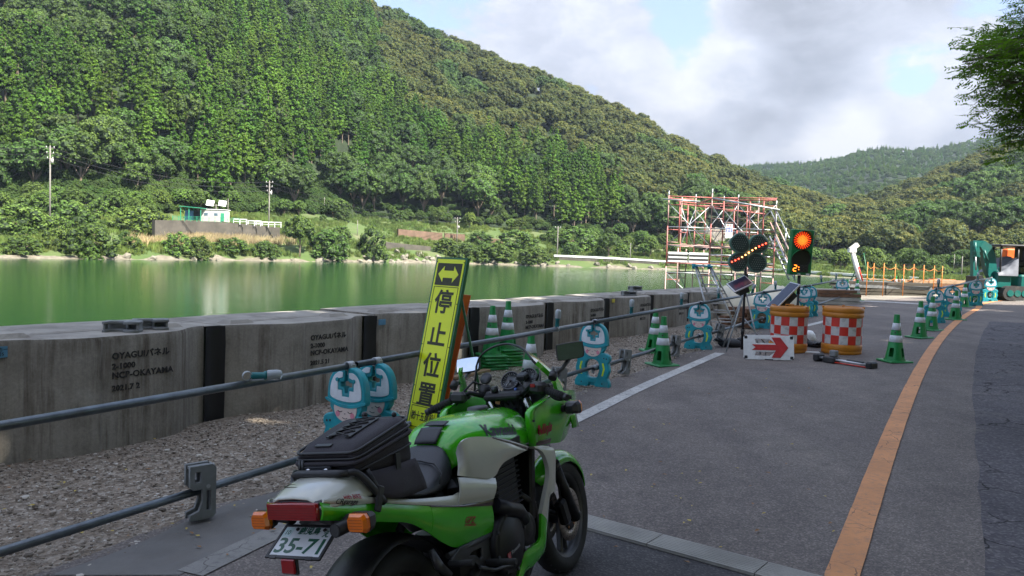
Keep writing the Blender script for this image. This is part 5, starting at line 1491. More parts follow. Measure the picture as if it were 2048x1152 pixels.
for n, (px, py, stk, lean, lab) in enumerate(CONES):
    p = G(px, py)
    if stk:
        for k in range(stk + 1):
            o = dup(ct, p + Vector((0, 0, .043 * k)), rz=.5 + .12 * math.sin(k * 2.3 + n)); o['label'] = lab.replace('stack of green cones', 'stack of green cones, ' + ['bottom cone', 'second cone from the bottom', 'third cone from the bottom', 'fourth cone from the bottom', 'fifth cone from the bottom', 'top cone'][k] if k < stk else 'stack of green cones, the top cone'); o['group'] = 'stacked green cones by the wall'
            o['label'] = ('left' if n == 15 else 'right') + ' cone stack by the wall, ' + ('topmost cone' if k == stk else ['lowest', 'second lowest', 'third lowest', 'fourth lowest', 'fifth lowest'][k] + ' cone')
        continue
    o = cn if n == 0 else dup(ct)
    o.location = p; o.rotation_euler = (lean, 0, (.45, .3, .9, .15, .4, .5, .2, .7, .3, .1, .5, .2, .6, .3, .8)[n]); o['label'] = lab; o['group'] = 'green traffic cones standing along the works'
# ------------------------------------------------------------------ drums
m_drum = M('orange_drum_plastic', (0.55, 0.20, 0.015), .45, var=.1, scale=6, dirt=.4, dirtcol=(.28, .13, .04))
m_red = M('red_reflective', (0.62, 0.035, 0.02), .35, var=.1, dirt=.3, dirtcol=(.3, .06, .04))
m_whr = M('white_reflective', (0.60, 0.58, 0.55), .4, var=.1, scale=14, dirt=.7, dirtcol=(.24, .20, .17))
def make_drum():
    t = thing('crash_drum', 'x', 'drum')
    mb = MB(); mb.lathe([(.285, 0), (.298, .01), (.302, .05), (.296, .06), (.302, .07), (.304, .15), (.298, .16), (.290, .165), (.288, .5), (.290, .625), (.300, .63), (.308, .64), (.308, .70), (.302, .705), (.308, .71), (.308, .775), (.298, .79), (.27, .795)], 40)
    mb.build('drum_body', m_drum, t)
    MB().lathe([(0, .775), (.27, .778), (.272, .80), (.262, .802), (.258, .785), (0, .785)], 40).build('lid', m_drum, t)
    mb = MB()
    for i in range(40):
        pass
    nseg = 14; sub = 3; zs = [.172, .322, .472, .622]
    for j in range(3):
        for i in range(nseg):
            mb.m = (i + j) % 2; vs = []
            for k in range(sub + 1):
                a = 2 * PI * (i + k / sub) / nseg
                for z in (zs[j], zs[j + 1]): vs.append((.2925 * math.cos(a), .2925 * math.sin(a), z))
            mb.sm = True; mb.add(vs, [(2 * k, 2 * k + 2, 2 * k + 3, 2 * k + 1) for k in range(sub)])
    mb.build('checker_sheet', [m_red, m_whr], t)
    for a in (-1.2, 1.9):
        X = Matrix.Rotation(a, 4, 'Z'); MB().box((.302, 0, .79), (.03, .07, .035), X=X, bev=.006).build('lid_clip', m_drum, t)
    mb = MB(); mb.path([(-.08, 0, .80), (-.08, 0, .825), (.08, 0, .825), (.08, 0, .80)], .009, n=6); mb.build('handle', m_drum, t)
    return t
dr = make_drum(); dt_ = tree_of(dr)
p1, p2 = G(1575, 703), G(1682, 706)
dr.location = p1; dr.rotation_euler = (0, 0, .35); dr['label'] = 'orange drum with red and white checks behind the red arrow board'; dr['group'] = 'checkered orange drums'; dr.scale = (.98, .98, .93)
o = dup(dt_, p2, rz=1.02, label='orange drum with red and white checks standing free right of the arrow board'); o.scale = (1, 1, .93)
# ------------------------------------------------------------------ red arrow board
def arrow_board():
    a, b = P(1488, 712, 11.35), P(1588, 716, 11.2); a.z = gz(a.x) + .01; b.z = gz(b.x) + .01
    w = (b - a).length; d = (b - a).normalized(); up = (Vector((0, 0, 1)) + Vector((-d.y, d.x, 0)) * .22).normalized()
    t = thing('arrow_board', 'white low folding board with a red arrow pointing right, before the left drum', 'sign board', a)
    X = frame_X(Vector((0, 0, 0)), d, up); H = .36
    def pl(polys, e, m_, n_, z=0): return flat(polys, e, min(e * .4, .004), m_, n_, t, X @ Matrix.Translation((0, 0, z)))
    c = .03; outer = [(c, 0), (w - c, 0), (w, c), (w, H - c), (w - c, H), (c, H), (0, H - c), (0, c)]
    h1_ = [(.13, H - .05), (.40, H - .05), (.27, H * .5 + .055), (.17, H * .5 + .055)]; h2_ = [(.13, .05), (.17, H * .5 - .055), (.27, H * .5 - .055), (.40, .05)][::-1]
    h3 = [(.44, H * .5 + .055), (.44, H - .05), (.52, H - .04), (.42, H * .5 + .10)]
    pl([outer, [(.17, H * .5 + .06), (.15, H - .05), (.37, H - .05), (.46, H * .5 + .06)], [(.15, .05), (.17, H * .5 - .06), (.46, H * .5 - .06), (.37, .05)]], .012, m_white, 'panel')
    ar = [(.12, H * .5 - .04), (.46, H * .5 - .04), (.40, .03), (.52, .03), (w - .08, H * .5), (.52, H - .03), (.40, H - .03), (.46, H * .5 + .04), (.12, H * .5 + .04), (.17, H * .5)]
    pl([ar], .004, M('arrow_red', (.50, .03, .03), .5, dirt=.2), 'arrow', .016)
    for (x, y) in ((.03, .03), (w - .03, .03), (.03, H - .03), (w - .03, H - .03)): MB().box((x, y, 0), (.05, .05, .035), X=X, bev=.008).build('corner_guard', m_blk, t)
    MB().box((w / 2, -.004, 0), (.12, .02, .03), X=X).build('foot_pad', m_blk, t)
    mb = MB(); q = X @ Vector((w / 2, H, -.01)); mb.tube(q, q + Vector((-d.y, d.x, 0)) * .28 + Vector((0, 0, -H * .95)), .01, n=6); mb.build('prop', m_alu, t)
arrow_board()
# ------------------------------------------------------------------ portable traffic light
m_led_on = emit('amber_led', (1.0, 0.07, 0.01), 1.0)
m_led_or = emit('amber_led_hot', (1.0, 0.22, 0.02), 1.1)
m_led_off = M('unlit_led', (0.30, 0.32, 0.31), .35)
m_sig_green = M('signal_green_housing', (0.012, 0.17, 0.05), .45, var=.1, dirt=.2)
def traffic_light():
    Y = 12.9; b = P(1592, 700, Y); b.z = gz(b.x)
    t = thing('traffic_light', 'portable green traffic light with lit amber lamp and countdown digits', 'traffic light', b, 0.0)
    mb = MB(); mb.tube((0, .02, .02), (0, .02, 1.12), .022, n=10); mb.tube((0, .02, .9), (0, .02, 1.22), .028, n=10); mb.build('pole', m_blk, t)
    mb = MB()
    for a in (0.3, 2.4, 4.5): mb.path([(0, .02, .30), (.36 * math.cos(a), .36 * math.sin(a), .03), (.46 * math.cos(a), .46 * math.sin(a), .0)], .013, n=6)
    mb.build('tripod', m_steel, t)
    top, bot = P(1592, 459, Y).z - b.z, P(1592, 550, Y).z - b.z; H = top - bot; W_ = .372; zc = (top + bot) / 2
    lean = Matrix.Translation((0, 0, zc)) @ Matrix.Rotation(.03, 4, 'Y') @ Matrix.Rotation(.02, 4, 'X')
    mb = MB(); mb.box((0, .02, 0), (W_, .13, H), X=lean, bev=.012); mb.build('housing', m_sig_green, t)
    def lampface(z, on):
        r = .150; X = lean @ Matrix.Translation((-.008, -.046, z)) @ Matrix.Rotation(PI / 2, 4, 'X')
        MB().lathe([(r + .012, -.002), (r + .012, .012), (r, .012), (r, -.002)], 36, X).build('lens_rim', m_blk, t)
        MB().lathe([(r, .003), (0, .004)], 36, X).build('lens_plate', M('lens_black', (.010, .010, .011), .35) if not on else M('lens_red_black', (.10, .012, .005), .4), t)
        # hood over the upper half
        vs = []; n_ = 18
        for i in range(n_ + 1):
            a = -.25 + (PI + .5) * i / n_
            L_ = .11 * max(.12, math.sin(max(0, min(PI, a))))
            for rr, l in ((r + .012, 0), (r + .014, L_)): vs.append((rr * math.cos(a), rr * math.sin(a), l))
        MB().add([X @ Vector(v) for v in vs], [(2 * i, 2 * i + 2, 2 * i + 3, 2 * i + 1) for i in range(n_)]).build('hood', m_sig_green if not on else m_sig_green, t, clean=False)
        if on:
            mb = MB(); mb2 = MB()
            for ring in range(1, 11):
                rr = ring * .0140; n_ = 22 if ring > 3 else 6 * ring
                for i in range(n_):
                    a = 2 * PI * i / n_ + ring * .35 * (0 if ring > 3 else .3); q = X @ Matrix.Translation((rr * math.cos(a), rr * math.sin(a), .0055))
                    (mb if ring > 6 else mb2).add([q @ Vector((.0052 * math.cos(k * PI / 3), .0052 * math.sin(k * PI / 3), 0)) for k in range(6)], [(0, 1, 2, 3, 4, 5)])
            mb2.add([X @ Vector((.006 * math.cos(k * PI / 3), .006 * math.sin(k * PI / 3), .0055)) for k in range(6)], [(0, 1, 2, 3, 4, 5)])
            mb.build('outer_led_ring', m_led_on, t); mb2.build('inner_led_ring', m_led_or, t)
        else:
            mb = MB()
            for ring in range(2, 11, 2):
                n_ = 7 * ring // 2
                for i in range(n_):
                    a = 2 * PI * i / n_; q = X @ Matrix.Translation((ring * .0142 * math.cos(a), ring * .0142 * math.sin(a), .0055)); mb.add([q @ Vector((.0035 * math.cos(k * PI / 2), .0035 * math.sin(k * PI / 2), 0)) for k in range(4)], [(0, 1, 2, 3)])
            mb.build('unlit_leds', M('dark_led', (.035, .035, .04), .3), t)
    lampface(H / 2 - .18, True); lampface(H / 2 - .50, False)
    Z = -H / 2 + .115
    MB().box((-.005, -.048, Z), (.27, .006, .13), X=lean).build('countdown_screen', m_blk, t)
    FX = lean @ Matrix.Translation((-.01, -.053, Z)) @ Matrix.Rotation(PI / 2, 4, 'X')
    def digit(cx, segs, mt, nm):
        mb = MB(); w_, h_ = .052, .098
        S_ = {'t': (0, h_ / 2, 1), 'm': (0, 0, 1), 'b': (0, -h_ / 2, 1), 'tr': (w_ / 2, h_ / 4, 0), 'br': (w_ / 2, -h_ / 4, 0), 'tl': (-w_ / 2, h_ / 4, 0), 'bl': (-w_ / 2, -h_ / 4, 0)}
        for s_ in segs:
            x, y, hz = S_[s_]; mb.box((cx + x, y, 0), ((w_ * .85, .015, .003) if hz else (.015, h_ / 2 * .8, .003)), X=FX)
        mb.build(nm, mt, t)
    digit(-.085, ('t', 'tr', 'm', 'bl', 'b'), m_led_or, 'lit_digit')
    mb = MB(); mb.box((-.022, .02, 0), (.015, .015, .003), X=FX); mb.box((-.022, -.02, 0), (.015, .015, .003), X=FX); mb.build('colon', m_led_or, t)
    for cx in (.032, .095): digit(cx, ('t', 'tr', 'm', 'bl', 'b', 'tl', 'br'), M('unlit_digit', (.05, .05, .05), .4), 'unlit_digit')
    MB().box((.13, -.048, -H / 2 + .022), (.06, .004, .026), X=lean).build('label_plate', m_helmet, t); MB().box((-.02, -.048, -H / 2 + .018), (.05, .004, .016), X=lean).build('maker_plate', m_helmet, t)
traffic_light()
# solar panel leaning in front of the traffic light pole
def solar(label, c, w, h, tilt, rz, post=True):
    t = thing('solar_unit', label, 'solar panel', c, rz)
    X = Matrix.Rotation(tilt, 4, 'X')
    MB().box((0, 0, 0), (w, h, .025), X=X, bev=.004).build('panel_frame', m_alu, t)
    MB().box((0, 0, .0145), (w - .04, h - .04, .004), X=X).build('cells', M('solar_cells', (.02, .025, .05), .2, var=.3), t)
    MB().box((0, 0, -.09), (w * .5, .16, .13)).build('battery_box', m_blk, t)
    return t
pp = P(1566, 592, 12.6)
t_ = solar('dark solar panel tilted up between the arrow board and traffic light', pp, .60, .30, .35, 0); t_.rotation_euler = (-.22, -.80, .10)
# ------------------------------------------------------------------ clover shaped LED warning light
m_clover = M('dark_green_clover_housing', (0.022, 0.042, 0.036), .5, var=.2); m_rim = M('clover_rim', (0.10, 0.19, 0.155), .5)
m_led_red = emit('red_led', (1.0, 0.06, 0.03), 2.5); m_led_hot = emit('warm_led', (1.0, 0.35, 0.10), 2.5)
def clover():
    Y = 12.1; b = P(1488, 700, Y); b.z = gz(b.x)
    t = thing('clover_warning_light', 'four lobed clover shaped LED board with a lit diagonal row, on a pole', 'warning light', b, 0.0)
    ztop, zbot = P(1496, 467, Y).z - b.z, P(1496, 545, Y).z - b.z; zc = (ztop + zbot) / 2; s_ = (ztop - zbot) / 2
    cx = P(1496, 506, Y).x - b.x
    X = Matrix.Translation((cx, 0, zc)) @ Matrix.Rotation(.03, 4, 'Y') @ Matrix.Rotation(PI / 2, 4, 'X')
    def lobe(k_, cx_, cy_, rr):
        return [(cx_ + rr * math.cos(2 * PI * q / 32), cy_ + rr * math.sin(2 * PI * q / 32)) for q in range(32)]
    q_ = s_ * .50; rr = s_ * .47
    for sx in (-1, 1):
        for sy in (-1, 1):
            heart = []
            for q in range(48):
                a = 2 * PI * q / 48; dd = math.cos(a - math.atan2(sy, sx)); r_ = rr * (1 + .16 * max(0, -dd) ** 3 * 2.2 - .10 * max(0, dd) ** 12)
                heart.append((sx * q_ + r_ * math.cos(a), sy * q_ + r_ * math.sin(a)))
            flat([heart], .03 + .001 * (sx + 2 * sy), .008, m_rim, 'lobe', t, X)
            flat([[(sx * q_ + (x - sx * q_) * .86, sy * q_ + (y - sy * q_) * .86) for x, y in heart]], .004, .001, m_clover, 'lobe_face', t, X @ Matrix.Translation((0, 0, .034)))
    MB().box((0, 0, .0), (s_ * .5, s_ * .5, .045), rot=(0, 0, PI / 4), X=X).build('centre_plate', m_rim, t)
    mb = MB()
    for i in range(-10, 11):
        for j in range(-10, 11):
            x, y = i * s_ / 9.2 + (j % 2) * s_ / 18.4, j * s_ / 9.2
            if math.hypot(abs(x) - q_, abs(y) - q_) < rr * .80: mb.add([X @ Vector((x + .007 * math.cos(q * PI / 2), y + .007 * math.sin(q * PI / 2), .0405)) for q in range(4)], [(0, 1, 2, 3)])
    mb.build('unlit_led_grid', m_led_off, t)
    mb = MB(); mb2 = MB()
    for i in range(11):
        u = -1 + 2 * i / 10; x, y = u * s_ * .83, u * s_ * .55 + s_ * .02 + .03 * s_ * math.sin(u * 4)
        (mb if abs(u) > .55 else mb2).sphere((0, 0, 0), .0125, 8, 5, X=X @ Matrix.Translation((x, y, .046)))
    mb.build('lit_red_led_row', m_led_red, t); mb2.build('lit_warm_led_row', m_led_hot, t)
    MB().tube((-.02, .05, .05), (cx - .01, .05, zc - s_ * .4), .022, .018, n=10).build('pole', m_blk, t)
    MB().box((cx * .5 - .01, .03, zc - s_ - .10), (.05, .07, .16)).build('bracket', m_blk, t)
    for a in (.2, 2.0, 3.9, 5.0):
        mb = MB(); mb.path([(-.01, .05, 1.02 if a != .2 else .55), (.50 * math.cos(a), .05 + .45 * math.sin(a), .03)], .012, n=6); mb.build('tripod_leg', m_steel, t)
    for (x, z) in ((0, .30), (.01, .9)): MB().tube((-.02, .05, z), (-.02, .05, z + .08), .03, n=10).build('collar', m_blk, t)
clover()
q = P(1480, 568, 12.0); t_ = solar('small tilted solar panel with battery box on the clover light pole', q, .34, .26, .35, .3)
t_.rotation_euler = (.2, -.45, .1)
m_bag = M('black_sandbag_cloth', (0.015, 0.016, 0.018), .7, var=.3, scale=8, bmp=.8, bscale=12)
def bag_mesh(w, d, h, seed, knot=True):
    mb = MB(); mb.sm = True; rings = []
    for j in range(9):
        v = -PI / 2 + PI * j / 8; ring = []
        for i in range(20):
            a = 2 * PI * i / 20; q = Vector((math.cos(a) * abs(math.cos(v)) ** .6 * w / 2, math.sin(a) * abs(math.cos(v)) ** .6 * d / 2, math.sin(v) * h / 2))
            n_ = noise.noise(q * 7 + Vector((seed, 0, 0))); ring.append(q * (1 + .28 * n_))
        rings.append(ring)
    mb.loft(rings)
    if knot:
        for k in range(4):
            a = 2.6 + k * .35; mb.tube((w * .42 * math.cos(a), d * .42 * math.sin(a), .02), (w * .68 * math.cos(a), d * .66 * math.sin(a), .03 + .02 * k), .025, .012, n=6)
    return mb
for i, (px, py, Y, w_, h_, lab) in enumerate(((1462, 690, 12.0, .42, .16, 'black sandbag at the left foot of the clover light'), (1492, 686, 12.3, .36, .15, 'black sandbag behind the left end of the arrow board'), (1628, 690, 12.1, .34, .10, 'flat black sandbag between the two drums'))):
    p = G(px, py + 4); o = bag_mesh(w_, .30, h_, i).build('sandbag', m_bag, None, p + Vector((0, 0, h_ * .42)), i * .8); tag(o, lab, 'sandbag', 'black sandbags weighing the lights')
o = bag_mesh(.36, .34, .2, 5, False).build('water_bag', m_white, None, G(1625, 686) + Vector((0, .3, .09))); tag(o, 'round white water weight behind the left drum', 'weight bag')
o = MB().box((0, 0, .012), (.26, .06, .024), bev=.006).build('white_bracket', m_white, None, G(1622, 706), -.1); tag(o, 'small white plastic bar on the asphalt right of the left drum', 'plastic bar')
# black tripod foot lying on the road before the right drum
def lying_stand():
    a = G(1632, 722); b = G(1748, 738); d = (b - a); L_ = d.length; t = thing('folded_stand', 'folded black and silver stand lying on the asphalt before the right drum', 'stand', a, math.atan2(d.y, d.x))
    for y, m_ in ((-.04, m_alu), (.02, m_alu), (.06, m_blk)): MB().tube((.05, y, .07), (L_ - .06, y * .8, .06), .014, n=8).build('tube', m_, t)
    MB().box((.04, 0, .065), (.10, .17, .11), bev=.02).build('end_cap', m_blk, t); MB().box((L_ - .04, 0, .06), (.10, .17, .10), bev=.02).build('end_cap', m_blk, t)
    MB().box((.25, 0, .055), (.20, .15, .09), bev=.015).build('centre_block', m_blk, t); MB().box((.29, 0, .15), (.10, .09, .09), bev=.01).build('grey_bracket', m_grey_pl, t)
    MB().box((L_ * .68, .01, .07), (.26, .05, .05), bev=.01).build('clamp', m_blk, t); MB().tube((L_ * .3, -.05, .03), (L_ * .95, -.06, .03), .010, n=6).build('red_tube', m_red, t)
lying_stand()

# ------------------------------------------------------------------ yellow stop sign board
m_yel = M('yellow_reflective_sheet', (0.80, 0.88, 0.010), .38, var=.05, scale=3, dirt=.22, dirtcol=(.55, .50, .02))
m_orange_b = M('orange_board', (0.75, 0.13, 0.02), .5, var=.1, dirt=.2)
def stop_sign():
    # face corners from where it stands: nearly on the ground, leaning back
    yaw = math.radians(40); tn = Vector((math.cos(yaw), -math.sin(yaw), 0)); bk = Vector((math.sin(yaw), math.cos(yaw), 0))
    H, W_ = 1.42, .33; th = math.radians(12.5); up = (Vector((0, 0, math.cos(th))) + bk * math.sin(th))
    Yb = 5.98; c = P(840, 865, Yb); base = Vector((c.x, c.y, c.z))
    g = gz(c.x)
    t = thing('stop_sign_board', 'tall yellow leaning sign board reading stop position in black characters', 'sign board', (c.x, c.y, g))
    o0 = Vector((0, 0, c.z - g)); X = frame_X(o0, tn, up)         # local x right, y up, z to the viewer
    def pl(polys, e, m_, n_, z): return flat(polys, e, 0, m_, n_, t, X @ Matrix.Translation((0, 0, z)))
    rect = lambda a, b, c_, d: [(a, b), (c_, b), (c_, d), (a, d)]
    w2 = W_ / 2
    mb = MB()
    for x in (-w2, w2): mb.box((x, H / 2, -.012), (.022, H + .02, .03), X=X)
    for y in (0, H): mb.box((0, y, -.0125), (W_ - .0225, .022, .029), X=X)
    for y in (.45, .95): mb.box((0, y, -.018), (W_ - .0225, .02, .014), X=X)
    mb.build('frame', m_green_p, t)
    pl([rect(-w2 + .008, .006, w2 - .008, H - .006)], .002, m_yel, 'face', .006)
    i_ = .026; brd = []
    def border(y0, y1, nm): pl([rect(-w2 + i_, y0, w2 - i_, y1), rect(-w2 + i_ + .005, y0 + .005, w2 - i_ - .005, y1 - .005)], .0006, m_ink2, nm, .0092)
    border(.215, H - .235, 'border_line'); border(.035, .205, 'border_line')
    pl([rect(-w2 + i_, H - .225, w2 - i_, H - .04)], .0006, m_ink2, 'arrow_field', .0092)
    ay = H - .132; pl([[(-.115, ay), (-.055, ay + .068), (-.055, ay + .030), (.055, ay + .030), (.055, ay + .068), (.115, ay), (.055, ay - .068), (.055, ay - .030), (-.055, ay - .030), (-.055, ay - .068)]], .0006, m_yel, 'double_arrow', .0106)
    for ch, y in zip('停止位置', (1.045, .775, .525, .29)): text(ch, .205, m_ink2, X @ Matrix.Translation((0, y - .0, .0094)), t, .0006, 'character', 'CENTER', offset=.0045)
    text('㈱十五建設', .052, m_ink2, X @ Matrix.Translation((0, .120, .0094)) @ Matrix.Diagonal((.98, 1.5, 1, 1)), t, .0006, 'company_name', 'CENTER', offset=.0008)
    mb = MB()
    for x in (-w2 + .012, w2 - .012):
        for y in (.03, .36, .7, 1.05, H - .03): mb.tube(X @ Vector((x, y, .006)), X @ Vector((x, y, .0105)), .005, n=6)
    mb.build('screw', m_ink2, t)
    # rear legs
    for s_ in (-1, 1):
        top = X @ Vector((s_ * (w2 - .02), 1.12, -.03)); ft_ = Vector((tn * s_ * (w2 + .04) + bk * .62)) ; ft_.z = gz(c.x + ft_.x) - g
        MB().tube(top, ft_, .011, n=6).build('rear_leg', m_green_p, t)
        f0 = X @ Vector((s_ * (w2), .02, -.012)); MB().tube(f0, f0 - up * (o0.z / math.cos(th) - .002), .011, n=6).build('front_leg', m_green_p, t)
    a = (tn * -(w2 + .02) + bk * .45) + Vector((0, 0, .42)); b2 = (tn * (w2 + .02) + bk * .45) + Vector((0, 0, .42)); MB().tube(a, b2, .008, n=6).build('brace', m_green_p, t)
    # orange board of the same kind standing just behind
    t2 = thing('orange_board', 'narrow orange board folded behind the yellow sign board', 'board', (c.x, c.y, g))
    up2 = (Vector((0, 0, math.cos(th + .05))) + bk * math.sin(th + .05)); X2 = frame_X(o0 * .5 + bk * .05 - tn * .03, tn, up2)
    MB().box((.035, .62, -.02), (.27, 1.22, .012), X=X2, bev=.003).build('board', m_orange_b, t2)
    MB().box((.035, .62, -.035), (.22, 1.16, .012), X=X2).build('backing', m_green_p, t2)
m_ink2 = M('black_characters', (0.035, 0.035, 0.012), .6, dirt=.3, dirtcol=(.10, .11, .01), scale=20)
stop_sign()

# ------------------------------------------------------------------ scaffold, ladder, tarpaulin, yard things
m_red_p = M('red_scaffold_paint', (0.46, 0.13, 0.11), .5, var=.25, scale=3, dirt=.6, dirtcol=(.42, .34, .30))
m_pink_p = M('faded_pink_scaffold_paint', (0.50, 0.30, 0.27), .6, var=.25, scale=3, dirt=.5, dirtcol=(.36, .3, .25))
m_deck = M('steel_deck', (0.42, 0.43, 0.43), .5, metal=.4, var=.15, scale=3, dirt=.3)
def scaffold():
    Y0 = 27.5; o = P(1330, 560, Y0)
    t = thing('scaffold', 'red and grey steel frame scaffold tower standing in the river edge', 'scaffold', (o.x, o.y, 0))
    e1 = Vector((.80, -.60, 0)) ; e1.normalize()      # along the front
    # photo columns of the front posts and depth
    def L(px, py, Y): return P(px, py, Y) - Vector((o.x, o.y, 0))
    rng = random.Random(4)
    ztop = {}
    def tube(a, b, m_, nm, r=.024): return MB().tube(a, b, r, n=6).build(nm, m_, t)
    front = [(1338, 1322, 27.5), (1425, 1410, 27.6), (1477, 1466, 27.2), (1553, 1538, 26.6)]
    back = [(1364, 1350, 30.0), (1392, 1380, 30.6), (1448, 1436, 30.2), (1518, 1506, 29.6)]
    rows = (front, back)
    ys = {0: {1338: 388, 1425: 384, 1477: 396, 1553: 408}, 1: {1364: 400, 1392: 394, 1448: 398, 1518: 404}}
    T = {}
    for ri, row in enumerate(rows):
        for ci, (px, pb, Y) in enumerate(row):
            top = L(px, list(ys[ri].values())[ci], Y); T[ri, ci] = top
            x, y = top.x, top.y
            zt = top.z
            for k, m_ in ((0, m_pink_p), (1, m_red_p), (2, m_pink_p)):
                z1 = zt - (.05, 1.15, 2.6)[k]; z0 = zt - (1.15, 2.6, 7.2)[k]
                z0 = max(z0, -2.6); tube((x, y, z1), (x, y, z0), m_, 'post', .022)
            tube((x, y, zt + .12), (x, y, zt - .2), m_steel, 'joint_pin', .019)
    zt = max(v.z for v in T.values())
    def at(ri, ci, dz): v = T[ri, ci]; return Vector((v.x, v.y, zt - dz))
    # ladder frames: a second post beside each front post with rungs
    for ri in (0, 1):
        for ci in range(4):
            a = at(ri, ci, 0); s_ = 1 if ci < 3 else -1; d = (at(ri, min(ci + 1, 3), 0) - at(ri, max(ci - 1, 0), 0)).normalized() * .42 * s_
            tube(a + d - Vector((0, 0, .35)), a + d - Vector((0, 0, 1.9)), m_red_p, 'inner_post'); tube(a + d - Vector((0, 0, 2.1)), a + d - Vector((0, 0, 3.7)), m_pink_p, 'inner_post')
            for k in range(7):
                z = .55 + k * .45
                tube(a - Vector((0, 0, z)), a + d - Vector((0, 0, z)), m_pink_p if k % 2 else m_red_p, 'rung', .014)
            tube(a - Vector((0, 0, .34)), a + d * 2.2 - Vector((0, 0, .34)), m_red_p, 'frame_head', .024)
    for ri in (0, 1):
        for z, m_ in ((.25, m_red_p), (2.0, m_pink_p), (2.65, m_red_p), (3.0, m_steel), (2.3, m_steel), (1.35, m_steel)):
            for ci in range(3): tube(at(ri, ci, z), at(ri, ci + 1, z + .02 * ci), m_, 'ledger', .022)
        for ci in range(3):
            tube(at(ri, ci, .5), at(ri, ci + 1, 2.0), m_steel, 'cross_brace', .016); tube(at(ri, ci, 2.0), at(ri, ci + 1, .5), m_steel, 'cross_brace', .016)
            tube(at(ri, ci, 3.0), at(ri, ci + 1, 4.4), m_steel, 'cross_brace', .016)
    for ci in range(4):
        for z, m_ in ((.28, m_red_p), (2.0, m_steel), (2.62, m_pink_p), (3.05, m_red_p), (4.3, m_steel)): tube(at(0, ci, z), at(1, ci, z), m_, 'transom', .022)
    # long top pipes
    a, b, c, d = L(1326, 398, 27.4), L(1400, 403, 27.4), L(1424, 396, 27.5), L(1560, 420, 26.5)
    tube(a, b, m_steel, 'top_pipe', .027); tube(c, d, m_steel, 'top_pipe', .034); tube(L(1392, 412, 30.4), L(1530, 428, 29.0), m_red_p, 'top_pipe', .027)
    # platforms
    for (x0, x1, ci) in ((0, 1, 0), (1, 2, 1), (2, 3, 2)):
        for k in range(3):
            u0, u1 = k / 3 + .02, (k + 1) / 3 - .02
            p = [at(0, x0, 2.62), at(0, x1, 2.62)]; q = [at(1, x0, 2.62), at(1, x1, 2.62)]
            cs = [p[0].lerp(q[0], u0), p[1].lerp(q[1], u0), p[1].lerp(q[1], u1), p[0].lerp(q[0], u1)]
            mb = MB(); mb.add([v + Vector((0, 0, .03)) for v in cs] + [v + Vector((0, 0, .075)) for v in cs], [(3, 2, 1, 0), (4, 5, 6, 7), (0, 1, 5, 4), (1, 2, 6, 5), (2, 3, 7, 6), (3, 0, 4, 7)]); mb.build('deck_board', m_deck, t)
    p, q = at(0, 0, 2.25), at(0, 1, 2.25); d_ = (q - p)
    for k in range(2):
        c0_ = p + d_ * (.04 + .48 * k); c1_ = p + d_ * (.48 + .48 * k); n_ = Vector((-d_.y, d_.x, 0)).normalized() * .03
        mb = MB(); cs = [c0_ - n_, c1_ - n_, c1_ + n_, c0_ + n_]; mb.add([v - Vector((0, 0, .36)) for v in cs] + cs, [(3, 2, 1, 0), (4, 5, 6, 7), (0, 1, 5, 4), (1, 2, 6, 5), (2, 3, 7, 6), (3, 0, 4, 7)]); pn = mb.build('toe_board', m_white, t)
        for r_ in range(2):
            mb = MB()
            for j in range(11):
                u = (j + .5) / 11; c_ = c0_.lerp(c1_, u) - n_ * 1.08 - Vector((0, 0, .12 + .14 * r_)); e = d_.normalized() * .035
                mb.add([c_ - e - Vector((0, 0, .04)), c_ + e - Vector((0, 0, .04)), c_ + e + Vector((0, 0, .04)), c_ - e + Vector((0, 0, .04))], [(0, 1, 2, 3)])
            mb.build('slot_row', m_dark, pn)
    # stair down on the right
    a, b = at(0, 3, 1.6), L(1590, 560, 25.0)
    for off_ in (0, .55):
        o_ = Vector((.0, off_, 0)); tube(a + o_, b + o_, m_steel, 'stair_stringer', .03); tube(a + o_ + Vector((0, 0, .5)), b + o_ + Vector((0, 0, .5)), m_pink_p, 'handrail', .022); tube(a + o_ + Vector((0, 0, .9)), b + o_ + Vector((0, 0, .9)), m_steel, 'handrail', .022)
    for k in range(1, 9): tube(a.lerp(b, k / 9), a.lerp(b, k / 9) + Vector((0, .55, 0)), m_steel, 'stair_tread', .03)
    for u in (0.02, .5, .98): tube(a.lerp(b, u), a.lerp(b, u) + Vector((0, 0, 1.0)), m_steel, 'baluster', .02)
    # notice sheet
    c = L(1458, 462, 27.2); mb = MB(); mb.box(c, (.25, .02, .50)); nt_ = mb.build('notice_sheet', m_white, t)
    text('中', .26, M('blue_print', (.05, .09, .35), .6), frame_X(c + Vector((0, -.012, .0)), (1, 0, 0), (0, 0, 1)), nt_, .001, 'lettering', offset=.003); text('安全', .09, m_red, frame_X(c + Vector((0, -.012, .19)), (1, 0, 0), (0, 0, 1)), nt_, .001, 'lettering')
scaffold()
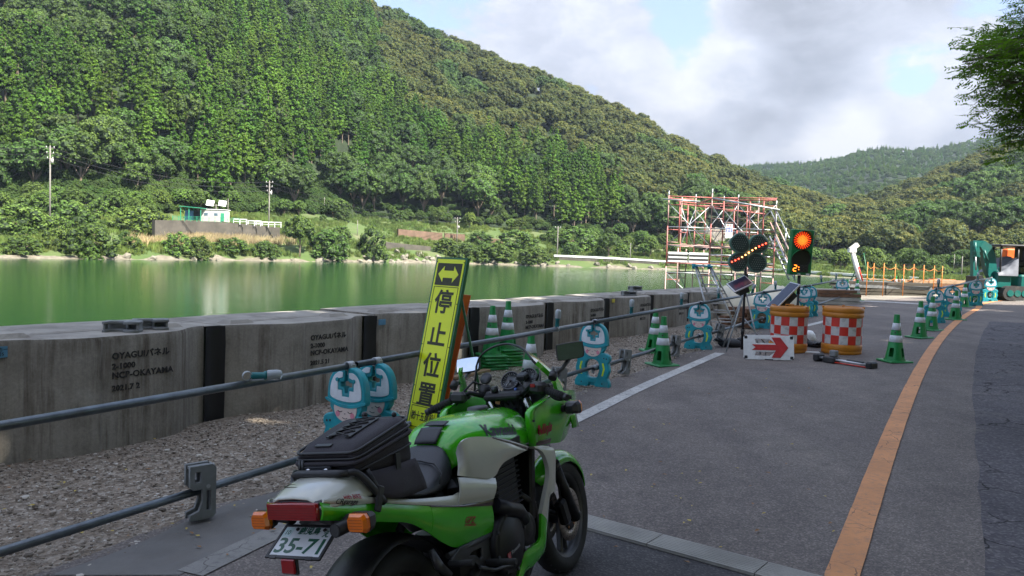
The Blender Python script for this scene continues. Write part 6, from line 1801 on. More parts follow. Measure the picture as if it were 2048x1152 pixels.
def stepladder():
    a, b = P(1425, 535, 15.0), G(1438, 662)
    t = thing('stepladder', 'tall aluminium stepladder standing against the end of the wall', 'ladder', (b.x, b.y, gz(b.x)))
    H = a.z - t.location.z; dx = a.x - b.x
    def side(y0, y1, x0, x1, w0, w1, n, nm):
        for s_ in (-1, 1): MB().box((0, 0, 0), (.03, .06, 1), X=Matrix.Identity(4)) if False else MB().tube((x0 + s_ * w0 / 2, y0, 0), (x1 + s_ * w1 / 2, y1, H), .022, n=4).build('rail', m_alu, t)
        for k in range(1, n):
            u = k / n; MB().box((x0 + (x1 - x0) * u, y0 + (y1 - y0) * u, H * u), (w0 + (w1 - w0) * u, .055, .022)).build('tread', m_alu, t)
    side(0, .35, .12, dx + .02, .50, .30, 7, 'front'); side(.95, .38, .55, dx + .06, .50, .30, 7, 'rear')
    MB().box((dx + .04, .36, H + .015), (.36, .14, .03)).build('top_cap', M('blue_cap', (.05, .35, .50), .5), t); 
    for s_ in (-1, 1): MB().tube((dx + s_ * .16, .36, H - .05), (dx + s_ * .16, .36, H + .06), .035, n=6).build('hinge', m_teal, t)
stepladder()
def cloth_heap(name, label, px0, px1, ptop, pbase, Y, mat, seed, cat):
    a, b = G(px0, pbase), G(px1, pbase); a = P(px0, pbase, Y); b = P(px1, pbase, Y); w = b.x - a.x; zt = P((px0 + px1) / 2, ptop, Y).z; z0 = gz(a.x); h_ = zt - z0
    mb = MB(); mb.sm = True; nx, ny = 48, 22; vs = []
    for i in range(nx + 1):
        for j in range(ny + 1):
            u, v = i / nx, j / ny; x = w * (u - .5) * 1.08; y = (v - .5) * 1.9
            e = min(1, 6 * min(u, 1 - u)) * min(1, 4.5 * min(v, 1 - v)); e = e ** .5
            z = h_ * e * (.74 + .26 * math.sin(2.2 + u * 5.3)) + .10 * noise.noise(Vector((x * 2.2, y * 2.2, seed))) * e + .05 * abs(noise.noise(Vector((x * 6, y * 5, seed))))
            vs.append((x, y, z + .02))
    mb.add(vs, [(i * (ny + 1) + j, (i + 1) * (ny + 1) + j, (i + 1) * (ny + 1) + j + 1, i * (ny + 1) + j + 1) for i in range(nx) for j in range(ny)])
    tag(mb.build(name, mat, None, ((a.x + b.x) / 2, Y + .9, z0), clean=False), label, cat)
m_tarp = M('cream_tarpaulin', (0.62, 0.56, 0.42), .6, var=.08, scale=2, dirt=.15, dirtcol=(.4, .36, .28))
cloth_heap('tarpaulin', 'cream tarpaulin draped over a heap behind the clover light', 1462, 1606, 560, 628, 18.6, m_tarp, 1, 'tarpaulin')
m_rust = M('rusty_steel', (0.17, 0.085, 0.045), .75, var=.35, scale=4)
def pile(name, label, px, py, w, d, n, mats, seed, cat, rz=0.0, h=.05, L_=None):
    r = random.Random(seed); p = G(px, py); t = thing(name, label, cat, p, rz)
    for k in range(n):
        lay = k % 4; x = r.uniform(-.15, .15); y = (k // 4) * d / max(1, (n // 4)) - d / 2
        MB().box((x, y, h * (.5 + lay * 1.15)), ((L_ or w) * r.uniform(.8, 1.05), d / max(1, n // 4) * .7, h), rot=(0, r.uniform(-.01, .01), r.uniform(-.06, .06))).build('beam', mats[r.randrange(len(mats))], t)
pile('steel_pile', 'pile of rusty and pale steel beams beside the far pair of cones', 1757, 588, 3.2, 1.8, 20, [m_rust, m_steel, m_oldwall], 3, 'steel pile', -.2, .11)
pile('timber_pile', 'dark low pile of timbers on the sand before the white parapet', 1868, 584, 3.4, 1.5, 14, [m_rust, m_wood], 5, 'timber pile', .1, .11)
pile('block_pile', 'pale brick coloured block pile left of the figure above the right drum', 1655, 606, 1.5, 1.2, 16, [m_pale, m_rust, m_tarp], 8, 'block pile', .2, .10)
pile('brown_timber_pile', 'short brown timbers stacked behind the stepladder', 1500, 650, 1.2, .8, 12, [m_rust, m_wood], 9, 'timber pile', .5, .09)
def leaning_boom():
    p = G(1728, 589); t = thing('leaning_mast', 'leaning white and red mast with green struts in the yard', 'mast', p)
    top = P(1704, 500, p.y) - p; bot = Vector((0, 0, 0)); d = (top - bot)
    MB().tube(bot, top, .11, .08, n=6).build('mast', m_white, t); MB().tube(bot + d * .30 + Vector((.05, -.09, 0)), bot + d * .62 + Vector((.03, -.09, 0)), .03, n=5).build('red_stripe', m_red, t)
    MB().box(top + Vector((.08, 0, .12)), (.32, .2, .16), rot=(0, -.7, 0)).build('mast_head', m_cream, t); MB().box(top + Vector((.0, 0, -.02)), (.26, .22, .14)).build('head_block', m_white, t)
    for x in (-.25, -.7): MB().tube(Vector((x, .2, 0)), bot + d * .55 + Vector((0, .1, 0)), .025, n=5).build('green_strut', m_green_p, t)
    MB().tube(Vector((-1.0, .1, 0)), bot + d * .4, .02, n=5).build('orange_strut', m_orange_b, t); MB().tube(Vector((.25, 0, 0)), Vector((-.1, 0, 1.6)), .02, n=5).build('green_strut', m_green_p, t)
leaning_boom()
m_orp = M('orange_fence_paint', (0.75, 0.24, 0.03), .5, var=.1)
def orange_fence():
    t = thing('rope_fence', 'row of thin orange posts with sagging rope along the river edge of the yard', 'fence', (0, 0, 0))
    C_ = [(1734, 524), (1747, 526), (1767, 526), (1790, 528), (1807, 529), (1827, 528), (1847, 530), (1868, 531), (1884, 532)]
    tops = []
    for i, (px, py) in enumerate(C_):
        g = G(px - 2, 592 - 3.0 * (i % 2) - (2 if i > 4 else 0)); Y = g.y * 1.0; top = P(px, py, Y); b = Vector((g.x, g.y, gz(g.x)))
        MB().tube(b, (b.x, b.y, top.z), .015, n=6).build('fence_post', m_orp, t); tops.append(Vector((b.x, b.y, top.z)))
    for z in (.12, .55):
        for a, b in zip(tops, tops[1:]): MB().path([a.lerp(b, k / 6) - Vector((0, 0, z + .10 * math.sin(PI * k / 6))) for k in range(7)], .008, n=4, cap=False).build('rope', m_orp, t)
orange_fence()
# excavator at the right edge
m_ex = M('excavator_teal', (0.006, 0.115, 0.10), .4, var=.15, scale=1.5, dirt=.35, dirtcol=(.12, .11, .08))
m_track = M('rubber_track', (0.03, 0.03, 0.03), .8, var=.3, bmp=.5, bscale=8, dirt=.5)
def excavator():
    Y = 25.5
    g = G(2030, 604); o = Vector((P(2034, 600, Y).x, Y, gz(P(2034, 600, Y).x)))
    t = thing('mini_excavator', 'teal mini excavator with raised arm and canopy parked at the right edge', 'excavator', o)
    k = Y / FPX
    def L(px, py, dy=0.0): q = P(px, py, Y + dy) - o; return q
    # tracks
    for dy in (-.15, 1.15):
        a, b = L(1998, 596, dy), L(2085, 600, dy); z0 = .02; prof = []
        cx0, cx1 = a.x + .25, b.x - .25
        po = [(cx0 + .24 * math.cos(q), .25 + .24 * math.sin(q)) for q in [PI / 2 + PI * i / 8 for i in range(9)]] + [(cx1 + .24 * math.cos(q), .25 + .24 * math.sin(q)) for q in [-PI / 2 + PI * i / 8 for i in range(9)]]
        mb = MB(); mb.prism(po, -.18, .18, X=Matrix.Translation((0, dy, 0)) @ Matrix.Rotation(PI / 2, 4, 'X')); tr = mb.build('track', m_track, t)
        for q in range(5): MB().tube((cx0 + (cx1 - cx0) * q / 4, dy - .20, .25), (cx0 + (cx1 - cx0) * q / 4, dy - .17, .25), .11, n=12).build('road_wheel', m_ex, tr)
    # blade
    MB().box((L(1975, 600).x, .5, .22), (.10, 1.5, .34)).build('dozer_blade', m_ex, t)
    # upper body
    x0, x1 = L(1988, 560).x, L(2120, 560).x; zb, zt = L(2000, 575).z, L(2000, 548).z
    MB().box(((x0 + x1) / 2 + .35, .5, (zb + zt) / 2), (x1 - x0 - .7, 1.5, zt - zb), bev=.06).build('house', m_ex, t)
    MB().box((x0 + .28, .2, (zb + zt) / 2 + .04), (.5, .6, zt - zb + .12), bev=.04).build('front_cover', m_ex, t)
    MB().box(((x0 + x1) / 2 + .3, .5, zb - .10), (1.0, 1.0, .18)).build('slew_ring', m_blk, t)
    MB().box((x1 - .5, .5, zt + .25), (.9, 1.4, .6), bev=.12).build('engine_cover', m_ex, t)
    for q in (0.35, .95): MB().tube((x0 + .9 + q, -.27, (zb + zt) / 2), (x0 + .9 + q, -.25, (zb + zt) / 2), .07, n=10).build('round_mark', m_white, t)
    # canopy
    zr = L(2010, 491).z; cx0, cx1 = L(1994, 500).x, L(2085, 500).x
    MB().box(((cx0 + cx1) / 2, .5, zr), (cx1 - cx0 + .1, 1.5, .07), bev=.03).build('canopy_roof', m_blk, t)
    for x in (cx0 + .05, L(2031, 500).x, cx1 - .1):
        for y in (-.15, 1.15): MB().tube((x, y, zt), (x, y, zr), .033, n=6).build('canopy_post', m_blk, t)
    # seat with a grey cover thrown over the controls
    MB().box((L(2045, 530).x, .5, zt + .35), (.55, .55, .2), bev=.05).build('seat', m_blk, t); MB().box((L(2060, 520).x, .5, zt + .7), (.15, .5, .6), bev=.05).build('seat_back', m_blk, t)
    mb = MB(); mb.sm = True; vs = []; nx, ny = 16, 12; xa, xb = L(1990, 530).x, L(2029, 530).x; za, zc_ = L(1990, 546).z, L(2025, 512).z
    for i in range(nx + 1):
        for j in range(ny + 1):
            u, v = i / nx, j / ny; x = xa + (xb - xa) * u; y = -.2 + 1.3 * v; zz = za + (zc_ - za) * (u ** 1.3) * (1 - .3 * abs(v - .5)) + .06 * noise.noise(Vector((x * 5, y * 5, 1))); vs.append((x, y, zz))
    n0 = len(vs); vs += [(x, y - .02, za - .08) for (x, y, z) in vs[::ny + 1]]
    mb.add(vs, [(i * (ny + 1) + j, (i + 1) * (ny + 1) + j, (i + 1) * (ny + 1) + j + 1, i * (ny + 1) + j + 1) for i in range(nx) for j in range(ny)] + [(i * (ny + 1), n0 + i, n0 + i + 1, (i + 1) * (ny + 1)) for i in range(nx)])
    mb.build('seat_cover_sheet', M('grey_sheet', (.17, .18, .21), .6, var=.3, scale=4), t, clean=False)
    for x in (L(2040, 520).x, L(2052, 520).x): MB().tube((x, .3, zt), (x - .1, .25, zt + .55), .02, n=6).build('lever', m_blk, t)
    # boom: wide lower part rising from the house, bending to the left, and arm hanging down
    def bar(pts, w, nm, ds, dy=.2):
        rings = []
        P_ = [L(*p) for p in pts]
        for i, p in enumerate(P_):
            d = (P_[min(i + 1, len(P_) - 1)] - P_[max(i - 1, 0)]).normalized(); n_ = Vector((-d.z, 0, d.x)); h_ = ds[i] / 2
            rings.append([(p + n_ * h_ + Vector((0, dy - w / 2, 0))), (p + n_ * h_ + Vector((0, dy + w / 2, 0))), (p - n_ * h_ + Vector((0, dy + w / 2, 0))), (p - n_ * h_ + Vector((0, dy - w / 2, 0)))])
        return MB().loft(rings).build(nm, m_ex, t)
    bar([(1993, 562), (1987, 540), (1983, 515), (1978, 496), (1968, 486)], .22, 'boom', [.22, .36, .40, .34, .22])
    bar([(1972, 488), (1958, 488), (1952, 486)], .16, 'boom_tip', [.22, .24, .16])
    bar([(1957, 482), (1957, 520), (1955, 556)], .18, 'arm', [.22, .22, .14])
    for pts, r_ in (([(1950, 484), (1951, 512)], .045), ([(1951, 512), (1952, 540)], .024), ([(1990, 560), (1999, 545), (1998, 535)], .04), ([(1968, 500), (1975, 520)], .04)):
        MB().path([L(*p, -.02) for p in pts], r_, n=8).build('hydraulic_cylinder', m_ex if r_ > .03 else m_steel, t)
    for z in (492, 502, 512): MB().box(L(1953, z) + Vector((0, .05, 0)), (.22, .2, .035)).build('arm_plate', m_ex, t)
    # bucket folded
    q = L(1955, 560); po = [(0, .12), (.22, .16), (.34, 0), (.30, -.24), (.12, -.34), (-.05, -.20), (.02, -.02)]
    MB().prism([(a + 0, b) for a, b in po], -.28, .28, X=Matrix.Translation(q + Vector((-.12, .2, 0))) @ Matrix.Rotation(PI / 2, 4, 'X')).build('bucket', m_blk, t)
    MB().box(L(2040, 512, 2.0), (1.2, .3, .5), bev=.05).build('orange_fuel_tank', m_orange_b, None).parent = t
excavator()
o = MB().box((0, 0, .2), (1.1, .5, .4), bev=.05).build('orange_barrier', m_orange_b, None, G(1965, 583) + Vector((0, 3, 0))); tag(o, 'low orange barrier behind the excavator arm', 'barrier')
# ------------------------------------------------------------------ motorcycle
BX, BY_, BH, BL, BS = -.332, 2.51, .475, .1725, .952
bike = thing('motorcycle', 'green and beige sports motorcycle parked on the asphalt with a black tail bag', 'motorcycle', (BX, BY_, gz(BX)))
bike.rotation_euler = (-BL, -.012, PI / 2 - BH); bike.scale = (BS,) * 3
bpy.context.view_layer.update()
_BM = Matrix.Translation((BX, BY_, gz(BX))) @ Euler((-BL, -.012, PI / 2 - BH)).to_matrix().to_4x4() @ Matrix.Diagonal((BS, BS, BS, 1))
_BI = _BM.inverted()
def B(px, py, y):
    """point of the motorcycle at lateral offset y (y left) seen at a photo pixel"""
    o = _BI @ Vector((0, 0, EYE)); d = (_BI @ (Vector((0, 0, EYE)) + raydir(px, py))) - o
    return o + d * ((y - o.y) / d.y)
def paint(name, col, dark=.0, rough=.25):
    m, nt, b = node_mat(name)
    n = noise_node(nt, 5, 5, .6); c = ramp(nt, n, [(.3, tuple(k * .92 for k in col)), (.7, tuple(min(1, k * 1.06) for k in col))])
    d_ = noise_node(nt, 26, 8, .8); c = mixc(nt, mathn(nt, 'MULTIPLY', ramp(nt, d_, [(.60, (0, 0, 0)), (.75, (1, 1, 1))]), .10), c, (.25, .24, .20))
    nt.links.new(c, b.inputs['Base Color']); b.inputs['Roughness'].default_value = rough; b.inputs['Coat Weight'].default_value = .9; b.inputs['Coat Roughness'].default_value = .05
    r = nt.nodes.new('ShaderNodeMapRange'); nt.links.new(noise_node(nt, 14, 8, .75), r.inputs[0]); r.inputs[3].default_value = .02; r.inputs[4].default_value = .22; nt.links.new(r.outputs[0], b.inputs['Coat Roughness'])
    return m
m_lime = paint('lime_green_paint', (0.055, 0.45, 0.008)); m_beige = paint('beige_paint', (0.56, 0.56, 0.49)); m_bstripe = paint('dark_brown_stripe', (.035, .014, .012))
m_rub = M('tyre_rubber', (.014, .014, .015), .75, var=.3, scale=8, bmp=.3, bscale=40, dirt=.3, dirtcol=(.07, .065, .06))
m_vinyl = M('seat_vinyl', (.016, .017, .022), .38, var=.2, bmp=.35, bscale=260)
m_cloth = M('bag_fabric', (.026, .021, .027), .72, var=.25, scale=12, bmp=.5, bscale=420, dirt=.15, dirtcol=(.07, .065, .065))
m_eng = M('engine_black', (.010, .010, .012), .42, var=.3, scale=12, spec=.3, dirt=.12, dirtcol=(.05, .045, .04))
m_cast = M('cast_dark_metal', (.06, .062, .065), .42, metal=.6, var=.25, scale=10, dirt=.3)
m_chr = M('polished_metal', (.52, .52, .53), .18, metal=1.0, var=.08)
m_disc = M('brake_disc', (.30, .25, .21), .35, metal=.8, var=.25, scale=12)
m_gold = M('brass_bits', (.35, .16, .06), .4, metal=.5)
m_redl = M('red_lens', (.30, .006, .008), .14, var=.1, coat=.8); m_org = M('orange_lens', (.75, .16, .005), .14, var=.1, coat=.8)
m_plate = M('plate_white', (.66, .67, .68), .35, var=.04); m_pgreen = M('plate_green', (.02, .10, .06), .4)
m_mirror = M('mirror_glass', (.90, .91, .92), .02, metal=1.0, var=0)
m_silver = M('white_mirror_plastic', (.7, .7, .7), .3)
def bmk(name, mats, fn, parent=None, sub=0, clean=True):
    mb = MB(); mb.sm = True; fn(mb); o = mb.build(name, mats, parent or bike, clean=clean)
    return o
def resamp(pts, n):
    pts = [Vector(p) for p in pts]; c = catmull(pts, 8) if len(pts) > 2 else [pts[0].lerp(pts[-1], k / 8) for k in range(9)]
    L = [0]
    for a, b in zip(c, c[1:]): L.append(L[-1] + (b - a).length)
    out = []; j = 0
    for i in range(n):
        s_ = L[-1] * i / (n - 1)
        while j < len(c) - 2 and L[j + 1] < s_: j += 1
        out.append(c[j].lerp(c[j + 1], 0 if L[j + 1] == L[j] else (s_ - L[j]) / (L[j + 1] - L[j])))
    return out
def panel(name, top, bot, mat, bulge=.012, n=26, m=9, th=.006, both=True, sharp=None):
    """curved body panel between two edges, mirrored to the other side"""
    A, Bt = resamp(top, n), resamp(bot, n); vs = []
    for j in range(m):
        v = j / (m - 1)
        for i in range(n):
            p = A[i].lerp(Bt[i], v); p.y -= bulge * math.sin(PI * v); vs.append(p)
    inner = [Vector((p.x, p.y + th, p.z)) for p in vs]
    k = n * m
    fs = [(j * n + i, j * n + i + 1, (j + 1) * n + i + 1, (j + 1) * n + i) for j in range(m - 1) for i in range(n - 1)]
    rim = [i for i in range(n)] + [j * n + n - 1 for j in range(1, m)] + [(m - 1) * n + i for i in range(n - 2, -1, -1)] + [j * n for j in range(m - 2, 0, -1)]
    os_ = []
    for s_ in ((1, -1) if both else (1,)):
        mb = MB(); mb.sm = True
        V = [Vector((p.x, p.y * s_, p.z)) for p in vs + inner]
        mb.add(V, fs + [tuple(k + i for i in f[::-1]) for f in fs])
        mb.sm = False; mb.add(V, [(rim[i], rim[(i + 1) % len(rim)], k + rim[(i + 1) % len(rim)], k + rim[i]) for i in range(len(rim))])
        os_.append(mb.build(name, mat, bike, clean=False))
    return os_
Bp = lambda L: [B(*p) for p in L]
# --- wheels
def wheel(cx, R, w, rimR, discs, nm):
    c = Matrix.Translation((cx, 0, R)) @ Matrix.Rotation(PI / 2, 4, 'X')
    t = MB(); t.sm = True
    prof = []
    for i in range(15):
        a = -PI * .5 + PI * i / 14; prof.append((R - .045 + .045 * math.cos(a) * 1.0 if False else R - (w * .42) * (1 - math.cos(a)) * .55, w / 2 * math.sin(a)))
    prof = [(rimR - .004, -w * .40)] + [(R - .055, -w * .5)] + [(R - .055 + .055 * math.cos(a_), w * .5 * math.sin(a_)) for a_ in [-1.1, -.8, -.5, -.25, 0, .25, .5, .8, 1.1]] + [(R - .055, w * .5)] + [(rimR - .004, w * .40)]
    t.lathe(prof, 56, c); ty = t.build('tyre', m_rub, bike)
    # tread grooves
    g = MB()
    for k in range(36):
        a = 2 * PI * k / 36
        for s_ in (-1, 1):
            X = c @ Matrix.Rotation(a + (.05 if s_ > 0 else 0), 4, 'Z') @ Matrix.Translation((R - .0085, 0, s_ * w * .17)) @ Matrix.Rotation(.7 * s_, 4, 'X'); g.box((0, 0, 0), (.006, .006, w * .26), X=X)
    g.build('tread_groove', m_ink, ty)
    r_ = MB(); r_.sm = True; r_.lathe([(rimR, -w * .40), (rimR + .006, -w * .41), (rimR - .012, -w * .37), (rimR - .03, -w * .2), (rimR - .034, 0), (rimR - .03, w * .2), (rimR - .012, w * .37), (rimR + .006, w * .41), (rimR, w * .40)], 56, c)
    rm = r_.build('rim', m_cast, bike)
    for k in range(3):
        for s_ in (-.16, .16):
            a = 2 * PI * k / 3 + .5; X = c @ Matrix.Rotation(a + s_, 4, 'Z'); sp = MB(); sp.box((rimR * .52, 0, 0), (rimR * .92, .022, w * .26), X=X, bev=.006); sp.build('spoke', m_cast, rm)
    h_ = MB(); h_.lathe([(0, -w * .42), (.045, -w * .42), (.05, -w * .2), (.05, w * .2), (.045, w * .42), (0, w * .42)], 20, c); h_.build('hub', m_eng, rm)
    for s_ in discs:
        y = s_ * .062; X = c @ Matrix.Translation((0, 0, y))
        d_ = MB(); d_.lathe([(.078, -.0025), (.135, -.0025), (.135, .0025), (.078, .0025), (.078, -.0025)], 48, X); dd = d_.build('brake_disc', m_disc, bike)
        hl_ = MB()
        for ring in range(4):
            for k in range(22):
                a = 2 * PI * k / 22 + ring * .21; q = X @ Matrix.Translation(((.087 + ring * .0125) * math.cos(a), (.087 + ring * .0125) * math.sin(a), 0))
                for z_ in (-.0031, .0031): hl_.add([q @ Vector((.0042 * math.cos(u * PI / 3), .0042 * math.sin(u * PI / 3), z_)) for u in range(6)], [(0, 1, 2, 3, 4, 5)])
        hl_.build('disc_holes', m_ink, dd)
        cr = MB(); cr.lathe([(.05, -.004), (.080, -.004), (.080, .004), (.05, .004)], 24, X); cr.build('disc_carrier', m_eng, dd)
        for k in range(6):
            a = k * PI / 3; MB().tube(X @ Vector((.068 * math.cos(a), .068 * math.sin(a), -.008)), X @ Vector((.068 * math.cos(a), .068 * math.sin(a), .008)), .007, n=8).build('disc_bolt', m_gold, dd)
wheel(1.49, .300, .125, .222, (-1, 1), 'front'); wheel(0, .312, .165, .225, (1,), 'rear')
# --- fork, calliper, front fender
FA = Vector((1.49, 0, .300)); HEADT = Vector((1.085, 0, 1.0)); fd = (HEADT - FA).normalized()
for s_ in (-1, 1):
    MB().tube(FA + Vector((0, s_ * .098, -.02)), FA + Vector((0, s_ * .098, 0)) + fd * .34, .029, .027, n=14).build('fork_slider', m_eng, bike)
    MB().tube(FA + Vector((0, s_ * .098, 0)) + fd * .34, FA + Vector((0, s_ * .098, 0)) + fd * .80, .0205, n=14).build('fork_tube', m_chr, bike)
    MB().tube(FA + Vector((0, s_ * .098, 0)) + fd * .335, FA + Vector((0, s_ * .098, 0)) + fd * .36, .031, n=14).build('dust_seal', m_blk, bike)
    MB().box(FA + Vector((-.125, s_ * .088, .05)), (.07, .05, .14), rot=(0, -.35, 0), bev=.014).build('brake_calliper', m_eng, bike)
    MB().path([FA + Vector((-.14, s_ * .09, .12)), FA + Vector((-.16, s_ * .10, .30)), Vector((1.18, s_ * .08, .75))], .006, n=6).build('brake_hose', m_blk, bike)
MB().tube(FA - Vector((0, .13, 0)), FA + Vector((0, .13, 0)), .014, n=10).build('front_axle', m_cast, bike)
def fender(mb):
    rings = []
    for i in range(17):
        a = math.radians(8 + 128 * i / 16); k = math.sin(PI * i / 16) ** .35; ring = []
        for j in range(11):
            v = -1 + 2 * j / 10; r_ = .335 - .028 * v * v - .035 * max(0, abs(v) - .75) / .25; y = .078 * v * (.35 + .65 * k)
            r_ += .012 * (1 - k); ring.append(Vector((1.49 + r_ * math.cos(a), y, .300 + r_ * math.sin(a))))
        rings.append(ring)
    vs = [p for r_ in rings for p in r_]; n = 11
    mb.add(vs, [(i * n + j, (i + 1) * n + j, (i + 1) * n + j + 1, i * n + j + 1) for i in range(16) for j in range(n - 1)])
o = bmk('front_fender', m_lime, fender); sm_ = o.modifiers.new('solid', 'SOLIDIFY'); sm_.thickness = .005
# --- engine and frame
def fins(mb):
    for k in range(11): mb.box((.68, 0, .555 + k * .022), (.22 + .01 * (k % 2), .36, .006), bev=.002)
    mb.box((.68, 0, .66), (.19, .35, .26), bev=.01)
mb = MB(); fins(mb); mb.build('cylinder_block', m_eng, bike)
MB().box((.66, 0, .83), (.27, .42, .10), bev=.02).build('cylinder_head', m_eng, bike)
MB().box((.55, 0, .42), (.46, .34, .26), bev=.05).build('crankcase', m_eng, bike)
MB().box((.68, 0, .27), (.34, .22, .12), bev=.04).build('oil_sump', m_eng, bike)
cc = B(1028, 1082, -.225)
X = Matrix.Translation((cc.x - .01, -.165, cc.z)) @ Matrix.Rotation(PI / 2, 4, 'X')
MB().lathe([(.128, 0), (.132, .01), (.130, .045), (.118, .058), (.112, .052), (.104, .060), (0, .066)], 36, X).build('clutch_cover', m_eng, bike)
ccov = [o for o in bike.children] if False else None
c2 = B(1062, 1058, -.22); X2_ = Matrix.Translation((c2.x, -.165, c2.z)) @ Matrix.Rotation(PI / 2, 4, 'X')
MB().lathe([(.070, 0), (.072, .035), (.062, .048), (.050, .044), (.03, .052), (0, .052)], 28, X2_).build('pulse_cover', m_eng, bike)
for a in range(8): q = X @ Vector((.121 * math.cos(a * .785 + .2), .121 * math.sin(a * .785 + .2), .05)); MB().tube(q, q + Vector((0, -.012, 0)), .007, n=6).build('cover_bolt', m_cast, bike)
text('Kawasaki', .021, M('pale_print', (.30, .30, .30), .5), frame_X(X @ Vector((.006, -.03, .0675)), (1, 0, .12), (-.12, 0, 1)), bike, .0006, 'cover_lettering')
MB().box(X @ Vector((-.055, -.037, .0675)), (.025, .002, .024)).build('red_emblem', m_redl, bike)
MB().path([B(990, 1010, -.2), B(1012, 1018, -.21), B(1035, 1022, -.21), B(1050, 1040, -.205)], [.03, .034, .034, .026], n=12).build('coolant_pipe', m_eng, bike)
for py_ in (985, 997, 1008): pass
for k in range(4):
    y_ = -.15 + k * .10; MB().path([(.80, y_, .60), (.93, y_, .52), (.94, y_, .34), (.80, y_ * .8, .20), (.5, y_ * .9, .17)], .019, n=8).build('exhaust_header', m_eng, bike)
for s_ in (-1, 1):
    MB().path([(.5, s_ * .10, .17), (.25, s_ * .14, .18), (.05, s_ * .19, .21)], .022, n=10).build('exhaust_pipe', m_eng, bike)
    MB().path([(.08, s_ * .19, .21), (-.02, s_ * .195, .22), (-.42, s_ * .21, .27), (-.48, s_ * .21, .275)], [.03, .047, .047, .036], n=16).build('silencer', m_cast, bike)
    MB().path([(.48, s_ * .15, .50), (.30, s_ * .15, .36), (.10, s_ * .125, .32), (0, s_ * .12, .312)], [.024, .028, .026, .03], n=8).build('swing_arm', m_cast, bike)
    MB().path([(1.06, s_ * .05, .93), (.9, s_ * .14, .84), (.5, s_ * .16, .70), (.32, s_ * .15, .58)], .018, n=8).build('frame_tube', m_eng, bike)
    MB().path([(.34, s_ * .15, .70), (0, s_ * .12, .78), (-.3, s_ * .09, .84)], .014, n=6).build('seat_rail', m_eng, bike)
# radiator and dark inside
MB().box((.93, 0, .62), (.05, .34, .34), rot=(0, .25, 0), bev=.01).build('radiator', m_eng, bike)
MB().box((.46, 0, .70), (.26, .26, .16), bev=.03).build('carburettors', m_eng, bike)
MB().box((.30, 0, .70), (.14, .18, .14), bev=.04).build('air_box', m_blk, bike)
_rf = []
for i_ in range(15):
    a_ = math.radians(35 + 105 * i_ / 14); _rf.append([((.352 - .02 * v * v) * math.cos(a_), v * .092, .312 + (.352 - .02 * v * v) * math.sin(a_)) for v in (-1, -.7, -.35, 0, .35, .7, 1)])
_m = MB(); _m.sm = True; _m.add([p for r_ in _rf for p in r_], [(i * 7 + j, (i + 1) * 7 + j, (i + 1) * 7 + j + 1, i * 7 + j + 1) for i in range(14) for j in range(6)]); _o = _m.build('inner_fender', m_blk, bike, clean=False); _o.modifiers.new('solid', 'SOLIDIFY').thickness = .004
# foot peg bracket, peg, brake pedal
br = [B(*p) for p in ((983, 1068, -.2), (925, 1096, -.2), (905, 1126, -.2), (945, 1118, -.2), (975, 1140, -.2), (990, 1120, -.2), (984, 1090, -.2))]
pl_ = [(p.x, p.z) for p in br]
flat([pl_, [(a * .35 + sum(q[0] for q in pl_) / 7 * .65, b * .35 + sum(q[1] for q in pl_) / 7 * .65) for a, b in pl_]], .006, .002, m_cast, 'footrest_bracket', bike, Matrix.Translation((0, -.185, 0)) @ Matrix.Rotation(PI / 2, 4, 'X'))
q = B(975, 1125, -.2); MB().tube(q, q + Vector((0, -.13, .01)), .014, .012, n=10).build('footrest', m_rub, bike)
q = B(900, 1128, -.2); MB().tube(q, q + Vector((0, -.10, .01)), .013, .011, n=10).build('footrest', m_rub, bike)
MB().path(Bp([(960, 1135, -.2), (990, 1140, -.215), (1010, 1133, -.225), (1025, 1130, -.235)]), .008, n=6).build('brake_pedal', m_cast, bike)
MB().path(Bp([(983, 1068, -.19), (930, 1095, -.18), (895, 1112, -.17)]), .012, n=8).build('bracket_stay', m_cast, bike)
MB().path(Bp([(862, 1100, -.15), (878, 1132, -.17), (900, 1150, -.18)]), [.012, .02, .014], n=6).build('rear_peg_bracket', m_cast, bike)
# --- rear mudguard / under tail
bmk('rear_mudguard', m_blk, lambda mb: mb.loft([[(x, y * w_, z + dz) for (y, dz) in ((-1, -.03), (-.8, .0), (0, .02), (.8, .0), (1, -.03), (.8, -.035), (0, -.02), (-.8, -.035))] for x, w_, z in ((.30, .085, .62), (.18, .10, .74), (0, .105, .78), (-.2, .105, .80), (-.26, .095, .822), (-.30, .07, .84))]))
# --- tail cowl
def tail(mb):
    sec = [(-.382, .108, .908, .852), (-.375, .112, .915, .850), (-.33, .122, .932, .845), (-.27, .130, .944, .842), (-.18, .138, .946, .838), (-.05, .145, .92, .832), (.05, .15, .88, .825)]
    rings = []
    for x, hw, zt, zb in sec:
        q = [(hw * .0, zt + .003), (hw * .55, zt), (hw * .80, zt - .010), (hw * .93, zt - .035), (hw, zb + .035), (hw, zb + .03)]
        rings.append([(x, -y, z) for y, z in q[::-1]] + [(x, y, z) for y, z in q[1:]])
    mb.loft(rings, closed=False, cap=False)
o = bmk('tail_cowl', m_beige, tail, clean=False); sm_ = o.modifiers.new('solid', 'SOLIDIFY'); sm_.thickness = .006
q_ = B(616, 984, .0); T = frame_X(Vector((-.325, .035, .939)), (0, -1, 0), (.98, 0, .18))
flat([[(-.045, -.012), (.045, -.012), (.045, .012), (-.045, .012)], [(-.041, -.009), (.041, -.009), (.041, .009), (-.041, .009)]], .001, 0, m_bstripe, 'cowl_badge', bike, T)
m_txt = M('black_decal', (.015, .014, .015), .4); m_txr = M('red_decal', (.35, .015, .03), .4)
